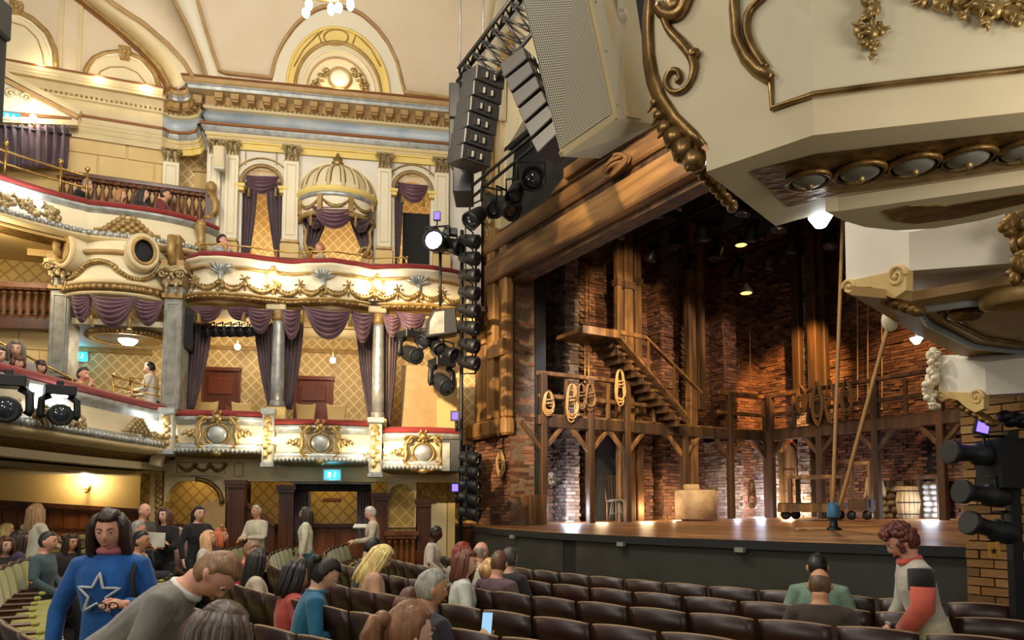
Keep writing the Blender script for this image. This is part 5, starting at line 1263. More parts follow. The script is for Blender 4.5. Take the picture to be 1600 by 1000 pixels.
m.prism([(K.s(-60, .06, 780), fl), (K.s(245, .06, 780), fl), (K.s(245, .06, 780), K.z(245, 802, .06)), (K.s(-60, .06, 780), K.z(-60, 782, .06))], 0, .06); m.build('dado_board', M['mahol'], kd)
m = MB(K.M); m.bar(K.at(-60, 781, .1), K.at(245, 800, .1), .1, .09); m.build('dado_rail', M['maho'], kd)
for i in range(11):
 u0 = -20 + 24 * i; m = MB(K.M); a = K.s(u0, .06, 805); zt_ = K.z(u0 + 12, 796 + u0 * .06, .06); m.span((a, .06, zt_ - .33), (a + .27, .085, zt_)); m.build('dado_panel', M['mahol'], kd, bevel=.012)
 m = MB(K.M); m.span((a, .06, .1), (a + .27, .085, zt_ - .42)); m.build('dado_panel', M['mahol'], kd, bevel=.012)
m = MB(K.M); m.span((K.s(-60, .06, 700), 0, K.z(80, 706, .06)), (K.s(245, .06, 700), .1, K.z(80, 700, .06))); struct('trim_11', m, M['pale'])
for u0, u1 in ((22, 45), (203, 231)):
 m = MB(K.M); quad_px(m, K, u0, 728, u1, 739, 0, .03); tag(m.build('vent_plate', M['tan'], bevel=.01), 'small tan vent plate high on the side wall, %s' % ('towards the back' if u0 < 100 else 'beside the gilt pier'), 'vent')
p = K.at(135, 752, .16); t = thing('wall_sconce', 'brass wall sconce with a glowing glass shade under the circle', 'lamp', K.w(*p))
m = MB(K.M); m.lathe([(.03, -.12), (.06, -.08), (.09, .05), (.1, .13), (.085, .16)], 12, p); m.build('glass_shade', M['bulb'], t)
m = MB(K.M); m.ball((p.x, .02, p.z - .12), (.06, .03, .1)); m.tube([(p.x, .02, p.z - .14), (p.x, .12, p.z - .22), (p.x, .16, p.z - .14)], .016, 6); m.ball((p.x, .16, p.z - .22), .03); m.ball((p.x, .1, p.z + .24), (.03, .03, .06)); m.build('bracket', M['brass'], t)
light('sconce_light', 'POINT', K.w(p.x, p.y + .18, p.z + .02), 24, (1, .8, .46), .06)
m = MB(); m.prism([(-16, -3), (12, -3), (12, 22), (-16, 22)], -.1, 0, 'xy'); struct('floor', m, M['carpet'])
# === proscenium and stage
e_ = Vector((.506, -.862)); PL = (-.06, 14.7)
P = Frame(PL, e_)
L = Frame(P.w(-1.3, 0, 0)[:2], (.862, .506))
Q = Frame(P.w(0, -8.8, 0)[:2], e_)
zS = EYE - .34
def bricks(mb, s0, s1, z0, z1, n, bw=.225, bh=.075, jit=.012, holes=(), seed=1, depth=.05, wild=0.0, arch=()):
 rd = random.Random(seed); z = z0; row = 0
 while z < z1 - .01:
  x = s0 - (bw / 2 if row % 2 else 0)
  zt = min(z + bh - .01, z1)
  while x < s1:
   a, b = max(x, s0), min(x + bw - .01, s1); x += bw
   if b - a < .03: continue
   c, cz = (a + b) / 2, (z + zt) / 2
   if any(h[0] < c < h[1] and h[2] < cz < h[3] for h in holes): continue
   if any((c - h[0]) ** 2 + (max(0, cz - h[1])) ** 2 < h[2] ** 2 and cz > h[3] for h in arch): continue
   o = n + rd.uniform(-jit, jit) + (rd.uniform(0, wild) if rd.random() < .35 else 0)
   dz = rd.uniform(-.004, .004)
   vs = [(a, n - depth, z + dz), (b, n - depth, z + dz), (b, n - depth, zt + dz), (a, n - depth, zt + dz), (a, o, z + dz), (b, o + rd.uniform(-jit, jit) * .6, z + dz), (b, o + rd.uniform(-jit, jit) * .6, zt + dz), (a, o, zt + dz)]
   mb.add(vs, [(4, 5, 6, 7), (0, 1, 5, 4), (1, 2, 6, 5), (2, 3, 7, 6), (3, 0, 4, 7)])
  z += bh; row += 1
 return mb
def stuff(o): o['kind'] = 'stuff'; return o
# -- far proscenium tower
tw = sroot('wall_proscenium_far')
s_l = P.s(740, 0, 700); zcap = P.z(780, 655, 0)
m = MB(P.M); m.span((s_l, -.6, zS - .2), (.0, -.03, P.z(780, 370, 0))); m.build('core', M['mortar'], tw)
m = MB(P.M); bricks(m, s_l, 0, zS - .3, zcap - .1, .0, seed=2, jit=.015)
bricks(m, P.s(786, 0, 500), 0, zcap, P.z(780, 370, 0), -.02, seed=3)
stuff(m.build('brickwork', M['brickred'], tw))
m = MB(P.M @ Matrix(((0, 1, 0, 0), (-1, 0, 0, 0), (0, 0, 1, 0), (0, 0, 0, 1)))); bricks(m, .02, .6, zS - .2, P.z(800, 400, 0), .0, seed=4); stuff(m.build('reveal_brickwork', M['brickred'], tw))
m = MB(P.M); m.span((s_l - .12, -.1, zcap - .36), (.1, .16, zcap)); m.build('ledge_block', M['timbert'], tw, bevel=.05)
for (u0, u1, v0, nn, mt) in ((744, 758, 362, .1, 'timbert'), (760, 771, 362, .16, 'timbert'), (779, 790, 380, .14, 'timbert')):
 m = MB(P.M); m.span((P.s(u0, nn, 500), -.05, zcap), (P.s(u1, nn, 500), nn, P.z(u0, v0, nn))); m.build('post', M[mt], tw, bevel=.02)
for v in (545,):
 m = MB(P.M); a, b = P.at(760, v - 7, .2), P.at(786, v + 8, .2); m.span((a.x, .1, b.z), (b.x, .2, a.z)); m.build('bracket_board', M['timbert'], tw)
m = MB(P.M); a, b = P.at(742, 522, .16), P.at(757, 536, .16); m.span((a.x, .08, b.z), (b.x, .16, a.z)); m.build('bracket_board', M['timbert'], tw)
def rope_coil(name, label, c, X, Z, L_, w, n=5, r=.012, mt='rope', seed=0, parent_cat='rope'):
 rd = random.Random(seed); t = thing(name, label, parent_cat, c, None); c, X, Z = Vector(c), Vector(X), Vector(Z); N = X.cross(Z)
 m = MB()
 for i in range(n):
  k = L_ * rd.uniform(.75, 1.0); q = w * rd.uniform(.35, .6); o = rd.uniform(-.03, .03)
  m.tube([c + X * (q * math.sin(a) * (1 - .3 * math.cos(a))) - Z * (k * (1 - math.cos(a)) / 2) + N * (o + .02 * math.sin(3 * a)) for a in [2 * PI * j / 18 for j in range(18)]], r, 5, closed=True)
 m.build('loops', M[mt], t)
 m = MB(); m.tube([c + X * (w * .35 * math.cos(a)) + N * (w * .2 * math.sin(a)) - Z * (L_ * .3 + .012 * a) for a in [j * .6 for j in range(22)]], r, 5); m.build('wrapping', M[mt], t)
 m = MB(); m.tube([c - N * .06, c + N * .05 + Z * .02], .02, 6); m.build('peg', M['timberd'], t)
 return t
a = P.at(782, 702, .1); rope_coil('rope_coil', 'coil of pale rope hung on the brick proscenium pillar', P.M @ a, (.506, -.862, 0), (0, 0, 1), .62, .2, 6, .014, 'rope', 1)
# -- timber header over the opening
hd = thing('timber_header', 'weathered timber header beams across the top of the stage opening', 'beam', P.w(4.4, 0, P.z(950, 350, 0)))
zh0 = P.z(817, 424, 0); zh1 = P.z(800, 386, 0.2); zh2 = P.z(800, 350, .1)
m = MB(P.M); m.span((-.6, -.35, zh0), (9.6, .22, zh0 + .5)); m.build('main_beam', M['timberh'], hd, bevel=.03)
m = MB(P.M); m.span((-.6, -.3, zh0 - .1), (9.6, .0, zh0)); m.build('lower_batten', M['timberd'], hd)
m = MB(P.M); m.span((-.9, -.2, zh0 + .5), (9.6, .1, zh0 + .66)); m.build('dark_course', M['timberd'], hd)
m = MB(P.M); m.span((-1.3, -.2, zh0 + .66), (9.6, .18, zh0 + .98)); m.build('upper_beam', M['timberh'], hd, bevel=.03)
m = MB(P.M); m.span((-1.2, -.25, zh0 + .98), (9.6, .05, zh0 + 1.1)); m.build('dark_course', M['timberd'], hd)
m = MB(P.M); m.prism([(1.6, zh0 + 1.1), (9.6, zh0 + 1.1), (9.6, zh0 + 2.4), (4.2, zh0 + 1.9), (2.6, zh0 + 1.45)], -.1, .1); m.build('gable_board', M['timberh'], hd, bevel=.02)
m = MB(P.M); m.span((2.3, .1, zh0 + 1.12), (9.6, .24, zh0 + 1.32)); m.build('gable_beam', M['timberh'], hd, bevel=.02)
a = P.at(962, 244, .25); rope_coil('rope_coil', 'thick rope wound round the header beam', P.M @ a, (.506, -.862, 0), (0, 0, 1), .3, .5, 5, .03, 'rope2', 5)
m = MB(P.M); m.span((-3.0, -.5, zh0 + .9), (10.5, -.4, 12)); struct('wall_proscenium_mask', m, M['blackm'])
gp = sroot('trim_12')
m = MB(P.M); m.span((-2.2, -.38, zh0 - 1.0), (-.55, -.1, 12)); m.build('plaster_pier', M['pale'], gp)
for k, (s, w, mt) in enumerate(((-1.95, .16, 'yellow'), (-.85, .2, 'giltm'))):
 m = MB(P.M); m.tube([(s, -.02, zh0 + .4), (s, -.02, zh0 + 3.2), (s + .25, -.02, zh0 + 4.4), (s + .9, -.02, zh0 + 5.2)], w / 2, 8); m.build('gilt_moulding', M[mt], gp)
m = MB(P.M)
for i in range(60):
 zz = zh0 + .6 + i * .055; rd = random.Random(i); m.ball((-.85 + rd.uniform(-.14, .14), .06, zz), (rd.uniform(.06, .1), .06, rd.uniform(.05, .09)), 6, 5)
m.build('carved_foliage', M['capital'], gp)
m = MB(P.M); m.prism([(-3.0, 8.6), (-3.0, 12), (9.8, 12), (9.8, 10.4), (4.4, 10.4), (1.5, 10.1), (-.4, 9.3), (-.55, 8.2)], -.36, -.2); m.build('arch_face', M['cream'], gp)
# -- stage floor: boards, apron, pit wall
rake = lambda n: zS + (-n) * .014 if n < 0 else zS
apr = [(-.9, .3)]
for i in range(33):
 s = -.6 + 9.75 * i / 32; apr.append((s, .42 + 1.22 * max(0, 1 - ((s - 4.4) / 5.2) ** 2)))
stg = sroot('floor_stage')
def edge_n(s): return .42 + 1.22 * max(0, 1 - ((s - 4.4) / 5.2) ** 2)
bwid = .155; n = -8.8; k = 0
while n < 1.62:
 n1 = n + bwid; mid = (n + n1) / 2
 sa, sb = -1.3, 9.6
 if mid > 0:
  c = [i for i in range(0, 400) if edge_n(-.6 + 10.1 * i / 399) > n1]
  if not c: break
  sa, sb = -.6 + 10.1 * c[0] / 399, -.6 + 10.1 * c[-1] / 399
 x = sa; rd = random.Random(k)
 brk = sorted([sa] + ([rd.uniform(1.5, 7.5)] if sb - sa > 5 else []) + [sb])
 for i in range(len(brk) - 1):
  m = MB(P.M); z0, z1 = rake(n), rake(n1)
  m.add([(brk[i] + .002, n + .003, z0 - .04), (brk[i + 1] - .002, n + .003, z0 - .04), (brk[i + 1] - .002, n1, z1 - .04), (brk[i] + .002, n1, z1 - .04), (brk[i] + .002, n + .003, z0), (brk[i + 1] - .002, n + .003, z0), (brk[i + 1] - .002, n1, z1), (brk[i] + .002, n1, z1)], [(0, 3, 2, 1), (4, 5, 6, 7), (0, 1, 5, 4), (1, 2, 6, 5), (2, 3, 7, 6), (3, 0, 4, 7)])
  m.build('floor_board', M['stageboard'], stg)
 n = n1; k += 1
wp = [tuple((P.M @ Vector((s, n, 0)))[:2]) for s, n in apr]
m = MB(); m.sweep([(-.25, zS + .002), (.02, zS + .002), (.02, zS - .02)], wp); m.build('edge_board', M['stageboard'], stg)
m = MB(); m.sweep([(.03, zS + .0), (.04, zS - .09), (-.05, zS - .1)], wp); m.build('black_edging', M['blackm'], stg)
pit = sroot('wall_pit')
i0 = 18
for a, b in ((1, i0), (i0 + 1, len(wp))):
 m = MB(); m.sweep([(-.02, zS - .08), (-.02, -.05)], wp[a - 1:b]); m.build('pit_panel', M['pit'], pit, thick=.02)
m = MB(); m.sweep([(-.03, zS - .08), (-.03, -.05)], wp[i0 - 1:i0 + 1]); m.build('black_joint', M['blackm'], pit, thick=.02)
mm = MB(); mm.box((0, 0, 0), (.12, .05, .05)); cl_me = mesh_of('edge_clip', mm, M['silverd'])
for uu in (816, 993, 1150):
 s = P.s(uu, 1.4, 838); q = P.w(s, edge_n(s) + .05, zS - .1); piece('edge_clip', cl_me, stg, q, math.atan2(e_.y, e_.x))
# -- stage walls
zTop = EYE + 8.2
lw = sroot('wall_stage_far')
m = MB(L.M); m.span((.2, -.3, zS - .2), (9.2, -.06, zTop)); m.build('backing', M['mortar'], lw)
m = MB(L.M); bricks(m, .3, 9.0, zS - .1, zTop, .0, .24, .08, .02, seed=8, holes=[(1.9, 2.7, zS, zTop - 1.2), (5.3, 6.0, zS, zTop)]); stuff(m.build('brickwork', M['brickred'], lw))
bw_ = sroot('wall_stage_back')
m = MB(Q.M); m.span((-1.5, -.3, zS - .2), (10.5, -.06, zTop)); m.build('backing', M['mortar'], bw_)
wins = [(Q.s(1264, 0, 720), Q.z(1262, 707, 0), .1, 0), (Q.s(1453, .0, 720), Q.z(1453, 692, 0), .14, 0), (Q.s(1230, 0, 750), Q.z(1230, 712, 0), .24, 0)]
m = MB(Q.M); bricks(m, -1.4, 10.4, zS - .1, zTop, .0, .22, .072, .016, seed=9, wild=.05, arch=[(w[0], w[1], w[2], zS) for w in wins]); stuff(m.build('brickwork', M['brickred'], bw_))
def arch_ring(root, fr, c, zs, r, n, mt, k=11, w=.16):
 for i in range(k):
  a = PI * (i + .5) / k; m = MB(fr.M @ Matrix.Translation((c + (r + w / 2) * math.cos(a), n + .02, zs + (r + w / 2) * math.sin(a))) @ Matrix.Rotation(-(a - PI / 2), 4, 'Y')); m.box((0, 0, 0), (PI * (r + w / 2) / k * .88, .1, w)); m.build('arch_brick', M[mt], root)
def plank_door(fr, u0, u1, vs, n, label, planks=4, zb=None):
 s0, s1 = fr.s(u0, n, vs), fr.s(u1, n, vs); zs = fr.z((u0 + u1) / 2, vs, n); zb = rake(-8.8) if zb is None else zb; w = s1 - s0; c = (s0 + s1) / 2; r = w / 2
 t = thing('plank_door', label, 'door', fr.w(c, n, zb))
 for i in range(planks):
  a, b = s0 + w * i / planks, s0 + w * (i + 1) / planks; top = lambda x: zs + math.sqrt(max(0, r * r - (x - c) ** 2))
  m = MB(fr.M); m.prism([(a + .006, zb), (b - .006, zb), (b - .006, top(b - .006)), ((a + b) / 2, top((a + b) / 2)), (a + .006, top(a + .006))], n, n + .05); m.build('plank', M['timber'], t)
 m = MB(fr.M); m.tube([(s0 - .03, n + .04, zb), (s0 - .03, n + .04, zs)] + [(c - (r + .03) * math.cos(PI * i / 12), n + .04, zs + (r + .03) * math.sin(PI * i / 12)) for i in range(1, 12)] + [(s1 + .03, n + .04, zs), (s1 + .03, n + .04, zb)], .045, 6); m.build('door_frame', M['timberd'], t)
 for f in (.35, .7):
  m = MB(fr.M); m.span((s0 + .03, n + .05, zb + (zs - zb) * f), (s1 - .03, n + .075, zb + (zs - zb) * f + .1)); m.build('ledge', M['timber'], t)
 m = MB(fr.M); m.ball((s1 - .09, n + .09, zb + (zs - zb) * .5), .03); m.build('knob', M['black'], t)
 return t
plank_door(Q, 1215, 1244, 712, .02, 'arched plank door in the stage back wall lit warm yellow', 4)
arch_ring(bw_, Q, wins[2][0], wins[2][1], .3, .0, 'brickobj')
for w in wins[:2]:
 arch_ring(bw_, Q, w[0], w[1], w[2] + .02, .0, 'brickobj', 9, .13)
 m = MB(Q.M); m.span((w[0] - w[2], -.05, zS), (w[0] + w[2], -.03, w[1] + w[2])); m.build('dark_niche', M['blackm'], bw_)
 m = MB(Q.M); m.span((w[0] - w[2] - .06, -.04, w[1] - .75), (w[0] + w[2] + .06, .08, w[1] - .68)); m.build('niche_sill', M['timberd'], bw_)
c, zs, r = L.s(948, .3, 760), L.z(945, 702, .3), .34
def brick_pier(fr, u0, u1, vt, n, label, mt, seed, holes=()):
 s0, s1 = fr.s(u0, n, 600), fr.s(u1, n, 600); zt = fr.z((u0 + u1) / 2, vt, n); t = thing('brick_pier', label, 'pier', fr.w((s0 + s1) / 2, n, zS)); w = s1 - s0
 m = MB(fr.M); m.span((s0 + .02, 0, zS), (s1 - .02, n - .03, zt)); m.build('core', M['mortar'], t)
 m = MB(fr.M); bricks(m, s0, s1, zS, zt, n, .24, .08, .02, seed=seed, wild=.035, holes=holes)
 stuff(m.build('front_bricks', M[mt], t))
 T = fr.M @ Matrix(((0, -1, 0, s0), (1, 0, 0, 0), (0, 0, 1, 0), (0, 0, 0, 1)))
 m = MB(T); bricks(m, 0, n, zS, zt, .0, .24, .08, .02, seed=seed + 50, wild=.03); stuff(m.build('side_bricks', M[mt], t)); return t
brick_pier(L, 884, 905, 395, .5, 'tall whitewashed brick pier nearest the far proscenium', 'brickpale', 21)
brick_pier(L, 1034, 1060, 425, .5, 'pink brick pier behind the wooden stair', 'brickred', 22)
brick_pier(L, 1132, 1151, 405, .5, 'pink brick pier beside the orange-lit back corner', 'brickred', 23)
brick_pier(L, 1000, 1018, 560, .45, 'short brick pier below the catwalk behind the posts', 'brickred', 24)
brick_pier(Q, 1244, 1262, 395, .35, 'pale brick pier between back-wall timbers and the ropes', 'brickpale', 25)
brick_pier(Q, 1168, 1212, 700, .3, 'whitewashed stone pier beside the plank door', 'brickpale', 26)
brick_pier(L, 1130, 1158, 690, .7, 'whitewashed round-cornered pier under the catwalk', 'brickpale', 27)
ad = thing('brick_arch_doorway', 'brick-arched doorway with a dark opening under the far catwalk', 'doorway', L.w(c, .3, zS))
arch_ring(ad, L, c, zs, r, .3, 'brickobj', 13, .2)
for sx in (-1, 1):
 m = MB(L.M); x0 = c + sx * (r + .12); bricks(m, min(x0 - .12, x0 + .12), max(x0 - .12, x0 + .12), zS, zs, .3, .24, .08, .015, seed=31 + sx); stuff(m.build('jamb_bricks', M['brickred'], ad))
m = MB(L.M); m.span((c - r, .2, zS), (c + r, .24, zs + r * .9)); m.build('dark_opening', M['blackm'], ad)
# -- tall timber posts
def post(fr, u0, u1, vt, vb, n, label, mt='timber', strap=None, d=.2, zb=None, group=None):
 s0, s1 = fr.s(u0, n, 600), fr.s(u1, n, 600); zt = fr.z(u0, vt, n); zb = (fr.z(u0, vb, n) if zb is None else zb)
 t = thing('timber_post', label, 'post', fr.w((s0 + s1) / 2, n, zb), group)
 m = MB(fr.M); m.span((s0, n - d, zb), (s1, n, zt)); m.build('shaft', M[mt], t, bevel=.02)
 if strap:
  z = fr.z(u0, strap, n); m = MB(fr.M); m.box(((s0 + s1) / 2, n - d / 2, z), ((s1 - s0) * 1.25, d + .06, .16)); m.build('iron_strap', M['timberd'], t)
 return t
zs_ = zS + .02
post(L, 967, 977, 335, 808, 1.05, 'tall thin timber post left of the triple cluster', 'timber', 440, .16, zs_)
post(L, 979, 992, 335, 808, 1.15, 'tall thick timber post in the middle of the triple cluster', 'timber', 445, .22, zs_)
post(L, 995, 1005, 345, 808, 1.05, 'tall timber post right of the triple cluster', 'timber', 440, .16, zs_)
post(L, 1079, 1090, 345, 808, 1.3, 'tall timber post in front of the stair foot', 'timber', 455, .2, zs_)
post(L, 1092, 1104, 355, 640, 1.1, 'tall timber post behind the stair-foot post', 'timber', 462, .2)
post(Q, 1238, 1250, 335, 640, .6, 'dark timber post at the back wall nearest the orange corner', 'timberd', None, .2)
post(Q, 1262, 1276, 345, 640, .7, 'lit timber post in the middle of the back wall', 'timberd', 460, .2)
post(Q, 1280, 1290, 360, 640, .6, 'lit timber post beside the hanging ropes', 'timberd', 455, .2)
# -- catwalk with posts, rails, braces
DZ = EYE + 1.93
cw_ = thing('catwalk', 'timber catwalk with railings along the stage walls', 'platform', L.w(4.0, 1.3, DZ))
def beam(fr, a, b, w, h, mt='timberd', name='beam', root=cw_):
 m = MB(fr.M); m.bar(a, b, w, h); return m.build(name, M[mt], root, bevel=.012)
nd = 1.3
for i in range(5):
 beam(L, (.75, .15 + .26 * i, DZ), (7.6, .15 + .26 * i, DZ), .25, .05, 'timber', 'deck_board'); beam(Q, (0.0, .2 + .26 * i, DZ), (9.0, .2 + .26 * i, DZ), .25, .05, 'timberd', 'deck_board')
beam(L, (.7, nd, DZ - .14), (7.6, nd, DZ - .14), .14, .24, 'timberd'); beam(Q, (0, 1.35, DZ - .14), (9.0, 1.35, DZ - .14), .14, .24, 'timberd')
beam(L, (.72, 0, DZ - .12), (.72, nd + .1, DZ - .12), .14, .2, 'timberd')
def cpost(fr, s, n, top, mt='timberd'):
 m = MB(fr.M); m.box((s, n, (zS + top) / 2), (.15, .15, top - zS)); m.build('post', M[mt], cw_, bevel=.015)
hr_ = .78
Ls = [.8, 2.0, 3.0, 4.7, 6.2, 7.5]
for i, s in enumerate(Ls): cpost(L, s, nd + .02, DZ + hr_ + .08 if i not in (3,) else DZ)
for s in (1.4, 2.5, 3.8): beam(L, (s, nd, DZ), (s, nd, DZ + hr_), .08, .08, 'timber', 'rail_post')
Qs = [.2, 1.6, 3.0, 4.4, 6.0]
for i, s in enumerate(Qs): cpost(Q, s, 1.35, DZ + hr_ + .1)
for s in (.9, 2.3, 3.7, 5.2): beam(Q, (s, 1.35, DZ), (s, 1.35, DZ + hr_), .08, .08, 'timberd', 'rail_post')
for fr, a, b, n_ in ((L, .7, 4.3, nd), (L, 5.8, 7.6, nd), (Q, 0, 9, 1.35)):
 beam(fr, (a, n_, DZ + hr_ + .08), (b, n_, DZ + hr_ + .08), .12, .09, 'timber' if fr is L else 'timberd', 'top_rail')
 beam(fr, (a, n_, DZ + hr_ * .5), (b, n_, DZ + hr_ * .5), .07, .09, 'timber' if fr is L else 'timberd', 'mid_rail')
beam(L, (.72, 0, DZ + hr_ + .08), (.72, nd, DZ + hr_ + .08), .1, .09, 'timber', 'top_rail')
for s in Ls:
 for d in (-.55, .55):
  beam(L, (s, nd, DZ - .75), (s + d, nd, DZ - .16), .09, .09, 'timber', 'brace')
for s in Qs:
 for d in (-.5, .5): beam(Q, (s, 1.35, DZ - .7), (s + d, 1.35, DZ - .16), .09, .09, 'timberd', 'brace')
# -- staircase from the catwalk to the upper landing
st = thing('wooden_staircase', 'steep open wooden stair rising from the catwalk to a small landing', 'staircase', L.w(*L.at(1050, 655, 1.3)))
b0, t0 = L.at(1072, 655, 1.75), L.at(958, 524, 1.75); b0.z = DZ + .02
N_ = 12
for nn, w in ((1.75, .06), (1.0, .06)):
 m = MB(L.M); m.bar((b0.x, nn, b0.z + .06), (t0.x, nn, t0.z + .02), w, .3, up=(0, 1, 0)); m.build('stringer', M['timber'], st, bevel=.01)
for i in range(N_):
 f = (i + .5) / N_; p = b0.lerp(t0, f); m = MB(L.M); m.box((p.x, 1.375, p.z), (.26, .7, .05)); m.build('tread', M['timber'], st)
 m = MB(L.M); m.box((p.x - .1, 1.375, p.z - .1), (.025, .7, .15)); m.build('riser', M['timberd'], st)
m = MB(L.M); m.box((t0.x - .45, 1.35, t0.z + .0), (.9, 1.0, .08)); m.build('landing', M['timber'], st)
m = MB(L.M); m.bar((t0.x - .9, 1.85, t0.z + .0), (t0.x + .05, 1.85, t0.z + .0), .09, .16); m.build('landing_beam', M['timber'], st)
h1 = L.at(1008, 527, 1.8); h2_ = L.at(1096, 614, 1.8)
m = MB(L.M); m.bar((t0.x - .05, 1.8, h1.z + .03), h1, .05, .09); m.bar(h1, h2_, .05, .09, up=(0, 1, 0)); m.build('handrail', M['timber'], st)
for f in (0.05, .5, .95):
 q = h1.lerp(h2_, f); zz = b0.z + (t0.z - b0.z) * (q.x - b0.x) / (t0.x - b0.x)
 if q.x < b0.x: m = MB(L.M); m.bar((q.x, 1.8, zz), q, .05); m.build('baluster', M['timber'], st)
# -- ropes
def rope_line(label, a, b, r=.02, mt='rope', via=None):
 t = thing('hanging_rope', label, 'rope', b); m = MB(); pts = [Vector(a).lerp(Vector(b), i / 10) for i in range(11)]; m.tube(pts, r, 6); m.build('strand', M[mt], t)
 m = MB(); m.ball(Vector(b) + Vector((0, 0, r)), (r * 1.8, r * 1.8, r * 2.2)); m.build('end_knot', M[mt], t); return t
bs = pt(1303, 832, 10.6); bs.z = zS
rope_line('upright pale rope running from above to the stage block', pt(1317, 340, 10.9), bs + Vector((-.01, 0, .3)), .028)
rope_line('slanting pale rope tied off at the stage block', pt(1388, 508, 9.6), bs + Vector((.06, .0, .25)), .028)
t = thing('stage_block', 'blue-topped rigging block with a coiled rope tail on the stage', 'block', bs)
m = MB(); m.lathe([(.11, 0), (.11, .05), (.06, .07), (.06, .2), (.075, .22)], 14, bs); m.build('base', M['black'], t)
m = MB(); m.lathe([(.085, .2), (.09, .24), (.085, .38), (.05, .42), (0, .42)], 14, bs); m.build('padded_top', mat('blue_tape', rgb(60, 120, 160), .5), t)
m = MB(); m.lathe([(.3, .0), (.3, .008), (0, .008)], 24, bs + Vector((.0, 0, .002))); m.build('floor_mat', mat('blue_floor_cloth', rgb(110, 160, 170), .5), t)
m = MB(); m.tube([bs + Vector((-.1 - .05 * i, .02 * math.sin(i * 1.3), .035)) for i in range(10)], .03, 6); m.build('rope_tail', M['rope'], t)
for i, (u, v0, v1, fr, n, lb_) in enumerate(((1340, 380, 640, Q, .5, 'thin rope hanging before the back wall, nearest the lit timbers'), (1356, 380, 630, Q, .5, 'thin rope hanging before the back wall, second from the timbers'), (1378, 380, 640, Q, .5, 'thin rope hanging before the back wall, nearest the overhead box'), (914, 420, 598, L, 1.0, 'slack rope hanging beside the whitewashed pier'), (920, 420, 598, L, 1.05, 'second slack rope hanging beside the whitewashed pier'), (1128, 500, 610, L, 1.2, 'rope slanting down behind the catwalk rail'), (1172, 480, 615, L, 1.0, 'rope hanging before the orange-lit corner'))):
 a, b = fr.M @ fr.at(u, v0, n), fr.M @ fr.at(u + (8 if i == 5 else 0), v1, n); rope_line(lb_, a, b, .014, 'rope' if i < 5 else 'rope2')
for i, (u, v, fr, n, L_, mt, lb_) in enumerate(((968, 578, L, 1.42, .8, 'rope', 'long rope coil hanging from the stair stringer'), (893, 600, L, 1.42, .85, 'rope', 'rope coil over the catwalk rail nearest the proscenium'), (908, 600, L, 1.42, .55, 'rope2', 'second rope coil over the far catwalk rail'), (922, 600, L, 1.42, .6, 'rope2', 'dark rope coil at the corner of the far catwalk rail'), (857, 612, L, 1.42, .5, 'rope', 'short rope coil on the end post of the catwalk'), (1276, 598, Q, 1.5, 1.0, 'rope2', 'large rope coil on the back catwalk rail'), (1296, 596, Q, 1.5, .95, 'rope2', 'second large rope coil on the back catwalk rail'), (1322, 594, Q, 1.5, .8, 'rope2', 'rope coil hanging beside the upright pale rope'), (1252, 604, Q, 1.5, .7, 'rope2', 'dark strap coil on the back catwalk rail'), (1174, 752, L, 1.45, .7, 'rope2', 'rope looped on the post below the catwalk'))):
 q = fr.M @ fr.at(u, v, n); rope_coil('rope_coil', lb_, q, (fr.d.x, fr.d.y, 0), (0, 0, 1), L_, .26, 6, .016, mt, 10 + i)
# -- fly loft: black ceiling and hanging lamps
m = MB(P.M); m.span((-2.5, -9.6, EYE + 7.6), (10.5, -.2, EYE + 7.7)); struct('ceiling_stage', m, M['blackm'])
m = MB(P.M); m.span((9.6, -9.4, zS - .3), (9.75, -.3, EYE + 7.6)); struct('wall_stage_near', m, M['blackm'])
m = MB(P.M); m.span((-1.9, -.9, zS - .3), (-.02, -.55, EYE + 7.6)); struct('wall_stage_masking', m, M['blackm'])
# === stage lighting, loudspeakers
def orient(pos, look, up=(0, 0, 1)):
 """matrix with local -Z... here: local y points along look, z up"""
 y = Vector(look).normalized(); z = Vector(up); x = y.cross(z)
 if x.length < 1e-3: x = Vector((1, 0, 0))
 x.normalize(); z = x.cross(y)
 Mx = Matrix((x, y, z)).transposed().to_4x4(); Mx.translation = Vector(pos); return Mx
def moving_light(label, pos, look, sc=1.0, hang=True, group='moving stage lights', lit=False):
 t = thing('moving_light', label, 'stage light', pos, group); sg = 1 if hang else -1
 yaw = Vector((look[0], look[1], 0)); yaw = yaw.normalized() if yaw.length > .01 else Vector((0, -1, 0))
 T = orient(pos, yaw)
 m = MB(T); m.box((0, 0, .3 * sc * sg), (.34 * sc, .3 * sc, .12 * sc)); m.box((0, 0, .38 * sc * sg), (.08 * sc, .08 * sc, .1 * sc)); m.build('base', M['black'], t, bevel=.01)
 m = MB(T)
 for sx in (-1, 1): m.tube([(sx * .1 * sc, 0, .24 * sc * sg), (sx * .19 * sc, 0, .18 * sc * sg), (sx * .2 * sc, 0, 0), (sx * .17 * sc, 0, -.05 * sc * sg)], .03 * sc, 6, flat=1.6)
 m.build('yoke', M['black'], t)
 T2 = orient(pos, look)
 m = MB(T2 @ Matrix.Rotation(-PI / 2, 4, 'X')); m.lathe([(0, -.22 * sc), (.09 * sc, -.2 * sc), (.13 * sc, -.1 * sc), (.14 * sc, .08 * sc), (.12 * sc, .16 * sc), (.14 * sc, .2 * sc), (.12 * sc, .2 * sc)], 14); m.build('head', M['charcoal'], t)
 m = MB(T2 @ Matrix.Rotation(-PI / 2, 4, 'X')); m.ball((0, 0, .17 * sc), (.115 * sc, .115 * sc, .05 * sc), 14, 8); m.build('lens', M['litlens' if lit else 'lens'], t)
 return t
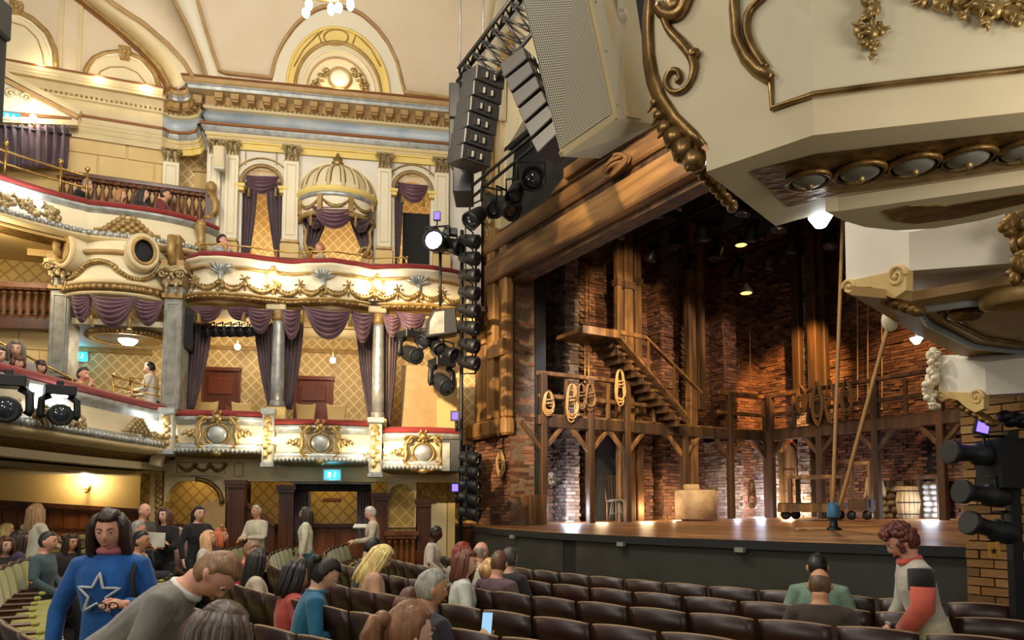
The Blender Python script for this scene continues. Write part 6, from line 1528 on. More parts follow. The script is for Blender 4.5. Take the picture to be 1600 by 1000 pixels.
def can_light(root, pos, look, sc=1.0, lit=False, name='lamp'):
 T = orient(pos, look) @ Matrix.Rotation(-PI / 2, 4, 'X')
 m = MB(T); m.lathe([(0, -.16 * sc), (.06 * sc, -.15 * sc), (.085 * sc, -.05 * sc), (.1 * sc, .08 * sc), (.105 * sc, .14 * sc), (.09 * sc, .14 * sc), (.08 * sc, .1 * sc)], 12); o = m.build(name, M['black'], root)
 m = MB(T); m.ball((0, 0, .1 * sc), (.085 * sc, .085 * sc, .03 * sc), 12, 6); m.build('lens', M['litlens' if lit else 'lens'], o)
 m = MB(orient(pos, Vector((look[0], look[1], 0)) if abs(look[0]) + abs(look[1]) > .01 else (0, -1, 0))); m.tube([(-.115 * sc, 0, 0), (-.115 * sc, 0, .16 * sc), (.115 * sc, 0, .16 * sc), (.115 * sc, 0, 0)], .012 * sc, 5); m.build('yoke', M['black'], o)
 return o
def ladder(label, u, v0, v1, n, lamps, Yd):
 a, b = pt(u, v0, Yd), pt(u, v1, Yd); b.x = a.x; t = thing('lamp_ladder', label, 'light rig', b)
 for dx in (-.13, .13):
  m = MB(); m.tube([a + Vector((dx, .1, 0)), b + Vector((dx, .1, 0))], .022, 6); m.build('rail', M['black'], t)
 for i in range(n + 1):
  p = a.lerp(b, i / n); m = MB(); m.tube([p + Vector((-.13, .1, 0)), p + Vector((.13, .1, 0))], .014, 5); m.build('rung', M['black'], t)
 for i in range(n):
  p = a.lerp(b, (i + .5) / n); can_light(t, p + Vector((.02, -.1, 0)), (.8, -.35, -.25 + .05 * (i % 3)), 1.25)
 return t
ladder('black ladder of eight stage lamps beside the timber proscenium', 732, 366, 582, 8, 8, 12.9)
ladder('lower black ladder of five lamps beside the brick pillar', 733, 706, 812, 5, 5, 12.9)
m = MB(); a, b = pt(722, 360, 13.05), pt(722, 860, 13.05); b.x = a.x; b.z = 0.0; m.tube([a, b], .035, 8); t = thing('boom_pipe', 'tall black boom pipe standing beside the boxes', 'pipe', b); m.build('pipe', M['black'], t)
m = MB(); m.lathe([(.25, 0), (.25, .03), (.05, .06)], 16, b); m.build('foot', M['black'], t)
t = thing('spot_on_stand', 'lit black spotlight on a pole at the stage end of the upper boxes', 'stage light', pt(688, 480, 13.0))
a, b = pt(688, 395, 13.0), pt(688, 478, 13.0); m = MB(); m.tube([a, b], .03, 6); m.build('pole', M['black'], t)
can_light(t, pt(683, 380, 12.9), (-.2, -1, -.1), 1.9, True); can_light(t, pt(706, 384, 13.1), (.9, -.5, -.4), 1.5)
for i in range(5):
 m = MB(); rd = random.Random(i); p = pt(672 + 9 * i, 366 + rd.uniform(-6, 6), 13.0); m.box(p, (.14, .14, .12), Matrix.Rotation(rd.uniform(0, 1), 4, 'Y')); m.build('control_box', M['charcoal'], t)
m = MB(); p = pt(683, 338, 13.0); m.box(p, (.13, .05, .16)); m.build('monitor', M['black'], t); m = MB(); m.box(p + Vector((0, -.03, 0)), (.1, .01, .13)); m.build('monitor_screen', M['bluescr'], t)
m = MB(); m.tube([p, pt(683, 366, 13.0)], .014, 5); m.build('monitor_arm', M['black'], t)
moving_light('moving light with pale collar hanging under the upper box front', pt(641, 553, 13.0), (.6, -.7, -.35), 1.1)
moving_light('moving light hanging in front of the plain screen of the stage-end box', pt(690, 598, 13.0), (.5, -.7, -.5), 1.15)
t = thing('lamp_cluster', 'tangle of black lamps hanging beside the moving light', 'light rig', pt(680, 545, 13.0))
for i, (u, v, lk) in enumerate(((668, 530, (-.5, -.7, -.5)), (682, 540, (.5, -.7, -.6)), (700, 552, (.8, -.6, -.4)))): can_light(t, pt(u, v, 13.0), lk, 1.3)
m = MB(); m.tube([pt(640, 518, 13.05), pt(722, 518, 13.05)], .03, 6); m.build('bar', M['black'], t); m = MB(); m.tube([pt(655, 520, 13.0), pt(668, 535, 13.0), pt(680, 560, 13.0), pt(672, 548, 13.0)], .012, 5); m.build('cable', M['black'], t)
t = thing('effects_box', 'grey wedge-shaped speaker box under the end of the upper box front', 'speaker', pt(690, 528, 12.8)); E2 = Frame(pt(690, 500, 12.8)[:2], (1, .2))
m = MB(E2.M); m.prism([tuple(E2.px(u, v, 0)) for u, v in ((668, 500), (676, 484), (712, 480), (716, 520), (664, 528))], -.35, 0); m.build('cabinet', M['charcoal'], t, bevel=.02); m = MB(E2.M); m.prism([tuple(E2.px(u, v, 0)) for u, v in ((672, 502), (679, 488), (694, 486), (694, 520), (670, 523))], 0, .02); m.build('grille', M['silverd'], t)
t = thing('side_speaker', 'dark grey speaker cabinet at the stage end of the lower box front', 'speaker', pt(705, 738, 12.9))
m = MB(); m.span(pt(690, 738, 12.9), pt(722, 688, 13.2)); m.build('cabinet', M['charcoal'], t, bevel=.02); m = MB(); m.span(pt(691, 736, 12.88), pt(703, 692, 12.9)); m.build('side_panel', M['silverd'], t)
for (u, v, lb_) in ((711, 650, 'small blue-lit indicator panel above the stage-end box rail'), (711, 762, 'small blue-lit indicator panel under the stage-end box')):
 t = thing('indicator_panel', lb_, 'panel', pt(u, v + 8, 12.7))
 m = MB(); m.box(pt(u, v, 12.7), (.16, .06, .18)); m.build('case', M['black'], t); m = MB(); m.box(pt(u, v, 12.66), (.1, .02, .12)); m.build('lit_face', M['bluescr'], t)
 m = MB(); m.tube([pt(u + 2, v + 8, 12.72), pt(u + 2, v + 22, 12.72), pt(722, v + 22, 13.0)], .03, 6); m.build('stem', M['black'], t)
t = thing('speaker_panel', 'small tilted white speaker below the gilt strip by the circle', 'speaker', pt(248, 728, 13.0)); m = MB(); m.box(pt(247, 713, 13.0), (.2, .16, .36), Matrix.Rotation(.25, 4, 'Y')); m.build('cabinet', M['white'], t, bevel=.02); m = MB(); m.box(pt(247, 713, 12.9), (.15, .02, .3), Matrix.Rotation(.25, 4, 'Y')); m.build('grille', M['pale'], t)
t = thing('lamp_bar', 'row of small black lamps on a bar in the first lower box', 'light rig', pt(350, 520, 13.4))
m = MB(); m.tube([pt(300, 508, 13.6), pt(395, 516, 13.6)], .025, 6); m.build('bar', M['black'], t)
for i in range(6): can_light(t, pt(330 + 13 * i, 518, 13.5), (-.6, -.7, -.2), 1.0)
t = thing('box_speaker', 'tall black loudspeaker hanging beside the pier in the first lower box', 'speaker', pt(292, 548, 13.2)); m = MB(); m.span(pt(279, 545, 13.2), pt(306, 487, 13.55)); m.build('cabinet', M['charcoal'], t, bevel=.02); m = MB(); m.span(pt(281, 540, 13.18), pt(303, 492, 13.2)); m.build('grille', M['black'], t)
# -- line arrays and truss above the stage front
def line_array(label, top, bot, n, w, d, yaw, Yd0, Yd1, lean0, lean1, port=True):
 a, b = pt(top[0], top[1], Yd0), pt(bot[0], bot[1], Yd1); t = thing('line_array', label, 'loudspeaker', b, 'flown loudspeaker arrays'); h = (a - b).length / n
 for i in range(n):
  f = (i + .5) / n; p = a.lerp(b, f); ln = lean0 + (lean1 - lean0) * f
  T = Matrix.Translation(p) @ Matrix.Rotation(yaw, 4, 'Z') @ Matrix.Rotation(ln, 4, 'Y')
  m = MB(T); x, y, z = w / 2, d / 2, h / 2 * .94
  m.add([(-x, -y, -z), (x, -y, -z * .86), (x, y, -z * .86), (-x, y, -z), (-x, -y, z), (x, -y, z * .86), (x, y, z * .86), (-x, y, z)], [(0, 3, 2, 1), (4, 5, 6, 7), (0, 1, 5, 4), (1, 2, 6, 5), (2, 3, 7, 6), (3, 0, 4, 7)])
  cab = m.build('cabinet', M['charcoal'], t, bevel=.012)
  for k in (-1, 1):
   m = MB(T); m.box((x + .004, -.04 + k * .07, 0), (.02, .09, h * .42)); m.build('handle_recess', M['blackm'], cab); m = MB(T); m.box((x + .014, -.01 + k * .07, .0), (.02, .03, h * .3)); m.build('handle', M['silverd'], cab)
 return t
line_array('flown black line array of six cabinets nearest the box wall', (757, 116), (731, 260), 6, .42, .5, -.95, 10.6, 10.4, .12, .2)
line_array('flown black line array leaning towards the white speaker', (812, 98), (872, 236), 6, .42, .5, -.6, 10.2, 10.0, -.3, -.5)
t = thing('flown_subwoofer', 'flat black flown speaker hanging behind the line array', 'loudspeaker', pt(720, 245, 10.9))
for (u0, u1, v0, v1) in ((702, 734, 134, 188), (702, 734, 190, 244), (708, 738, 248, 304)):
 m = MB(); a, b = pt(u0, v1, 11.0), pt(u1, v0, 11.0); m.span((a.x, 10.9, a.z), (b.x, 11.5, b.z)); m.build('cabinet', M['charcoal'], t, bevel=.015)
m = MB(); m.tube([pt(719, 100, 10.85), pt(719, 250, 10.85)], .02, 6); m.build('rigging_frame', M['black'], t)
tr = thing('lighting_truss', 'black triangular truss rising behind the white speaker', 'truss', pt(720, 130, 10.7))
A0, A1 = [pt(714, 128, 10.9), pt(760, 140, 10.6), pt(716, 108, 10.6)], [pt(815, 0, 10.0), pt(858, 20, 9.7), pt(815, -22, 9.7)]
ext = lambda a, b: b + (b - a) * .35
A1 = [ext(a, b) for a, b in zip(A0, A1)]
for a, b in zip(A0, A1):
 m = MB(); m.tube([a, b], .032, 6); m.build('chord', M['black'], tr)
for k in range(3):
 m = MB(); a0, a1, b0_, b1 = A0[k], A1[k], A0[(k + 1) % 3], A1[(k + 1) % 3]
 for i in range(9):
  m.tube([a0.lerp(a1, i / 9), b0_.lerp(b1, (i + .5) / 9)], .016, 5); m.tube([b0_.lerp(b1, (i + .5) / 9), a0.lerp(a1, (i + 1) / 9)], .016, 5)
 m.build('lattice_bracing', M['black'], tr)
for u, lb_ in ((719, 'steel suspension cable above the line array'), (755, 'thin steel cable beside the truss')):
 t = thing('suspension_cable', lb_, 'cable', pt(u, 105, 10.7)); a = pt(u, 105, 10.7); m = MB(); m.tube([a, (a.x, a.y, 10.6)], .012, 5); m.build('cable', M['steel'], t)
 m = MB(); m.tube([a + Vector((.045 * math.cos(x * PI / 5), 0, .05 * math.sin(x * PI / 5) - .03)) for x in range(10)], .014, 5, closed=True); m.build('shackle', M['steel'], t)
lbp = thing('lamp_bar', 'black lamp bar with five hanging stage lamps above the timber header', 'light rig', pt(800, 270, 12.6))
a, b = pt(733, 312, 13.6), pt(884, 188, 12.0)
for dz in (0, .22):
 m = MB(); m.tube([a + Vector((0, 0, dz)), b + Vector((0, 0, dz))], .03, 6); m.build('bar', M['black'], lbp)
for i in range(7):
 p = a.lerp(b, i / 6); m = MB(); m.tube([p, p + Vector((0, 0, .22))], .016, 5); m.build('strut', M['black'], lbp)
for (u, v, Yd, lk, sc) in ((745, 338, 13.3, (-.5, -.5, -.6), 1.7), (768, 318, 13.2, (.3, -.6, -.7), 1.8), (789, 322, 13.0, (.5, -.5, -.5), 1.9), (806, 300, 12.8, (-.2, -.6, -.8), 1.6), (830, 282, 12.5, (.1, -.95, -.3), 2.1)): can_light(lbp, pt(u, v, Yd), lk, sc)
# -- big moving lights on the circle front
moving_light('large moving light on the circle front at the very edge', pt(12, 640, 9.0), (.45, -.85, -.1), 1.15, True)
moving_light('large moving light on the circle front next to the edge one', pt(92, 648, 9.7), (.6, -.75, -.1), 1.05, True)
t = thing('edge_speaker', 'black flown speaker cut by the upper left edge', 'loudspeaker', pt(0, 190, 8.0))
m = MB(); m.span(pt(-25, 42, 8.0), pt(22, 12, 8.3)); m.build('upper_cabinet', M['charcoal'], t, bevel=.03); m = MB(); m.span(pt(-25, 172, 8.0), pt(11, 58, 8.3)); m.build('lower_cabinet', M['charcoal'], t, bevel=.05)
# -- chandelier
c = pt(504, -40, 8.0); ch = thing('chandelier', 'brass chandelier with hanging lit bulbs at the top edge', 'chandelier', c)
m = MB(); m.tube([(c.x + .42 * math.cos(x * PI / 16), c.y + .42 * math.sin(x * PI / 16), c.z) for x in range(32)], .03, 6, closed=True); m.tube([c + Vector((0, 0, .1)), c + Vector((0, 0, 3.2))], .025, 6); m.ball(c + Vector((0, 0, .1)), .12)
m.build('ring_and_stem', M['brass'], ch)
for k in range(10):
 a = 2 * PI * k / 10 + .32; q = c + Vector((.42 * math.cos(a), .42 * math.sin(a), -.12)); m = MB(); m.ball(q, (.045, .045, .07), 12, 8); m.build('bulb', M['bulbcool'], ch); m = MB(); m.tube([q + Vector((0, 0, .06)), c + Vector((0, 0, .1))], .012, 5); m.build('arm', M['brass'], ch)
for u, v in ((478, 20), (529, 12)):
 q = pt(u, v, 7.7); m = MB(); m.ball(q, (.042, .042, .055), 12, 8); m.build('bulb', M['bulbcool'], ch); m = MB(); m.tube([q + Vector((0, 0, .05)), Vector((q.x, q.y, c.z))], .01, 5); m.build('chain', M['brass'], ch)
light('chandelier_light', 'POINT', c + Vector((0, -.3, -.6)), 420, (1, .91, .77), .35)
# === white loudspeaker close to the camera
ws = thing('white_loudspeaker', 'large cream loudspeaker with perforated grille hung beside the near box', 'loudspeaker', pt(930, 200, 3.0))
BL, BR, TL, TR = pt(877, 247, 2.75), pt(961, 186, 2.95), pt(798, -70, 2.9), pt(906, -70, 3.1)
BR2, TR2, BL2 = pt(1024, 196, 3.3), pt(984, -70, 3.45), pt(935, 249, 3.25); TL2 = TL + (TR2 - TR)
m = MB(); m.add([BL, BR, TR, TL, BL2, BR2, TR2, TL2], [(0, 1, 2, 3), (1, 5, 6, 2), (5, 4, 7, 6), (4, 0, 3, 7), (0, 4, 5, 1), (3, 2, 6, 7)]); m.build('cabinet', mat('cream_cabinet', rgb(208, 198, 168), .5), ws, bevel=.006)
nrm = ((BR - BL).cross(TL - BL)).normalized()
if nrm.y > 0: nrm = -nrm
def grille_mat():
 m, nt, b = new_mat('perforated_grille'); N, Lk = nt.nodes, nt.links; b.inputs['Roughness'].default_value = .5
 tc = N.new('ShaderNodeUVMap'); mp = N.new('ShaderNodeVectorMath'); mp.operation = 'MULTIPLY'; mp.inputs[1].default_value = (34, 78, 1); Lk.new(tc.outputs[0], mp.inputs[0])
 vo = N.new('ShaderNodeTexVoronoi'); vo.inputs['Scale'].default_value = 1; vo.inputs['Randomness'].default_value = 0.0; Lk.new(mp.outputs[0], vo.inputs['Vector'])
 cr = N.new('ShaderNodeValToRGB'); cr.color_ramp.elements[0].position = .3; cr.color_ramp.elements[1].position = .38; cr.color_ramp.elements[0].color = (.035, .032, .028, 1); cr.color_ramp.elements[1].color = (*rgb(206, 198, 172), 1)
 Lk.new(vo.outputs['Distance'], cr.inputs[0]); Lk.new(cr.outputs[0], b.inputs['Base Color']); return m
g = [BL.lerp(BR, .02), BL.lerp(BR, .93), TL.lerp(TR, .93), TL.lerp(TR, .02)]; g = [p.lerp(q, .04) for p, q in zip(g, [TL, TR, TR, TL])][:2] + g[2:]
g = [p + nrm * .004 for p in g]
m = MB(); m.add(g, [(0, 1, 2, 3)]); o = m.build('grille', grille_mat(), ws, fix=False)
uv = o.data.uv_layers.new(name='UVMap');
for li, c_ in enumerate(((0, 0), (1, 0), (1, 1), (0, 1))): uv.data[li].uv = c_
m = MB(); m.bar(BL.lerp(BR, -.0) + nrm * .005 + (TL - BL) * .015, BR + nrm * .005 + (TR - BR) * .015, .02, .02); m.bar(BR + nrm * .002, TR + nrm * .002, .02, .012); m.build('grille_edge', M['pale'], ws)
sd = ((BR2 - BR).cross(TR - BR)).normalized(); sd = sd if sd.y < 0 else -sd
q0 = lambda a, b: BR.lerp(BR2, a).lerp(TR.lerp(TR2, a), b) + sd * .004
m = MB(); m.add([q0(.25, .02), q0(.6, .02), q0(.6, .7), q0(.25, .7)], [(0, 1, 2, 3)]); m.build('side_plate', M['pale'], ws, thick=.008)
for a, b in ((.1, .08), (.1, .4), (.1, .7), (.42, .08)): m = MB(); m.ball(q0(a, b), .005, 8, 6); m.build('screw', M['steel'], ws)
m = MB(); k = q0(.55, .62); m.ball(k, (.035, .03, .04), 12, 8); m.bar(k, k + Vector((.0, .02, .5)), .075, .03); m.build('bracket_arm', M['white'], ws, bevel=.008)
# === near box overhead
zN = EYE + 1.33
def hz(u, v, z=None):
 z = zN if z is None else z
 x = (u - 800) / F; y = (CY - v) / F; fy = math.cos(PITCH) - y * math.sin(PITCH); fz = math.sin(PITCH) + y * math.cos(PITCH); k = (z - EYE) / fz
 return Vector((x * k, fy * k, z))
nb = thing('near_box', 'cream underside and front of the near box with gilt mouldings, overhead', 'balcony', hz(1212, 352))
Fl = [hz(1104, 268), hz(1166, 246), hz(1271, 211), hz(1384, 198), hz(1600, 175), hz(1760, 160)]; Bk = [hz(1212, 352), hz(1250, 341), hz(1310, 326), hz(1400, 312), hz(1600, 283), hz(1760, 262)]
m = MB(); n_ = len(Fl); dn = Vector((0, 0, .004)); m.add([p - dn for p in Fl] + [p - dn for p in Bk] + [p + Vector((0, 0, .06)) for p in Fl] + [p + Vector((0, 0, .06)) for p in Bk], [(i, i + 1, n_ + i + 1, n_ + i) for i in range(n_ - 1)] + [(n_ + i, n_ + i + 1, 3 * n_ + i + 1, 3 * n_ + i) for i in range(n_ - 1)] + [(0, n_, 3 * n_, 2 * n_)]); m.build('soffit', M['cream'], nb)
def up(p, h): return Vector((p.x, p.y, p.z + h))
edge_px = [(1104, 268), (1103, 226), (1086, 205), (1060, 180), (1040, 150), (1028, 118), (1022, 85), (1020, 40), (1022, 0), (1030, -60), (1040, -120)]
fd = (Fl[2] - Fl[0]).normalized(); FF = Frame(Fl[0][:2], (fd.x, fd.y))
FR = Frame(Fl[2][:2], ((Fl[4] - Fl[2]).x, (Fl[4] - Fl[2]).y))
poly = [tuple(FF.px(u, v, 0)) for u, v in edge_px] + [(FF.px(1271, 211, 0)[0], FF.px(1040, -120, 0)[1]), tuple(FF.px(1271, 211, 0))]
m = MB(FF.M); m.prism(poly, -.35, 0); m.build('front_end', M['cream'], nb)
s_e = FR.s(1780, 0, 150); zt_ = poly[-2][1]
m = MB(FR.M); m.span((0, -.35, zN), (s_e, 0, zt_)); m.build('front_panel', M['cream'], nb)
m = MB(FF.M); pl = [FF.px(u, v, 0) for u, v in edge_px[1:]];
m.add([(s, .015, z) for s, z in pl] + [(s - .065, -.03, z) for s, z in pl], [(i, i + 1, len(pl) + i + 1, len(pl) + i) for i in range(len(pl) - 1)], True); m.build('gilt_edge_band', M['bronze'], nb, thick=.02)
m = MB(FF.M)
for i, (u, v, r) in enumerate(((1024, 160, .02), (1030, 180, .024), (1040, 200, .034), (1055, 215, .045), (1070, 235, .05), (1085, 250, .045))): q = FF.at(u, v, -.03); m.ball(q, (r * 1.2, r, r * 1.1), 8, 6); m.tube([q, q + Vector((-.02, .03, -.05))], [r * .6, .004], 6)
for i in range(7):
 q = FF.at(1090 + 9 * i, 262 + 10 * i, -.12 - .05 * i); m.ball(q, (.028, .022, .03), 8, 6)
m.build('leaf_and_bead_pendant', M['bronze'], nb)
m = MB(FF.M); S = [FF.at(u, v, .015) for u, v in ((1076, -10), (1062, 20), (1040, 22), (1030, 10), (1044, 44), (1064, 66), (1078, 84), (1084, 104), (1078, 128), (1064, 142), (1048, 142), (1040, 128), (1046, 112), (1058, 110), (1062, 122), (1056, 128))]
m.tube(smooth_path([tuple(p) for p in S[3:]], 4), [.012 + .010 * math.sin(PI * min(1, i / 20)) for i in range(len(smooth_path([tuple(p) for p in S[3:]], 4)))], 7)
m.tube(smooth_path([tuple(p) for p in S[:4]], 4), .028, 7); m.ball(FF.at(1083, 84, .02), (.03, .02, .022), 8, 6); m.ball(FF.at(1052, 8, .02), (.05, .03, .04), 8, 6); m.build('scroll_ornament', M['bronze'], nb)
def onf(u, v, n):
 return FF.M @ FF.at(u, v, n) if u < 1271 else FR.M @ FR.at(u, v, n)
fr_px = [(1148, -40), (1146, 10), (1150, 60), (1165, 92), (1182, 110), (1204, 123), (1206, 169), (1271, 147), (1384, 132), (1600, 108), (1760, 92)]
m = MB(); m.tube([onf(u, v, .012) for u, v in fr_px[5:]], .012, 6); m.build('panel_frame_bar', M['bronze'], nb)
m = MB(); m.tube([onf(u, v, .015) for u, v in fr_px[:6]], .03, 7, flat=.6); m.build('panel_frame_scroll', M['bronze'], nb)
m = MB(); m.tube(smooth_path([tuple(onf(u, v, .02)) for u, v in ((1196, -10), (1172, 15), (1166, 45), (1176, 75), (1196, 105))], 4), .016, 6); m.build('panel_frame_acanthus', M['bronze'], nb)
m = MB(); vs = [onf(u, v, .006) for u, v in fr_px]; tops = [onf(max(u, 1148), -110, .006) for u, v in fr_px]
m.add(vs + tops, [(i, i + 1, len(vs) + i + 1, len(vs) + i) for i in range(len(vs) - 1)]); m.build('panel_field', mat('pale_panel_cream', rgb(226, 216, 184), .5), nb)
def relief(name, px_list, seed):
 m = MB(); rd = random.Random(seed)
 for u, v, r in px_list:
  q = onf(u, v, .02 + rd.uniform(0, .012)); m.ball(q, (r, r * .7, r), 7, 6)
  for k in range(3):
   a = rd.uniform(0, 6.28); m.tube([q, q + Vector((math.cos(a) * r * 1.1, -.012, math.sin(a) * r * 1.1)), q + Vector((math.cos(a) * r * 1.7, -.004, math.sin(a) * r * 1.7))], [r * .55, r * .45, r * .1], 6, flat=.6)
 return m.build(name, M['gilt'], nb)
relief('flower_drop', [(1356, 0, .026), (1366, 14, .026), (1354, 26, .022), (1344, 48, .024), (1362, 50, .028), (1376, 48, .02), (1352, 66, .02), (1364, 74, .018), (1362, 88, .012)], 2)
relief('fruit_garland', [(1440, 0, .026), (1468, 4, .03), (1500, 2, .03), (1504, 24, .018), (1530, 8, .034), (1540, 34, .022), (1556, 14, .034), (1580, 20, .03), (1598, 8, .03), (1590, 34, .02), (1620, 14, .034)], 3)
def onb(a, b): # a along 0..1, b across 0..1
 f = a * (n_ - 1); i = min(n_ - 2, int(f)); t = f - i; return Fl[i].lerp(Fl[i + 1], t).lerp(Bk[i].lerp(Bk[i + 1], t), b) - Vector((0, 0, .004))
m = MB()
pan = [hz(1172, 268, zN - .008), hz(1232, 324, zN - .008), hz(1310, 304, zN - .008), hz(1400, 292, zN - .008), hz(1600, 262, zN - .008), hz(1760, 242, zN - .008), hz(1760, 186, zN - .008), hz(1600, 204, zN - .008), hz(1400, 226, zN - .008), hz(1280, 240, zN - .008)]
m.add(pan, [tuple(range(len(pan)))]); m.build('guilloche_ground', M['giltd'], nb)
for i, (u, v) in enumerate(((1264, 280), (1344, 268), (1428, 257), (1512, 246), (1600, 235), (1690, 224))):
 c = hz(u, v, zN - .014); r = .092 * (1 if i else .9)
 m = MB(); m.ball(c, (r * .82, r * .82, .03), 18, 8); b_ = m.build('rosette', M['silverd'], nb)
 m = MB(); m.tube([c + Vector((r * math.cos(x * PI / 12), r * math.sin(x * PI / 12), -.006)) for x in range(24)], .012, 6, closed=True); m.build('rosette_ring', M['giltd'], b_); m = MB(); m.ball(c - Vector((0, 0, .03)), .018, 8, 6); m.build('rosette_boss', M['gilt'], b_)
def far_console(label, wq, tq, scroll, Yl, Yc, soff=None):
 t = thing('box_console', label, 'console', pt(*wq[2], Yc)); a, b, c_, d = pt(*wq[0], Yl), pt(*wq[1], Yc), pt(*wq[2], Yc), pt(*wq[3], Yl)
 dp = Vector((.7, .35, 0)); m = MB(); e0, e1 = pt(*tq[0], Yc - .25), pt(*tq[1], Yc - .25)
 m.add([a, b, c_, d, a + dp, e0, e1, d + dp], [(0, 1, 2, 3), (1, 5, 6, 2), (3, 2, 6, 7), (0, 4, 5, 1), (0, 3, 7, 4)]); m.build('block', M['white'], t)
 (v0, v1) = scroll; L0, L1 = pt(wq[3][0], wq[3][1], Yl), pt(wq[2][0], wq[2][1], Yc); dd = (L1 - L0); nn = Vector((-dd.y, dd.x, 0)).normalized(); nn = nn if nn.y < 0 else -nn
 T = Matrix(((dd.normalized().x, nn.x, 0, L0.x), (dd.normalized().y, nn.y, 0, L0.y), (dd.normalized().z, 0, 1, L0.z), (0, 0, 0, 1))); W_ = dd.length
 m = MB(T); r = W_ * .11
 volute(m, (r * .9, .02, -r * .7), r, 1.4, r * .3, -1); volute(m, (W_ - r * 1.3, .02, -r * .5), r * 1.3, 1.5, r * .32, 1)
 m.prism([(0, .01), (W_, .01), (W_ * .98, -r * 2.2), (W_ * .8, -r * 2.9), (W_ * .62, -r * 2.2), (W_ * .45, -r * 1.1), (W_ * .25, -r * .9), (r, -r * 1.6), (0, -r)], -.03, .02); m.build('scroll_bracket', M['ochre'], t, bevel=.004)
 m = MB(T)
 for i in range(6): m.ball((W_ * (.3 + .13 * i), -.06, -r * (1.8 + .5 * i)), (r * .8, .06, r * .7), 7, 6)
 m.build('acanthus', M['giltd'], t)
 return t
c1 = far_console('pale blue-lit console block with scroll bracket below the near box', ((1320, 347), (1420, 363), (1421, 423), (1322, 443)), ((1625, 325), (1625, 408)), (443, 465), 4.15, 3.75)
c2 = far_console('smaller blue-lit console block with scroll bracket nearer the stage', ((1465, 555), (1539, 566), (1541, 617), (1467, 613)), ((1660, 552), (1660, 610)), (612, 635), 5.6, 5.2)
z2 = EYE + 1.12
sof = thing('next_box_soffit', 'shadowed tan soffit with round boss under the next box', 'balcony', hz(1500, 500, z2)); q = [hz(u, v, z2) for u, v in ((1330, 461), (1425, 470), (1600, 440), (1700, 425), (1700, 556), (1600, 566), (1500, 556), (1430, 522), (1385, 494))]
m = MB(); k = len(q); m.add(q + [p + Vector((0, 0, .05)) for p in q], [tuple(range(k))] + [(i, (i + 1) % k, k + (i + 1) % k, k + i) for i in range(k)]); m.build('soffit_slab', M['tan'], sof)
m = MB(); m.tube([hz(u, v, z2 - .01) for u, v in ((1700, 545), (1600, 550), (1520, 540), (1450, 505), (1432, 484), (1600, 462))], .025, 6); m.build('soffit_moulding', M['bluegrey'], sof)
m = MB(); m.tube([hz(u, v, z2 - .01) for u, v in ((1700, 532), (1600, 538), (1535, 528), (1480, 500), (1470, 488))], .02, 6); m.build('inner_moulding', M['giltd'], sof)
c = hz(1580, 468, z2 - .03); m = MB(); m.lathe([(.0, -.02), (.07, -.02), (.09, -.04), (.14, -.03), (.15, .03), (.12, .08)], 24, c); m.build('round_boss', M['giltm'], sof)
m = MB(); c = hz(1508, 492, z2 - .03); m.ball(c, (.1, .07, .04), 10, 8); m.ball(c - Vector((0, 0, .03)), .025, 8, 6); m.build('carved_pendant', M['giltd'], sof)
t = thing('leaf_bracket', 'dark gilt leaf bracket under the near box at the edge', 'bracket', pt(1590, 440, 3.4)); m = MB(); rd = random.Random(2)
for i in range(26): m.ball(pt(1580 + i * .8 + rd.uniform(-16, 16), 335 + i * 4, 3.45 + rd.uniform(-.05, .05)), (rd.uniform(.02, .05), .03, rd.uniform(.02, .05)), 6, 5)
m.build('leaves', M['giltd'], t)
t = thing('swept_cornice', 'swept cream cornice slab between the near box and its console', 'moulding', hz(1400, 355, EYE + 1.27))
def slab(px, z, h, mt, name):
 q = [hz(u, v, z) for u, v in px]; k = len(q); m = MB(); m.add(q + [p + Vector((0, 0, h)) for p in q], [tuple(range(k)), tuple(range(2 * k - 1, k - 1, -1))] + [(i, (i + 1) % k, k + (i + 1) % k, k + i) for i in range(k)]); return m.build(name, M[mt], t)
slab([(1290, 331), (1318, 345), (1352, 355), (1400, 360), (1460, 357), (1530, 345), (1620, 322), (1760, 300), (1760, 262), (1620, 286), (1310, 330)], EYE + 1.26, .06, 'cream', 'slab')
slab([(1380, 330), (1395, 345), (1430, 350), (1500, 341), (1620, 314), (1760, 292), (1760, 280), (1620, 300), (1480, 322), (1420, 322)], EYE + 1.255, .01, 'giltd', 'sunk_panel')
t = thing('carved_lion_head', 'carved white and gilt figurehead on the smaller console', 'carving', pt(1456, 636, 5.6)); m = MB(); rd = random.Random(5)
for i in range(60): m.ball(pt(1457 + rd.uniform(-8, 7) + 4 * math.sin(i * .12), 548 + i * 1.5, 5.55 + rd.uniform(-.05, .05)), (rd.uniform(.015, .04), .03, rd.uniform(.015, .03)), 6, 5)
m.build('carving', M['ivory'], t)
for (u, v, Yd, r, lb_) in ((1282, 345, 3.3, .047, 'glowing white lamp shade tucked under the near box corner'), (1432, 532, 4.9, .035, 'small glowing lamp under the next box soffit')):
 t = thing('soffit_lamp', lb_, 'lamp', pt(u, v, Yd)); c = pt(u, v, Yd); m = MB(); m.lathe([(0, -r * .8), (r * .5, -r * .6), (r * 1.1, r * .3), (r * 1.1, r * .5), (0, r * .5)], 14, c); m.build('shade', M['bulbcool'], t); m = MB(); m.tube([c + Vector((0, 0, r * .5)), c + Vector((.02, .0, .22))], .012, 6); m.build('fitting', M['black'], t)
t = thing('pendant_lamp_shell', 'cream shell lamp at the joint of the two boxes', 'lamp', pt(1390, 505, 4.4)); m = MB(); m.ball(pt(1391, 500, 4.4), (.05, .05, .07), 12, 8); m.build('shell', M['ivory'], t); m = MB(); m.tube([pt(1391, 490, 4.4), pt(1398, 470, 4.42)], .02, 6); m.build('neck', M['giltm'], t)
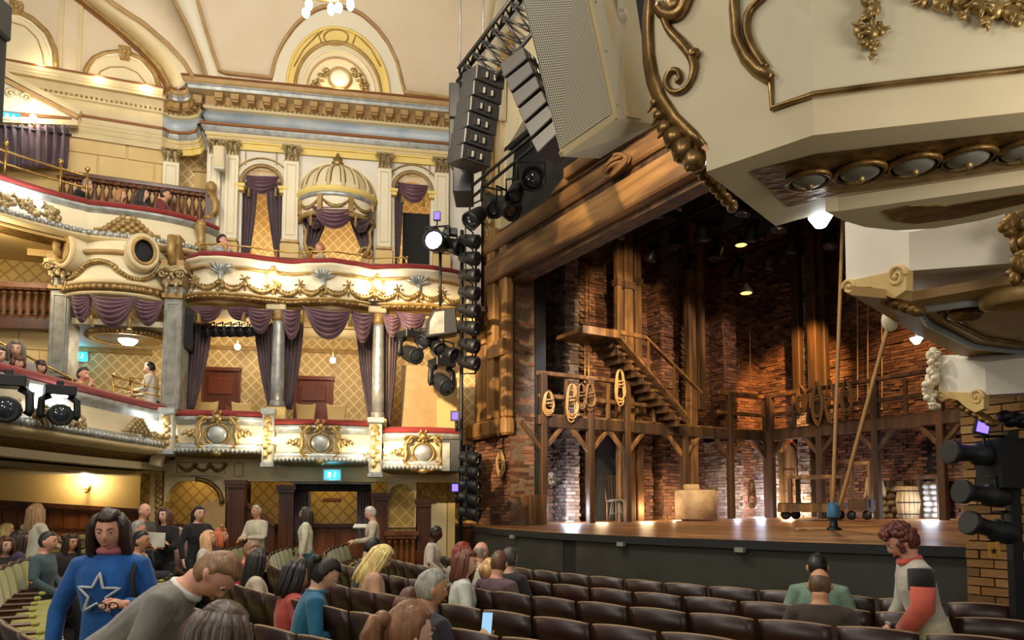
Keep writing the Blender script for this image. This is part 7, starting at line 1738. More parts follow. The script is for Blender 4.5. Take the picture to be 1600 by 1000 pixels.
# === near proscenium jamb of single bricks
jm = sroot('wall_proscenium_near')
NJ = .85; sj = P.s(1507, NJ, 800); se = P.s(1660, NJ, 800)
m = MB(P.M); m.span((sj + .01, -.5, -.1), (se + .3, NJ - .035, EYE + 1.2)); m.build('mortar_core', M['mortar'], jm)
bb_ = MB(); bb_.box((0, 0, 0), (.213, .07, .064)); bme_ = mesh_of('brick', bb_, M['brickjamb'])
bh_ = MB(); bh_.box((0, 0, 0), (.1, .07, .064)); bmh_ = mesh_of('brick', bh_, M['brickjamb'])
rz_ = math.atan2(e_.y, e_.x); row = 0; zz = .1
while zz < EYE + 1.15:
 x = sj; off = row % 2;
 rd = random.Random(row)
 if off: piece('brick', bmh_, jm, P.w(x + .05, NJ - .03 + rd.uniform(-.006, .006), zz), rz_); x += .113
 while x < se:
  piece('brick', bme_, jm, P.w(x + .107, NJ - .03 + rd.uniform(-.006, .006), zz), rz_ + rd.uniform(-.008, .008)); x += .225
 zz += .0755; row += 1
bm_ = thing('lamp_boom', 'black boom stand with three long profile lamps by the near brick jamb', 'light rig', Vector((pt(1583, 900, 5.55).x, 5.55, 0)))
px_ = pt(1583, 800, 5.55); m = MB(); m.box((px_.x, 5.55, 1.1), (.075, .075, 2.2)); m.build('stand', M['black'], bm_); m = MB(); m.lathe([(.3, 0), (.3, .03), (.05, .06)], 16, (px_.x, 5.55, 0)); m.build('foot', M['black'], bm_)
def profile_lamp(a, b, r):
 a, b = pt(*a), pt(*b); d = (b - a); T = orient(a, d) @ Matrix.Rotation(-PI / 2, 4, 'X'); L_ = d.length
 m = MB(T); m.lathe([(r * .95, 0), (r * 1.05, .0), (r * 1.05, L_ * .1), (r * .75, L_ * .14), (r * .7, L_ * .5), (r, L_ * .54), (r, L_ * .8), (r * .6, L_ * .95), (0, L_)], 14); o = m.build('profile_lamp', M['charcoal'], bm_); m = MB(T); m.ball((0, 0, .01), (r * .9, r * .9, .01), 12, 6); m.build('lens', M['lens'], o); c = a.lerp(b, .6)
 m = MB(); m.tube([c + Vector((0, -.06, -.02)), c + Vector((0, -.06, .14)), c + Vector((.02, .08, .14)), (px_.x, 5.55, c.z + .14)], .012, 5); m.build('clamp', M['black'], o)
profile_lamp((1482, 706, 5.45), (1562, 712, 5.55), .085); profile_lamp((1500, 768, 5.45), (1580, 778, 5.55), .085); profile_lamp((1512, 816, 5.45), (1590, 838, 5.55), .085)
m = MB(); m.span(pt(1566, 762, 5.4), pt(1640, 690, 5.7)); m.build('dimmer_box', M['blackm'], bm_)
m = MB(); c = pt(1534, 665, 5.55); m.box(c, (.11, .03, .13), Matrix.Rotation(.25, 4, 'Y')); o = m.build('monitor', M['black'], bm_); m = MB(); m.box(c + Vector((0, -.02, 0)), (.085, .01, .11), Matrix.Rotation(.25, 4, 'Y')); m.build('screen', M['bluescr'], o)
m = MB(); m.box(pt(1553, 858, 5.42), (.085, .01, .1), Matrix.Rotation(-.15, 4, 'Y')); o = m.build('gobo_plate', mat('amber_plate', rgb(196, 146, 56), .4), bm_)
star = []; c = pt(1553, 861, 5.41)
m = MB(); m.add([c + Vector((.03 * (1 if i % 2 == 0 else .4) * math.sin(i * PI / 5), -.002, .03 * (1 if i % 2 == 0 else .4) * math.cos(i * PI / 5))) for i in range(10)], [tuple(range(10))]); m.build('star_cutout', M['blackm'], o)
m = MB(); rd = random.Random(3)
for i in range(6): m.ball(pt(1570 + 9 * i, 655 + rd.uniform(-10, 14), 5.55), (.06, .06, .05), 7, 6)
m.build('cable_bundle', M['black'], bm_)
# === stage dressing
def flying_lamp(fr, s, n, z, look, sc, i):
 t = FLY; o = can_light(t, fr.w(s, n, z), look, sc); return o
FLY = thing('flown_lamps', 'dark cluster of hanging lamps above the stage', 'light rig', P.w(4.4, -5, EYE + 5.4))
rd = random.Random(12)
for k, n in enumerate((-2.2, -3.6, -5.0, -6.4)):
 z = EYE + 5.9; m = MB(P.M); m.tube([(-.8, n, z + .3), (9.4, n, z + .3)], .03, 6); m.build('bar', M['black'], FLY)
 for i in range(9):
  can_light(FLY, P.w(.2 + .85 * i + rd.uniform(-.2, .2), n, z + rd.uniform(-.15, .1)), (rd.uniform(-.6, .6), rd.uniform(-.3, .6), -1), 1.5)
  m = MB(P.M); s_ = .2 + .85 * i; m.tube([(s_, n, z + .1), (s_, n, EYE + 7.6)], .012, 5); m.build('drop_wire', M['black'], FLY)
for (u, v) in ((1158, 383), (1166, 458)):
 c = pt(u, v, 16.5); t = thing('hanging_lamp', 'amber-glowing hanging lamp shade %s the orange-lit wall' % ('high above' if v < 400 else 'in front of'), 'lamp', c); m = MB(); m.lathe([(.04, .22), (.08, .14), (.17, .02), (.17, 0)], 14, c); m.build('shade', M['black'], t); m = MB(); m.ball(c + Vector((0, 0, .01)), (.14, .14, .03), 12, 6); m.build('glow_disc', emis('amber_glow_%d' % v, (1, .5, .08), 5), t)
 m = MB(); m.tube([c + Vector((0, 0, .2)), c + Vector((0, 0, 2.4 if v > 400 else 1.6))], .012, 5); m.build('flex', M['black'], t)
zst = lambda n: rake(n)
c = L.M @ L.at(1088, 806, 1.9); c.z = zS + .1; h = .62
t = thing('round_counter', 'round pale plaster counter beneath the catwalk', 'counter', c); m = MB(); m.lathe([(.46, 0), (.46, h), (.4, h + .02), (.0, h + .02)], 24, c); m.build('drum', mat('rough_plaster', rgb(206, 178, 140), .8, col2=rgb(176, 146, 108), scale=5, bump=.4), t)
m = MB(); m.box(c + Vector((-.1, 0, h + .08)), (.34, .2, .14)); m.build('ledger', M['linen'], t, bevel=.03)
def stool(u, v, Yd, label):
 c = pt(u, v, Yd); c.z = zS + .06; t = thing('stool', label, 'stool', c); m = MB(); m.lathe([(.15, .0), (.16, .02), (.15, .05), (0, .05)], 14, c + Vector((0, 0, .42))); m.build('seat', M['silverd'], t)
 for a in range(4):
  q = a * PI / 2 + .4; m = MB(); m.tube([c + Vector((.1 * math.cos(q), .1 * math.sin(q), .42)), c + Vector((.17 * math.cos(q), .17 * math.sin(q), 0))], .018, 6); m.build('leg', M['silverd'], t)
 m = MB(); m.tube([c + Vector((.14 * math.cos(x * PI / 6), .14 * math.sin(x * PI / 6), .17)) for x in range(12)], .012, 5, closed=True); m.build('stretcher', M['silverd'], t)
stool(963, 806, 15.6, 'small bright stool beside the arched doorway')
def wchair(u, Yd, label, rz=.5):
 c = pt(u, 806, Yd); c.z = zS + .06; T = Matrix.Translation(c) @ Matrix.Rotation(rz, 4, 'Z'); t = thing('wooden_chair', label, 'chair', c)
 m = MB(T); m.box((0, 0, .44), (.4, .4, .04)); m.build('seat', M['timberd'], t)
 for a in (-.17, .17):
  for b in (-.17, .17): m = MB(T); m.bar((a, b, 0), (a, b, .42), .035); m.build('leg', M['timberd'], t)
 m = MB(T); m.tube([(-.18, .19, .46), (-.2, .23, .85), (-.1, .25, 1.0), (.1, .25, 1.0), (.2, .23, .85), (.18, .19, .46)], .018, 6); m.build('bow_back', M['timberd'], t)
 for x in (-.08, 0, .08): m = MB(T); m.bar((x, .2, .46), (x, .25, .98), .015); m.build('spindle', M['timberd'], t)
wchair(966, 16.4, 'dark bow-back chair behind the bright stool')
c = L.M @ L.at(860, 748, 1.35); t = thing('wall_clock', 'small white-faced clock by the catwalk post', 'clock', c); Tc = orient(c, (.3, -1, 0)) @ Matrix.Rotation(-PI / 2, 4, 'X')
m = MB(Tc); m.lathe([(.0, 0), (.13, .0), (.13, .04), (.0, .04)], 20); m.build('case', M['steel'], t); m = MB(Tc); m.lathe([(.0, .045), (.11, .045)], 20); m.build('face', M['white'], t); m = MB(Tc); m.bar((0, 0, .05), (.05, .03, .05), .01); m.bar((0, 0, .05), (-.02, .08, .05), .008); m.build('hands', M['black'], t)
a = pt(1274, 806, 15.3); zq = rake(-7.2); Tt = Matrix.Translation((a.x, a.y, zq)) @ Matrix.Rotation(math.atan2(e_.y, e_.x) + .35, 4, 'Z')
t = thing('work_table', 'wheeled timber work table with a lower platform', 'table', (a.x, a.y, zq))
m = MB(Tt); m.box((0, 0, .88), (.95, .6, .07)); m.build('tabletop', M['timber'], t); m = MB(Tt); m.box((-.05, 0, .3), (1.15, .8, .1)); m.build('platform', M['timberd'], t); m = MB(Tt); m.box((-.05, -.41, .24), (1.15, .05, .16)); m.build('apron', M['timber'], t)
for x in (-.42, .42):
 for y in (-.25, .25): m = MB(Tt); m.box((x, y, .6), (.08, .08, .52)); m.build('leg', M['timber'], t)
for x in (-.5, .4):
 for y in (-.3, .3): m = MB(Tt @ Matrix.Translation((x, y, .1)) @ Matrix.Rotation(PI / 2, 4, 'X')); m.lathe([(.03, -.03), (.1, -.03), (.1, .03), (.03, .03)], 14); m.build('wheel', M['black'], t)
a = pt(1347, 806, 14.4); Tt = Matrix.Translation((a.x, a.y, zq)) @ Matrix.Rotation(math.atan2(e_.y, e_.x) + .2, 4, 'Z'); t = thing('hand_cart', 'tall narrow timber cart on small wheels beside the slanting rope', 'cart', (a.x, a.y, zq))
m = MB(Tt); m.box((0, 0, .3), (.36, .4, .22)); m.build('tray', M['timberd'], t)
for x in (-.17, .17): m = MB(Tt); m.box((x, 0, .7), (.05, .06, .9)); m.build('upright', M['timber'], t)
m = MB(Tt); m.box((0, 0, 1.12), (.4, .08, .06)); m.build('handle', M['timber'], t)
for x in (-.15, .15): m = MB(Tt @ Matrix.Translation((x, -.12, .1)) @ Matrix.Rotation(PI / 2, 4, 'X')); m.lathe([(.02, -.02), (.09, -.02), (.09, .02), (.02, .02)], 14); m.build('wheel', M['black'], t)
sw_ = thing('stone_plinth', 'low wall of pale field stones with deep joints at the back of the stage', 'wall', Q.w(*Q.at(1395, 800, .5))); rd = random.Random(8)
s0, s1 = Q.s(1352, .5, 780), Q.s(1410, .5, 780); m = MB(Q.M); m.span((s0, .2, zS), (s1, .44, Q.z(1380, 752, .5))); m.build('core', M['mortar'], sw_)
st_me = MB(); st_me.ball((0, 0, 0), (.5, .3, .5), 8, 6); st_me = mesh_of('field_stone', st_me, varied_mat('field_stone', [rgb(150, 126, 92), rgb(196, 172, 132), rgb(120, 100, 74)], island=False))
zz = zS + .16
while zz < Q.z(1380, 756, .5):
 x = s0 + .1
 while x < s1:
  w = rd.uniform(.16, .3); piece('field_stone', st_me, sw_, Q.w(x + w / 2, .46, zz), math.atan2(e_.y, e_.x), (w * 1.0, .4, rd.uniform(.13, .17))); x += w + .02
 zz += .15
c = Q.w(*Q.at(1420, 800, .6)); c.z = rake(-8); t = thing('barrel', 'small whitewashed barrel by the stone plinth', 'barrel', c)
for k in range(14):
 a = 2 * PI * k / 14; m = MB(Matrix.Translation(c) @ Matrix.Rotation(a, 4, 'Z')); m.tube([(.19, 0, 0), (.235, 0, .35), (.19, 0, .7)], .055, 6, flat=.3); m.build('stave', M['linen'], t)
for z in (.1, .35, .6): m = MB(); m.tube([c + Vector(((.22 if z != .35 else .255) * math.cos(x * PI / 10), (.22 if z != .35 else .255) * math.sin(x * PI / 10), z)) for x in range(20)], .014, 5, closed=True); m.build('hoop', M['black'], t)
m = MB(); m.lathe([(0, 0), (.19, 0), (.19, .01)], 16, c + Vector((0, 0, .68))); m.build('lid', M['timberd'], t)
for i, (u, v) in enumerate(((1356, 764), (1376, 762))):
 c = Q.M @ Q.at(u, v, .75); t = thing('hanging_sack', 'small pale cloth hung on the stone wall, %s the cart' % ('nearest' if i == 0 else 'further from'), 'cloth', c); m = MB(); m.tube([c + Vector((0, 0, .28)), c + Vector((0, 0, .1)), c + Vector((.02, -.02, -.08)), c + Vector((.08, -.02, -.2))], [.02, .06, .09, .03], 8); m.tube([c + Vector((0, 0, .05)), c + Vector((-.1, 0, -.22))], [.05, .015], 8); m.build('cloth_body', M['linen'], t); m = MB(); m.tube([c + Vector((0, 0, .28)), c + Vector((0, .1, .4))], .012, 5); m.build('hook', M['black'], t)
t = thing('stone_cabinet', 'timber-framed panel of pale blue-lit stones under the arched window', 'panel', Q.w(*Q.at(1453, 806, .5)))
s0, s1 = Q.s(1440, .5, 780), Q.s(1466, .5, 780); z0, z1 = rake(-8), Q.z(1453, 752, .5); m = MB(Q.M); m.span((s0, .3, z0), (s1, .44, z1)); m.build('core', M['mortar'], t); zz = z0 + .07
stp = MB(); stp.ball((0, 0, 0), (.5, .3, .5), 8, 6); stp = mesh_of('pale_stone', stp, varied_mat('pale_stone', [rgb(170, 168, 166), rgb(210, 206, 200), rgb(140, 136, 134)], island=False))
while zz < z1:
 x = s0
 while x < s1 - .05: w = rd.uniform(.14, .24); piece('pale_stone', stp, t, Q.w(x + w / 2, .45, zz), math.atan2(e_.y, e_.x), (w, .3, .13)); x += w
 zz += .125
for x in (s0 - .06, s1 + .06): m = MB(Q.M); m.span((x - .06, .3, z0), (x + .06, .56, z1 + .1)); m.build('frame_post', M['timberd'], t)
m = MB(Q.M); m.span((s0 - .12, .28, z1 + .05), (s1 + .12, .6, z1 + .13)); m.build('frame_top', M['timberd'], t)
c = L.M @ L.at(835, 806, 1.5); t = thing('scenery_crate', 'upright grey plank crate at the foot of the far side of the stage', 'crate', Vector((c.x, c.y, zS)))
for i in range(3): m = MB(Matrix.Translation((c.x, c.y, zS)) @ Matrix.Rotation(math.atan2(e_.y, e_.x), 4, 'Z')); m.box((-.16 + .16 * i, 0, .3), (.15, .3, .6)); m.build('plank', M['timber'], t, bevel=.01)
# -- stage lamps (light from the flown rig and the floor line)
def sspot(a, b, p, col, ang, size=.08, bl=.6): light('stage_spot', 'SPOT', a, p, col, size, b, ang, bl)
WARM, ORG, COOL = (1, .72, .4), (1, .5, .14), (.7, .8, 1)
up_ = lambda s, n, z: P.w(s, n, z)
sspot(up_(4.5, -2.0, EYE + 5.4), L.w(4.0, 1.0, EYE + 2.0), 700, WARM, 44)
sspot(up_(5.5, -3.0, EYE + 5.4), L.w(6.5, 1.0, EYE + 1.8), 600, WARM, 42)
sspot(up_(6.5, -4.2, EYE + 5.4), Q.w(3.6, .3, EYE + .8), 420, (1, .74, .5), 60)
sspot(up_(3.6, -5.5, EYE + 5.2), Q.w(.0, .2, EYE + 3.0), 3400, ORG, 34)
sspot(up_(4.6, -5.6, EYE + 5.2), Q.w(3.0, .2, EYE + 3.0), 600, (1, .56, .2), 40)
sspot(up_(2.6, -1.4, EYE + 5.5), L.w(1.3, .6, EYE + 1.6), 900, (.9, .86, 1), 32)
sspot(up_(3.2, -2.4, EYE + 5.5), L.w(3.0, 1.1, EYE + 4.6), 700, WARM, 28)
sspot(up_(3.6, -3.6, EYE + 5.5), L.w(4.6, .5, EYE + 4.0), 600, (1, .75, .6), 26)
sspot(up_(4.2, -4.6, EYE + 5.5), L.w(6.6, .5, EYE + 4.0), 600, (1, .72, .6), 24)
sspot(up_(4.4, -4.4, EYE + 5.6), up_(4.4, -3.6, zS), 900, WARM, 100)
for fr, u, n, p, col in ((L, 893, 1.1, 90, COOL), (L, 940, .9, 26, WARM), (L, 1010, 1.2, 40, WARM), (L, 1060, .9, 26, WARM), (L, 1146, 1.3, 90, (.72, .74, 1)), (Q, 1190, .9, 120, COOL), (Q, 1232, .6, 110, WARM), (Q, 1453, 1.1, 60, COOL)):
 q = fr.M @ fr.at(u, 796, n); light('floor_lamp_light', 'POINT', (q.x, q.y, zS + .3), p * .7, col, .14)
sspot(up_(3.4, -.6, EYE + 5.3), L.w(3.0, 1.4, EYE + 3.0), 1400, WARM, 36)
sspot(up_(3.0, -1.2, EYE + 5.4), L.w(3.2, 1.1, EYE + 5.0), 500, WARM, 30)
sspot(up_(6.0, -1.5, EYE + 4.6), pt(1380, 400, 4.0), 130, COOL, 30)
sspot(up_(6.4, -1.2, EYE + 3.6), pt(1500, 590, 5.4), 60, COOL, 30)
fo = Vector((-2.5, 5.5, 8.6))
light('front_spot', 'SPOT', fo, 3200, (1, .76, .46), .15, P.w(3.5, 0, zh0 + .4), 46, .6)
light('front_spot', 'SPOT', fo + Vector((-1.6, -.6, -2.4)), 8000, (1, .74, .44), .15, P.w(-.8, 0, EYE + 2.0), 26, .6)
# === stalls seating
ORD = ['first', 'second', 'third', 'fourth', 'fifth', 'sixth', 'seventh', 'eighth', 'ninth', 'tenth', 'eleventh', 'twelfth', 'thirteenth', 'fourteenth', 'fifteenth', 'sixteenth', 'seventeenth', 'eighteenth', 'nineteenth', 'twentieth', 'twenty-first', 'twenty-second', 'twenty-third', 'twenty-fourth', 'twenty-fifth', 'twenty-sixth', 'twenty-seventh', 'twenty-eighth', 'twenty-ninth', 'thirtieth', 'thirty-first', 'thirty-second', 'thirty-third', 'thirty-fourth', 'thirty-fifth', 'thirty-sixth']
def proj(p):
 Z = p.z - EYE; d = p.y * math.cos(PITCH) + Z * math.sin(PITCH); upv = -p.y * math.sin(PITCH) + Z * math.cos(PITCH)
 return (800 + F * p.x / d, CY - F * upv / d) if d > .1 else (9999, 9999)
SW = .485
def seat_parts():
 t = thing('theatre_seat', 'x', 'seat', (0, 0, 0), 'green theatre seats of the stalls')
 w = SW * .93
 def back(x, zf, y0):
  c = 1 - (2 * x - 1) ** 2
  return ((x - .5) * w, y0 - .035 * c - .10 * zf, .34 + zf * (.53 + .018 * c))
 m = MB(); nu, nv = 8, 4; vs = []; fs = []
 for y0 in (0.0, .028):
  for j in range(nv + 1):
   for i in range(nu + 1): vs.append(back(i / nu, j / nv, y0))
 n1 = (nu + 1) * (nv + 1)
 for j in range(nv):
  for i in range(nu):
   a = j * (nu + 1) + i; fs += [(a, a + 1, a + nu + 2, a + nu + 1), (n1 + a, n1 + a + nu + 1, n1 + a + nu + 2, n1 + a + 1)]
 for i in range(nu): a = nv * (nu + 1) + i; fs += [(a, a + 1, n1 + a + 1, n1 + a), (i, n1 + i, n1 + i + 1, i + 1)]
 for j in range(nv): a = j * (nu + 1); fs += [(a, a + nu + 1, n1 + a + nu + 1, n1 + a), (a + nu, n1 + a + nu, n1 + a + nu + nu + 1, a + nu + nu + 1)]
 m.add(vs, fs, True); m.build('back_shell', M['seatback'], t)
 m = MB(); m.tube([Vector(back(i / 8, 1, .014)) + Vector((0, 0, .002)) for i in range(9)], .0085, 5); m.build('top_edge', M['seattrim'], t)
 m = MB(); m.grid(lambda x, y: Vector(back(.03 + .94 * x, .1 + .87 * y, .03)) + Vector((0, .06 * (max(0, math.sin(PI * x)) ** .3) * (max(0, math.sin(PI * (.04 + .92 * y))) ** .3), 0)), 10, 8); m.build('back_cushion', M['green'], t)
 m = MB()
 def cush(x, y):
  a = 2 * PI * y; e = (math.sin(PI * min(1, max(0, x))) + 1e-6) ** .22
  return ((x - .5) * w * .95, .27 + .215 * math.cos(a) * (.9 + .1 * e), .445 + .055 * math.sin(a) * e + .02 * math.cos(a))
 m.grid(cush, 8, 14); m.build('seat_cushion', M['green'], t)
 for sx in (-1, 1):
  if sx == 1: continue
  m = MB(); m.box((sx * SW / 2, .15, .60), (.04, .24, .03)); m.build('arm_rest', M['maho'], t, bevel=.012)
  m = MB(); m.box((sx * SW / 2, .28, .60), (.05, .07, .04)); m.build('arm_pad', M['green'], t, bevel=.015)
  m = MB(); m.prism([(.02, .59), (.14, .59), (.1, .4), (.1, 0), (.02, 0), (.02, .4)], sx * SW / 2 - .012, sx * SW / 2 + .012, 'nz'); m.build('standard', M['maho'], t)
 m = MB(); m.box((w * .38, .0 - .045, .8), (.03, .004, .018)); m.build('number_plate', M['brasslow'], t)
 return t
proto = seat_parts(); first = True
ROWS = [2.62, 3.5, 4.35, 5.2, 6.05, 6.9, 8.0, 8.9, 9.8, 10.6]
RHO = 8.0
def floor_z(D): return max(0, D - 5.5) * .05
def row_pt(D, th): R = RHO + D; return P.w(4.39 + R * math.sin(th), -RHO + R * math.cos(th), floor_z(D))
SEATS = []
for k, D in enumerate(ROWS):
 R = RHO + D; th = -.68 + .01 * (k % 2); idx = 0
 while th < .75:
  p = row_pt(D, th); u, v = proj(p + Vector((0, 0, .9))); thc = th; th += SW / R
  if p.y < 1.9 and k >= 4 or v > 1055 or u < -70 or u > 1680 or p.y < .8: continue
  if k >= 7 and u < -40: continue
  c = P.w(4.39, -RHO, 0); f = Vector((c.x - p.x, c.y - p.y)).normalized(); rz = math.atan2(-f.x, f.y)
  lb_ = 'green seat with dark wooden back, %s from the far aisle, %s row from the stage' % (ORD[min(idx, 35)], ORD[k])
  if first: o = proto; o.location = p; o.rotation_euler = (0, 0, rz); o['label'] = lb_; first = False
  else: o = dup(proto, p, rz, label=lb_)
  idx += 1; SEATS.append((k, thc, p, f))
m = MB(P.M); vs = []; fs = []; nn = 24
for D in (5.4, 7.0, 9.0, 12.0, 16.0):
 for i in range(nn + 1):
  th = -.95 + 1.75 * i / nn; R = RHO + D + .3; q = (4.39 + R * math.sin(th), -RHO + R * math.cos(th), floor_z(D) + .001); vs.append(q)
for j in range(4):
 for i in range(nn): fs.append((j * (nn + 1) + i, j * (nn + 1) + i + 1, (j + 1) * (nn + 1) + i + 1, (j + 1) * (nn + 1) + i))
m.add(vs, fs); struct('floor_rake', m, M['carpet'])
# === people
SK = {'fair': mat('skin_fair', rgb(226, 178, 150), .5), 'rosy': mat('skin_rosy', rgb(226, 166, 140), .5), 'tan': mat('skin_tan', rgb(200, 148, 112), .5), 'dark': mat('skin_dark', rgb(74, 44, 32), .45)}
HAIRM = {}
def hair_mat(c):
 if c not in HAIRM: HAIRM[c] = mat('hair_%d' % len(HAIRM), rgb(*c), .45, col2=rgb(*[min(255, int(x * 1.35) + 6) for x in c]), scale=40, stretch=(1, 1, .15), bump=.4)
 return HAIRM[c]
CLM = {}
def cloth(c):
 if c not in CLM: CLM[c] = mat('cloth_%d' % len(CLM), rgb(*c), .85, col2=rgb(*[max(0, int(x * .88)) for x in c]), scale=9, bump=.15, bscale=26, sheen=.2)
 return CLM[c]
M['eyew'] = mat('eye_white', (.8, .78, .74), .2); M['iris'] = mat('iris', (.03, .02, .015), .1); M['lips'] = mat('lips', rgb(170, 86, 80), .4)
def gs(x, s): return math.exp(-(x / s) ** 2)
def head_pt(d, hx=.074, hy=.094, hz=.116):
 """unit direction -> point on the head surface; y forward"""
 x, y, z = d
 px, py, pz = x * hx, y * hy, z * hz
 if z < 0:
  k = 1 - .34 * min(1, -z) ** 1.5 * (1 if y > -.2 else .4); px *= k
  if y < 0: py *= 1 - .45 * (-z) ** 1.5
 if y > 0:
  f = y ** 2
  py += f * (.024 * gs(x, .16) * gs(z + .18, .16) + .012 * gs(x, .12) * gs(z - .02, .16)
       - .013 * (gs(x - .4, .17) + gs(x + .4, .17)) * gs(z - .1, .14)
       + .005 * gs(z - .27, .1) * gs(x, .5)
       + .006 * gs(x, .25) * gs(z + .5, .1) + .010 * gs(x, .3) * gs(z + .83, .2)
       - .004 * gs(x, .3) * gs(z + .65, .07))
  py -= .010 * f * gs(abs(x) - .75, .3)
 return Vector((px, py, pz))
def sphere_dirs(nu, nv):
 for j in range(nv + 1):
  a = -PI / 2 + PI * j / nv
  for i in range(nu): q = 2 * PI * i / nu; yield (math.cos(a) * math.cos(q), math.cos(a) * math.sin(q), math.sin(a))
def add_head(mb, T, nu=28, nv=24):
 vs = [T @ head_pt(d) for d in sphere_dirs(nu, nv)]
 fs = [(j * nu + i, j * nu + (i + 1) % nu, (j + 1) * nu + (i + 1) % nu, (j + 1) * nu + i) for j in range(nv) for i in range(nu)]
 mb.add(vs, fs, True)
 for sx in (-1, 1): mb.ball(T @ Vector((sx * .076, -.008, -.012)), (.016, .02, .032), 8, 6)
def add_hair(T, style, seed=0, nu=30, nv=22):
 m = MB(); rd = random.Random(seed)
 def keep(d):
  x, y, z = d
  if style == 'bald': return z > -.7 and z < .42 - .5 * max(0, y + .2) and y < .12
  if style in ('long', 'bob', 'pony', 'bun', 'child'):
   fr_ = .58 if style != 'child' else .38
   return z > (fr_ if y > .35 else (fr_ - (1 - (y - .0) / .35) * .5 if y > 0 else -.75))
  return z > (.55 if y > .35 else (.55 - (1 - y / .35) * .45 if y > 0 else -.55 + .0))
 dirs = list(sphere_dirs(nu, nv)); th = {'short': .010, 'bald': .004, 'crop': .006, 'curly': .026}.get(style, .018)
 pts = []
 for d in dirs:
  e = th * (1 + (.8 * rd.uniform(-.5, .8) if style in ('curly',) else .25 * math.sin(9 * d[0] + 5 * d[2] + seed)))
  p = head_pt(d); q = Vector(d);
  pts.append(T @ (p + q * (e if keep(d) else -.012)))
 fs = []
 for j in range(nv):
  for i in range(nu):
   ids = (j * nu + i, j * nu + (i + 1) % nu, (j + 1) * nu + (i + 1) % nu, (j + 1) * nu + i)
   if sum(keep(dirs[k]) for k in ids) >= 2: fs.append(ids)
 m.add(pts, fs, True)
 def strand(pl, r, fl=1.0): m.tube([T @ Vector(p) for p in pl], r, 7, flat=fl)
 if style in ('long', 'bob'):
  L_ = .26 if style == 'long' else .13
  for i in range(34):
   a = PI * .86 + (PI * 1.28) * i / 33 + rd.uniform(-.03, .03)
   x, y = math.cos(a) * .083, math.sin(a) * .098 - .004
   w = .019 + .004 * rd.random()
   jx, jy = rd.uniform(-.008, .008), rd.uniform(-.008, .008); x += jx; y += jy
   strand([(x * .7, y * .7, .085), (x * 1.05, y * 1.05, .03), (x * 1.14, y * 1.1, -.06), (x * 1.2, y * 1.12 - .01, -.06 - L_ * .55), (x * (1.08 if style == 'bob' else 1.15), y * 1.12 - .01, -.06 - L_ * rd.uniform(.9, 1.05))], [.02, w, w, w * .95, w * .45])
 if style == 'pony':
  p0 = T @ Vector((0, -.1, .05)); bk = (T.to_3x3() @ Vector((0, -1, 0))).normalized(); dn = Vector((0, 0, -1)); k = T.to_scale().x
  pl = [p0, p0 + (bk * .05 + dn * .005) * k, p0 + (bk * .075 + dn * .07) * k, p0 + (bk * .07 + dn * .17) * k, p0 + (bk * .06 + dn * .27) * k]
  for j in range(5):
   o = Vector((rd.uniform(-.012, .012), rd.uniform(-.012, .012), 0)); m.tube([q + o * i / 2 for i, q in enumerate(pl)], [.02 * k, .026 * k, .028 * k, .022 * k, .006 * k], 7)
  m.ball(p0 + bk * .02, .034 * k, 10, 8)
 if style == 'bun': m.ball(T @ Vector((0, -.1, .07)), .05, 10, 8)
 if style == 'child':
  for i in range(14):
   a = PI + PI * i / 13; strand([(math.cos(a) * .07, math.sin(a) * .085, .05), (math.cos(a) * .09, math.sin(a) * .106, -.02), (math.cos(a) * .084, math.sin(a) * .1, -.1)], [.03, .032, .014])
 if style == 'curly':
  for i in range(130):
   d = Vector((rd.uniform(-1, 1), rd.uniform(-1, .75), rd.uniform(-.25, 1)))
   if d.length < .2: continue
   d.normalize()
   if d.y > .45 and d.z < .5: continue
   m.ball(T @ (head_pt(d) + d * .022), rd.uniform(.014, .026), 7, 6)
 return m
def loft(mb, rings, seg=14):
 """rings (centre, rx, ry, x axis, y axis)"""
 vs = []; fs = []
 for c, rx, ry, X, Y in rings:
  for k in range(seg):
   q = 2 * PI * k / seg; s_, c_ = math.sin(q), math.cos(q)
   e = lambda t: math.copysign(abs(t) ** .85, t)
   vs.append(Vector(c) + X * e(c_) * rx + Y * e(s_) * ry)
 for i in range(len(rings) - 1):
  for k in range(seg): k2 = (k + 1) % seg; fs.append((i * seg + k, i * seg + k2, (i + 1) * seg + k2, (i + 1) * seg + k))
 fs.append(tuple(range(seg - 1, -1, -1))); fs.append(tuple((len(rings) - 1) * seg + k for k in range(seg)))
 mb.add(vs, fs, True)
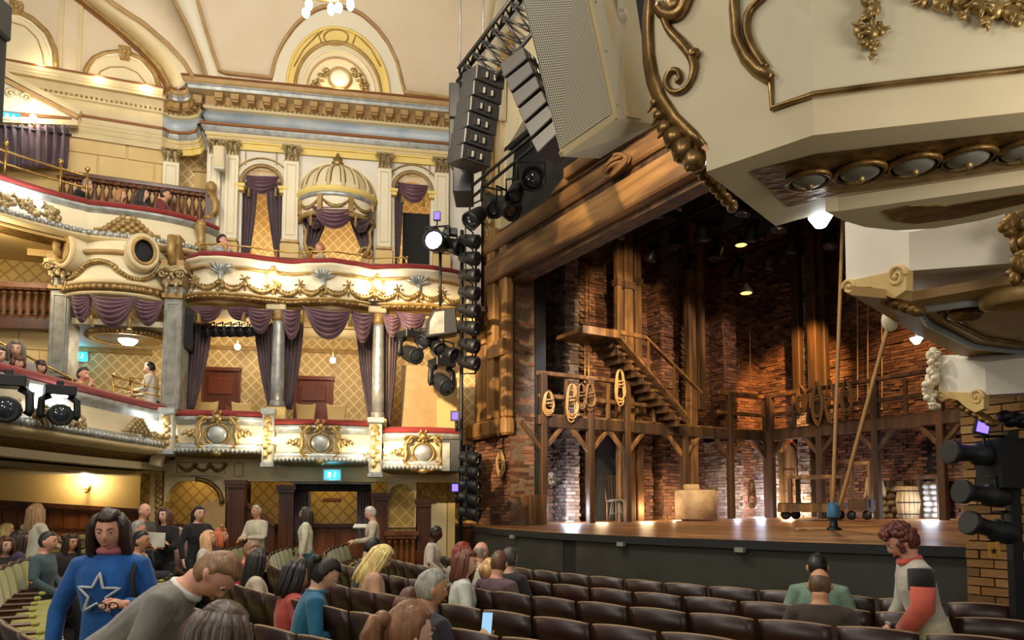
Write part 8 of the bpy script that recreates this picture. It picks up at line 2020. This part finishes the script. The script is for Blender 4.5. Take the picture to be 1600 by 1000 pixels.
def add_hand(mb, wrist, d, nrm, curl=.5, side=1, sc=1.0):
 """palm and five fingers: d along the hand, nrm out of the palm side"""
 d = Vector(d).normalized(); nrm = Vector(nrm); nrm = (nrm - d * nrm.dot(d)).normalized(); x = d.cross(nrm) * side; W_ = Vector(wrist); s = sc
 R = Matrix((x, d, nrm)).transposed()
 mb.ball(W_ + d * .05 * s, (.04 * s, .052 * s, .016 * s), 10, 8, R); mb.tube([W_ - d * .02 * s, W_ + d * .03 * s], [.027 * s, .033 * s], 8, flat=.65)
 for i, (o, L_) in enumerate(((-.030, .062), (-.010, .075), (.010, .07), (.029, .055))):
  p0 = W_ + d * .088 * s + x * o * s; a1, a2, a3 = curl * .7, curl * 1.6, curl * 2.3
  dirn = lambda a: d * math.cos(a) + nrm * math.sin(a)
  p1 = p0 + dirn(a1) * L_ * .45 * s; p2 = p1 + dirn(a2) * L_ * .32 * s; p3 = p2 + dirn(a3) * L_ * .25 * s
  mb.tube([p0 - d * .012 * s, p0, p1, p2, p3], [.0095 * s, .0095 * s, .0088 * s, .008 * s, .0055 * s], 7)
 q0 = W_ + d * .025 * s - x * .03 * s; q1 = q0 + (d * .5 - x * .7 + nrm * .35).normalized() * .038 * s; q2 = q1 + (d * .8 - x * .2 + nrm * (.3 + curl * .4)).normalized() * .03 * s; q3 = q2 + (d * .9 + nrm * curl * .5).normalized() * .022 * s
 mb.tube([q0, q1, q2, q3], [.013 * s, .0115 * s, .0095 * s, .006 * s], 7)
def remesh(o, vox, smooth=4):
 md = o.modifiers.new('union', 'REMESH'); md.mode = 'VOXEL'; md.voxel_size = vox; md.use_smooth_shade = True
 ms = o.modifiers.new('soft', 'SMOOTH'); ms.iterations = smooth; ms.factor = .5
def person(label, hp, Y, face, top, hair, style='short', skin='fair', pose='sit', lean=0, head=(0, 0), arms='lap', legs=(34, 34, 42), sc=1.0, near=False, floor=0.0, sleeve=1.0, roll=0, group='audience', collar=None, twist=0, female=False, hips=None):
 """hp: pixel of the head centre; face: heading in degrees (0 away from the camera, 90 to the stage side)"""
 hc = pt(hp[0], hp[1], Y); a = -math.radians(face); Rz = Matrix.Rotation(a, 3, 'Z'); Rl = Matrix.Rotation(-math.radians(lean), 3, 'X') @ Matrix.Rotation(math.radians(roll), 3, 'Y')
 hgt = .645 * sc
 hip = hc - Rz @ (Rl @ Vector((0, .02 * sc, hgt)))
 t = thing('person', label, 'person', (hip.x, hip.y, max(floor, 0)), group)
 def U(p): return hip + Rz @ (Rl @ (Vector(p) * sc))
 def Lw(p): return hip + Rz @ (Vector(p) * sc)
 X, Yv, Z = Rz @ (Rl @ Vector((1, 0, 0))), Rz @ (Rl @ Vector((0, 1, 0))), Rz @ (Rl @ Vector((0, 0, 1)))
 sw = (.185 if female else .205)
 Rh = Rz @ Rl @ Matrix.Rotation(-math.radians(head[0]), 3, 'Z') @ Matrix.Rotation(-math.radians(head[1]), 3, 'X')
 T = Matrix.Translation(hc) @ Rh.to_4x4() @ Matrix.Diagonal((sc, sc, sc, 1))
 body = MB(); add_head(body, T, *((36, 32) if near else (24, 20)))
 neck_b = U((0, -.015, .50)); body.tube([neck_b, U((0, -.008, .53)), hc + (T.to_3x3() @ Vector((0, -.02, -.06)))], [.066 * sc, .056 * sc, .058 * sc], 12)
 A = {'lap': (((-.26, .02, .22), (-.12, .26, .06)), ((.26, .02, .22), (.12, .26, .06))),
   'down': (((-.27, -.03, .2), (-.28, .02, -.05)), ((.27, -.03, .2), (.28, .02, -.05))),
   'phone': (((-.25, .06, .2), (-.05, .34, .3)), ((.25, .06, .2), (.07, .34, .3))),
   'chin': (((-.16, .24, .26), (-.05, .16, .5)), ((.16, .26, .24), (.04, .2, .46))),
   'fold': (((-.24, .08, .24), (.08, .2, .2)), ((.24, .08, .24), (-.08, .2, .16))),
   'carry': (((-.24, .06, .2), (-.1, .32, .2)), ((.24, .06, .2), (.1, .3, .16))),
   'wave': (((-.26, .1, .26), (-.2, .3, .42)), ((.26, .02, .2), (.26, .1, -.02))),
   'reach': (((-.25, .16, .22), (-.16, .42, .14)), ((.25, .16, .22), (.16, .42, .1)))}[arms] if isinstance(arms, str) else arms
 cl = MB()
 rings = [((0, 0, -.06), .165, .12), ((0, 0, .05), .16 if not female else .15, .115), ((0, .005, .18), .155 if not female else .138, .11), ((0, .01, .32), .18 if not female else .165, .125 if not female else .13), ((0, 0, .42), .185 if not female else .17, .11), ((0, -.01, .475), .14, .08), ((0, -.012, .51), .075, .066)]
 loft(cl, [(U(c), rx * sc, ry * sc, X, Yv) for c, rx, ry in rings])
 core = [(U(c), rx * sc * .86, ry * sc * .86, X, Yv) for c, rx, ry in rings]
 loft(body, core)
 hands = []
 for sx, (el, wr) in zip((-1, 1), A):
  sh = U((sx * sw * .86, -.01, .44)); e = U(el); w = U(wr)
  cl.tube([U((sx * .08, -.01, .45)), sh, sh.lerp(e, .5), e], [.07 * sc, .068 * sc, .058 * sc, .05 * sc], 10)
  if sleeve > .4: cl.tube([e, e.lerp(w, .5), e.lerp(w, sleeve * .96)], [.05 * sc, .046 * sc, .04 * sc], 10)
  body.tube([sh, sh.lerp(e, .5), e, e.lerp(w, .5), w], [.05 * sc, .045 * sc, .038 * sc, .034 * sc, .027 * sc], 10)
  hands.append((w, (w - e).normalized(), sx))
 lg = MB(); fz = floor
 for sx in (-1, 1):
  h0 = Lw((sx * .09, 0, -.03))
  if pose == 'sit':
   kn = Lw((sx * .11, .44, .0)); an = Lw((sx * .11, .46, 0)); an.z = max(fz + .09, kn.z - .46);
  else:
   an = Lw((sx * .11, -.02 + (.12 * sx if pose == 'walk' else 0), 0)); an.z = fz + .09; kn = h0.lerp(an, .5) + Rz @ Vector((0, .04, 0))
  lg.tube([h0, h0.lerp(kn, .5), kn, kn.lerp(an, .4), an], [.1 * sc, .088 * sc, .066 * sc, .06 * sc, .045 * sc], 10); toe = an + Rz @ Vector((0, .17 * sc, -.05)); lg.tube([an + Vector((0, 0, -.02)) - Rz @ Vector((0, .04, .03)), toe], [.045, .035], 8)
  body.tube([h0, kn, an], [.075 * sc, .05 * sc, .034 * sc], 8)
 lg.ball(Lw((0, 0, -.04)), (.16 * sc, .13 * sc, .11 * sc), 12, 8)
 vox = .011 if near else .017
 for w, d, sx in hands:
  if not near: add_hand(body, w, d, Rz @ (Rl @ Vector((-sx * .6, .2, -.6))), .55, sx, sc)
 b = body.build('body', SK[skin], t, fix=True); remesh(b, vox, 2 if near else 3)
 if near:
  for w, d, sx in hands:
   m = MB(); add_hand(m, w, d, Rz @ (Rl @ Vector((-sx * .6, .2, -.6))), .55, sx, sc); m.build('hand', SK[skin], b)
  for sx in (-1, 1):
   m = MB(); m.ball(T @ Vector((sx * .030, .0745, .012)), (.0115, .0115, .0075), 12, 8); ey = m.build('eye', M['eyew'], b)
   m = MB(); m.ball(T @ Vector((sx * .030, .0822, .0115)), .0055, 10, 8); m.build('iris', M['iris'], ey)
   m = MB(); m.ball(T @ Vector((sx * .030, .0765, .0185)), (.0135, .0115, .0062), 10, 8); m.build('eyelid', SK[skin], b)
   m = MB(); m.tube([T @ Vector((sx * .014, .094, .032)), T @ Vector((sx * .03, .093, .037)), T @ Vector((sx * .048, .082, .031))], [.003, .0042, .002], 6); m.build('eyebrow', hair_mat(hair), b)
  m = MB(); m.tube([T @ Vector((-.028, .084, -.052)), T @ Vector((-.01, .0985, -.056)), T @ Vector((.01, .0985, -.056)), T @ Vector((.028, .084, -.052))], [.002, .0058, .0058, .002], 6); m.build('lips', M['lips'], b)
 if not near and abs(((face + head[0] + 180) % 360) - 180) > 55:
  for sx in (-1, 1):
   m = MB(); m.ball(T @ Vector((sx * .030, .079, .012)), (.010, .008, .006), 8, 6); m.build('eye', M['iris'], b)
   m = MB(); m.tube([T @ Vector((sx * .014, .094, .032)), T @ Vector((sx * .03, .093, .037)), T @ Vector((sx * .048, .082, .031))], [.003, .005, .002], 5); m.build('eyebrow', hair_mat(hair), b)
  m = MB(); m.tube([T @ Vector((-.024, .083, -.057)), T @ Vector((0, .1, -.055)), T @ Vector((.024, .083, -.057))], [.003, .006, .003], 5); m.build('lips', M['lips'], b)
 c = cl.build('top', cloth(top), t); remesh(c, vox, 4)
 o = lg.build('trousers', cloth(legs), t); remesh(o, .02, 4)
 h = add_hair(T, style, int(hp[0])); h.build('hair', hair_mat(hair), t)
 if collar:
  m = MB(); m.tube([U((.072 * math.cos(q), -.008 + .064 * math.sin(q), .507 + .012 * math.sin(q))) for q in [2 * PI * k / 18 for k in range(18)]], .018 * sc, 7, closed=True); m.build('collar', cloth(collar), t)
 return dict(t=t, U=U, hands=hands, T=T, hc=hc, X=X, Y=Yv, Z=Z, top=c)
def phone(label, pos, look, h=.15, w=.072):
 T = orient(pos, look); t = thing('phone', label, 'phone', pos); m = MB(T); m.box((0, 0, 0), (w, .009, h)); m.build('case', M['black'], t, bevel=.003)
 m = MB(T); m.box((0, .006, 0), (w * .9, .002, h * .92)); m.build('screen', M['screen'], t); return t
def phone_in(q, label, look):
 c = sum((w + d * .09 for w, d, sx in q['hands']), Vector((0, 0, 0))) / 2 + Vector((0, 0, .05)); return phone(label, c, look)
BRN, DBR, BLK, BLN, GRY, GIN, LBR = (70, 44, 28), (42, 26, 20), (20, 16, 15), (206, 168, 110), (128, 124, 116), (132, 62, 36), (104, 74, 48)
# ---- the standing pair in front
q = person('smiling woman in a bright blue sweater with a white star, standing', (171, 829), 4.25, 172, (22, 92, 170), DBR, 'bob', 'rosy', 'stand', 3, (-6, 12), (((-.25, .02, .2), (-.17, .24, .26)), ((.28, .0, .19), (.27, .1, -.1))), (24, 22, 26), 1.0, True, female=True, floor=.06)
U = q['U']; m = MB()
st_ = []; fc = (0.01, .30)
for k in range(10):
 r = .118 if k % 2 == 0 else .048; a = PI / 2 + k * PI / 5 + .05; x, z = fc[0] + r * math.cos(a), fc[1] + r * math.sin(a) * 1.0
 st_.append((x, z))
pts = []
for k in range(10):
 a, b = st_[k], st_[(k + 1) % 10]
 for j in range(4):
  x = a[0] + (b[0] - a[0]) * j / 4; z = a[1] + (b[1] - a[1]) * j / 4
  pts.append(U((x, .012 + .1415 * math.sqrt(max(.05, 1 - (x / .19) ** 2)) - .35 * (z - .32) ** 2 - .25 * max(0, z - .34), z)))
m.tube(pts, .0075, 6, closed=True); m.build('star_outline', cloth((214, 220, 224)), q['top'])
m = MB(); m.tube([U((.06 * math.cos(x), -.0 + .05 * math.sin(x), .53)) for x in [2 * PI * k / 16 for k in range(16)]], .02, 6, closed=True); m.build('pink_collar', cloth((206, 120, 128)), q['t'])
m = MB(); m.tube([U((-.14, .0, .49)), U((-.16, .11, .4)), U((-.18, .12, .2)), U((-.21, .03, .0)), U((-.24, -.05, -.1))], .014, 6); m.build('bag_strap', M['blackm'], q['t'])
t = thing('spectacles', 'dark spectacles held by the woman in blue', 'spectacles', U((-.14, .34, .28))); m = MB()
for sx in (-1, 1): m.tube([U((-.14 + sx * .03 + .022 * math.cos(x * PI / 6), .4, .28 + .018 * math.sin(x * PI / 6))) for x in range(12)], .004, 5, closed=True)
m.tube([U((-.15, .4, .285)), U((-.13, .4, .285))], .003, 5); m.build('rims', M['black'], t)
q = person('man in a grey sweater with white collar, bending forward', (336, 897), 3.55, 82, (128, 124, 118), (118, 88, 60), 'short', 'rosy', 'stand', 50, (6, 14), (((-.2, .12, .2), (-.12, .3, .02)), ((.25, .12, .2), (.16, .36, .1))), (30, 30, 36), 1.05, True, floor=.06, collar=(232, 230, 222))
# ---- heads close in front
person('head of a person with long dark brown hair, seen from behind at the bottom edge', (343, 1002), 2.35, 40, (36, 30, 30), (58, 42, 32), 'long', 'fair', 'sit', 4, (0, 6), near=True, sc=.95, floor=.06)
person('head of a person with light brown hair tied back at the bottom edge', (638, 992), 2.75, 55, (60, 52, 50), (112, 76, 48), 'pony', 'fair', 'sit', 4, (0, 6), near=True, sc=.95)
q = person('grey-haired man in a dark jacket holding up a phone', (674, 920), 4.55, 52, (46, 42, 54), (132, 130, 122), 'short', 'tan', 'sit', 6, (18, 6), (((-.2, .12, .2), (.1, .3, .36)), ((.26, .12, .22), (.2, .28, .36))), near=True)
phone_in(q, 'phone with blue screen held by the grey-haired man', (-.3, -.9, .25))
person('brown-haired child seated beside the grey-haired man', (641, 944), 4.85, 45, (46, 42, 54), (78, 48, 34), 'child', 'fair', 'sit', 5, sc=.85)
q = person('woman in a teal turtleneck with dark ponytail looking at her phone', (509, 897), 5.55, 70, (20, 104, 140), (28, 20, 18), 'pony', 'fair', 'sit', 16, (6, 24), 'phone', near=True, female=True, collar=(20, 104, 140))
phone_in(q, 'phone held by the woman in the teal turtleneck', (-.75, -.6, .35))
person('woman with straight black hair and a coral top', (465, 898), 5.95, 58, (196, 78, 70), (22, 17, 16), 'bob', 'fair', 'sit', 6, (10, 8), near=True, female=True)
person('woman with long dark hair and a pale tan top', (405, 877), 7.4, 62, (206, 190, 166), (24, 19, 18), 'long', 'fair', 'sit', 4, (10, 4), female=True)
person('short-haired person in a magenta top', (393, 861), 8.6, 95, (208, 34, 96), (120, 88, 66), 'short', 'rosy', 'sit', 8, (0, 10))
q = person('blonde woman bent over her phone', (596, 871), 7.1, 75, (206, 160, 130), (214, 176, 116), 'long', 'fair', 'sit', 14, (10, 18), 'phone', female=True, sleeve=.2)
phone_in(q, 'phone held by the blonde woman', (-.7, -.6, .4))
person('black-haired man in a black hoodie beside the blonde woman', (582, 857), 7.9, 60, (24, 22, 24), BLK, 'crop', 'fair', 'sit', 12, (0, 14))
person('brown-haired woman in a white top turning her face to the stage', (729, 880), 6.8, 78, (214, 218, 210), (88, 48, 36), 'bob', 'fair', 'sit', 4, (30, 4), female=True, near=True)
person('person with dark red hair seated behind the woman in white', (723, 864), 8.4, 50, (170, 160, 150), (110, 44, 36), 'bob', 'fair', 'sit')
person('balding grey man in a pale shirt', (752, 863), 8.2, 45, (206, 200, 186), (126, 112, 100), 'bald', 'rosy', 'sit', 3)
person('man with cropped brown hair in a mauve-brown shirt', (780, 880), 6.9, 40, (104, 78, 84), (92, 62, 46), 'crop', 'rosy', 'sit', 3, (-20, 4), near=True)
person('blond child in a lilac shirt beside the cropped-haired man', (765, 889), 7.0, 40, (150, 140, 168), (190, 150, 100), 'child', 'fair', 'sit', sc=.8)
person('dark-haired person in a black coat behind the mauve shirt', (797, 873), 7.6, 40, (40, 38, 40), (60, 58, 56), 'short', 'fair', 'sit')
person('steward in a cream jacket seated by the brick pillar', (681, 834), 10.8, 92, (216, 200, 186), BLK, 'crop', 'dark', 'sit', 6, (0, 6))
person('dark-haired man in a pale green shirt near the pit', (1277, 886), 6.15, 18, (122, 150, 132), (20, 18, 18), 'crop', 'tan', 'sit', 10, (0, 14), near=True)
person('balding man in a dark brown jacket near the pit', (1281, 914), 5.3, 25, (62, 50, 44), (84, 62, 46), 'bald', 'tan', 'sit', 6, (0, 12), near=True)
# ---- person in the patchwork sweater
q = person('curly-haired person in a patchwork sweater edging along the row', (1407, 846), 5.15, 282, (196, 190, 176), (78, 36, 28), 'curly', 'rosy', 'walk', 14, (0, 22), (((-.2, .06, .2), (-.12, .22, .04)), ((.22, .08, .2), (.14, .24, .06))), (108, 130, 122), .98, True, floor=.0)
U = q['U']
def band_on(name, c, z0, z1, k=1.06):
 m = MB(); prof = [(-.06, .165, .12), (.05, .16, .115), (.18, .155, .11), (.32, .18, .125), (.42, .185, .11)]
 def rr(z):
  for i in range(len(prof) - 1):
   if prof[i][0] <= z <= prof[i + 1][0]:
    t = (z - prof[i][0]) / (prof[i + 1][0] - prof[i][0]); return prof[i][1] + (prof[i + 1][1] - prof[i][1]) * t, prof[i][2] + (prof[i + 1][2] - prof[i][2]) * t
  return prof[0][1:] if z < 0 else prof[-1][1:]
 rings = [(U((0, .004, z0 + (z1 - z0) * i / 3)), rr(z0 + (z1 - z0) * i / 3)[0] * k, rr(z0 + (z1 - z0) * i / 3)[1] * k, q['X'], q['Y']) for i in range(4)]
 loft(m, rings); m.build(name, cloth(c), q['top'])
band_on('coral_hem', (206, 98, 72), -.1, -.03, 1.1); band_on('cream_band', (206, 200, 170), -.03, .08, 1.08)
m = MB();
for sx, el in ((-1, (-.2, .06, .2)),):
 sh = U((sx * .18, -.01, .45)); e = U(el); w = U((-.12, .22, .04)); m.tube([sh.lerp(e, .45), e, e.lerp(w, .9)], [.082, .075, .062], 12)
m.build('coral_sleeve', cloth((212, 96, 76)), q['top'])
m = MB(); sh = U((-.16, -.01, .45)); e = U((-.2, .06, .2)); m.tube([sh, sh.lerp(e, .3), sh.lerp(e, .55)], [.082, .084, .082], 12); m.build('black_shoulder', cloth((22, 20, 22)), q['top'])
m = MB(); m.tube([U((.075 * math.cos(x), -.0 + .065 * math.sin(x), .505)) for x in [2 * PI * k / 16 for k in range(16)]], .024, 6, closed=True); m.build('coral_collar', cloth((214, 92, 74)), q['t'])
m = MB(); loft(m, [(U((0, -.0, -.09)), .17, .13, q['X'], q['Y']), (U((0, -.01, -.22)), .19, .15, q['X'], q['Y'])]); m.build('shirt_tail', cloth((206, 210, 170)), q['t'])
# ---- standing people along the far aisle
S = dict(pose='stand', floor=.1)
person('blonde woman in a white knit standing with her back to us', (57, 801), 10.2, 20, (232, 224, 200), (150, 118, 84), 'long', 'fair', arms='carry', female=True, pose='stand', floor=.15)
person('balding man in a dark grey top by the gilt pier', (226, 799), 10.6, 110, (84, 78, 74), (120, 104, 92), 'bald', 'rosy', arms='carry', **S)
person('long-haired woman in a black jacket holding a white folder', (257, 806), 10.8, 190, (26, 22, 24), (74, 46, 34), 'long', 'fair', arms='carry', female=True, **S)
m = MB(); m.box(pt(241, 843, 10.4), (.3, .02, .2), Matrix.Rotation(.05, 4, 'Y')); tag(m.build('white_folder', cloth((226, 222, 208))), 'white folder held by the long-haired woman', 'folder')
person('woman in black with dark hair flying behind her', (311, 803), 11.0, 130, (22, 20, 24), (24, 18, 18), 'pony', 'fair', arms='wave', female=True, **S)
person('grey-haired man in a white shirt with blue bag, standing', (400, 800), 12.0, 205, (214, 206, 180), (150, 140, 126), 'short', 'tan', sc=.92, arms='carry', legs=(46, 110, 160), **S)
person('woman in a cream blouse with a pale headband walking past the exit', (477, 803), 12.8, 265, (226, 220, 192), (46, 34, 28), 'long', 'fair', pose='walk', arms='down', female=True, floor=.05, legs=(60, 110, 116))
q = person('white-haired person in a cream cardigan reading by the exit pillar', (579, 802), 12.6, 255, (218, 204, 178), (176, 172, 166), 'short', 'fair', pose='stand', arms='carry', floor=.05, lean=4, head=(0, 14), legs=(150, 140, 126))
m = MB(); m.box(pt(563, 822, 12.3), (.22, .16, .02), Matrix.Rotation(.3, 4, 'X')); tag(m.build('programme', cloth((228, 224, 216))), 'white programme held by the reader at the exit pillar', 'booklet')
# ---- seated people at the left
for lb_, hp, Yd, fa, top, hr_c, stl, sk_, sc_ in (
 ('pale-faced woman with brown hair at the very edge', (8, 853), 9.0, 120, (40, 32, 30), BRN, 'bob', 'fair', .95),
 ('person with blond hair behind the edge seats', (10, 832), 10.5, 70, (120, 100, 80), BLN, 'bob', 'fair', 1),
 ('woman with long dark hair seen from behind near the edge', (31, 844), 9.2, 40, (60, 50, 80), DBR, 'long', 'fair', 1),
 ('man in a dark cap and teal shirt', (75, 846), 8.4, 80, (70, 92, 98), (40, 38, 40), 'crop', 'rosy', 1),
 ('dark-haired woman beside the man in the cap', (112, 848), 9.8, 120, (40, 30, 30), DBR, 'long', 'tan', .95),
 ('man in glasses and a pale pink shirt', (220, 845), 8.4, 85, (206, 176, 160), BLK, 'crop', 'tan', 1),
 ('grey-haired person behind the man in glasses', (216, 827), 10.2, 70, (70, 66, 64), GRY, 'short', 'rosy', 1),
 ('fair-haired person in a patterned top', (279, 837), 11.4, 95, (196, 150, 130), (160, 130, 96), 'bun', 'fair', 1),
 ('bald older man facing the stage', (296, 832), 11.8, 95, (150, 120, 110), (170, 140, 120), 'bald', 'rosy', 1),
 ('dark-haired person in navy', (309, 836), 11.4, 80, (40, 44, 70), BLK, 'short', 'fair', .95),
 ('fair-haired woman in white looking up', (326, 842), 10.8, 80, (226, 216, 206), (196, 150, 110), 'long', 'fair', 1),
 ('ginger-haired woman in a dark jacket looking up', (346, 838), 11.0, 90, (60, 44, 46), (168, 92, 56), 'bob', 'rosy', 1)):
 person(lb_, hp, Yd, fa, top, hr_c, stl, sk_, 'sit', 4, (0, 0 if 'up' not in lb_ else -14), floor=.12, sc=sc_)
# ---- people up in the circle and boxes
for lb_, hp, Yd, fa, top, hr_c, stl, sk_, sc_, ps, ar in (
 ('person in a pale grey hoodie leaning over the circle', (25, 546), 9.9, 150, (150, 142, 132), (96, 86, 76), 'bob', 'fair', 1, 'stand', 'carry'),
 ('small child at the circle rail beside the hoodie', (29, 567), 9.7, 120, (80, 70, 66), BRN, 'child', 'fair', .8, 'sit', 'lap'),
 ('dark-haired child looking over the circle rail', (63, 574), 10.4, 110, (110, 90, 70), DBR, 'child', 'fair', .85, 'sit', 'lap'),
 ('person in black at the circle edge', (-2, 555), 9.6, 110, (20, 18, 20), BLK, 'short', 'fair', 1, 'sit', 'lap'),
 ('bearded man in glasses resting his chin on his hand in the circle', (130, 585), 11.6, 105, (176, 136, 60), (52, 38, 30), 'short', 'rosy', 1, 'sit', 'chin'),
 ('usher in a white shirt standing at the brass barrier', (234, 575), 13.6, 265, (230, 226, 214), (24, 20, 22), 'short', 'fair', 1, 'stand', 'carry'),
 ('grey-haired person in black in the upper circle', (136, 290), 13.1, 95, (24, 22, 26), (120, 112, 104), 'short', 'fair', 1, 'sit', 'lap'),
 ('tawny-haired person low behind the upper circle rail', (190, 305), 13.2, 100, (140, 96, 66), (140, 96, 60), 'bob', 'fair', .9, 'sit', 'lap'),
 ('dark-haired woman in glasses in the upper circle', (225, 304), 13.3, 100, (50, 40, 40), (26, 20, 20), 'long', 'fair', 1, 'sit', 'lap'),
 ('person in a dark red top leaning on the upper circle rail', (259, 305), 13.4, 85, (120, 34, 36), (40, 28, 24), 'short', 'tan', 1, 'sit', 'fold'),
 ('man in a pale blue shirt in the upper box beside the window', (347, 376), 13.7, 95, (172, 186, 196), (40, 32, 28), 'short', 'rosy', 1, 'sit', 'chin'),
 ('person slouching in the canopied upper box', (500, 388), 14.0, 260, (176, 186, 186), (150, 100, 70), 'short', 'rosy', .95, 'sit', 'lap')):
 fl_ = {'usher': zL - .6}.get(lb_[:5], 0)
 lev = zL - .6 if hp[1] > 500 else (zU - .66 if hp[0] < 300 else zt2 - .6)
 person(lb_, hp, Yd, fa, top, hr_c, stl, sk_, 'stand', 4, (0, 4), ar, floor=lev, sc=sc_, legs=(34, 60, 56) if 'usher' in lb_ else (34, 34, 42))
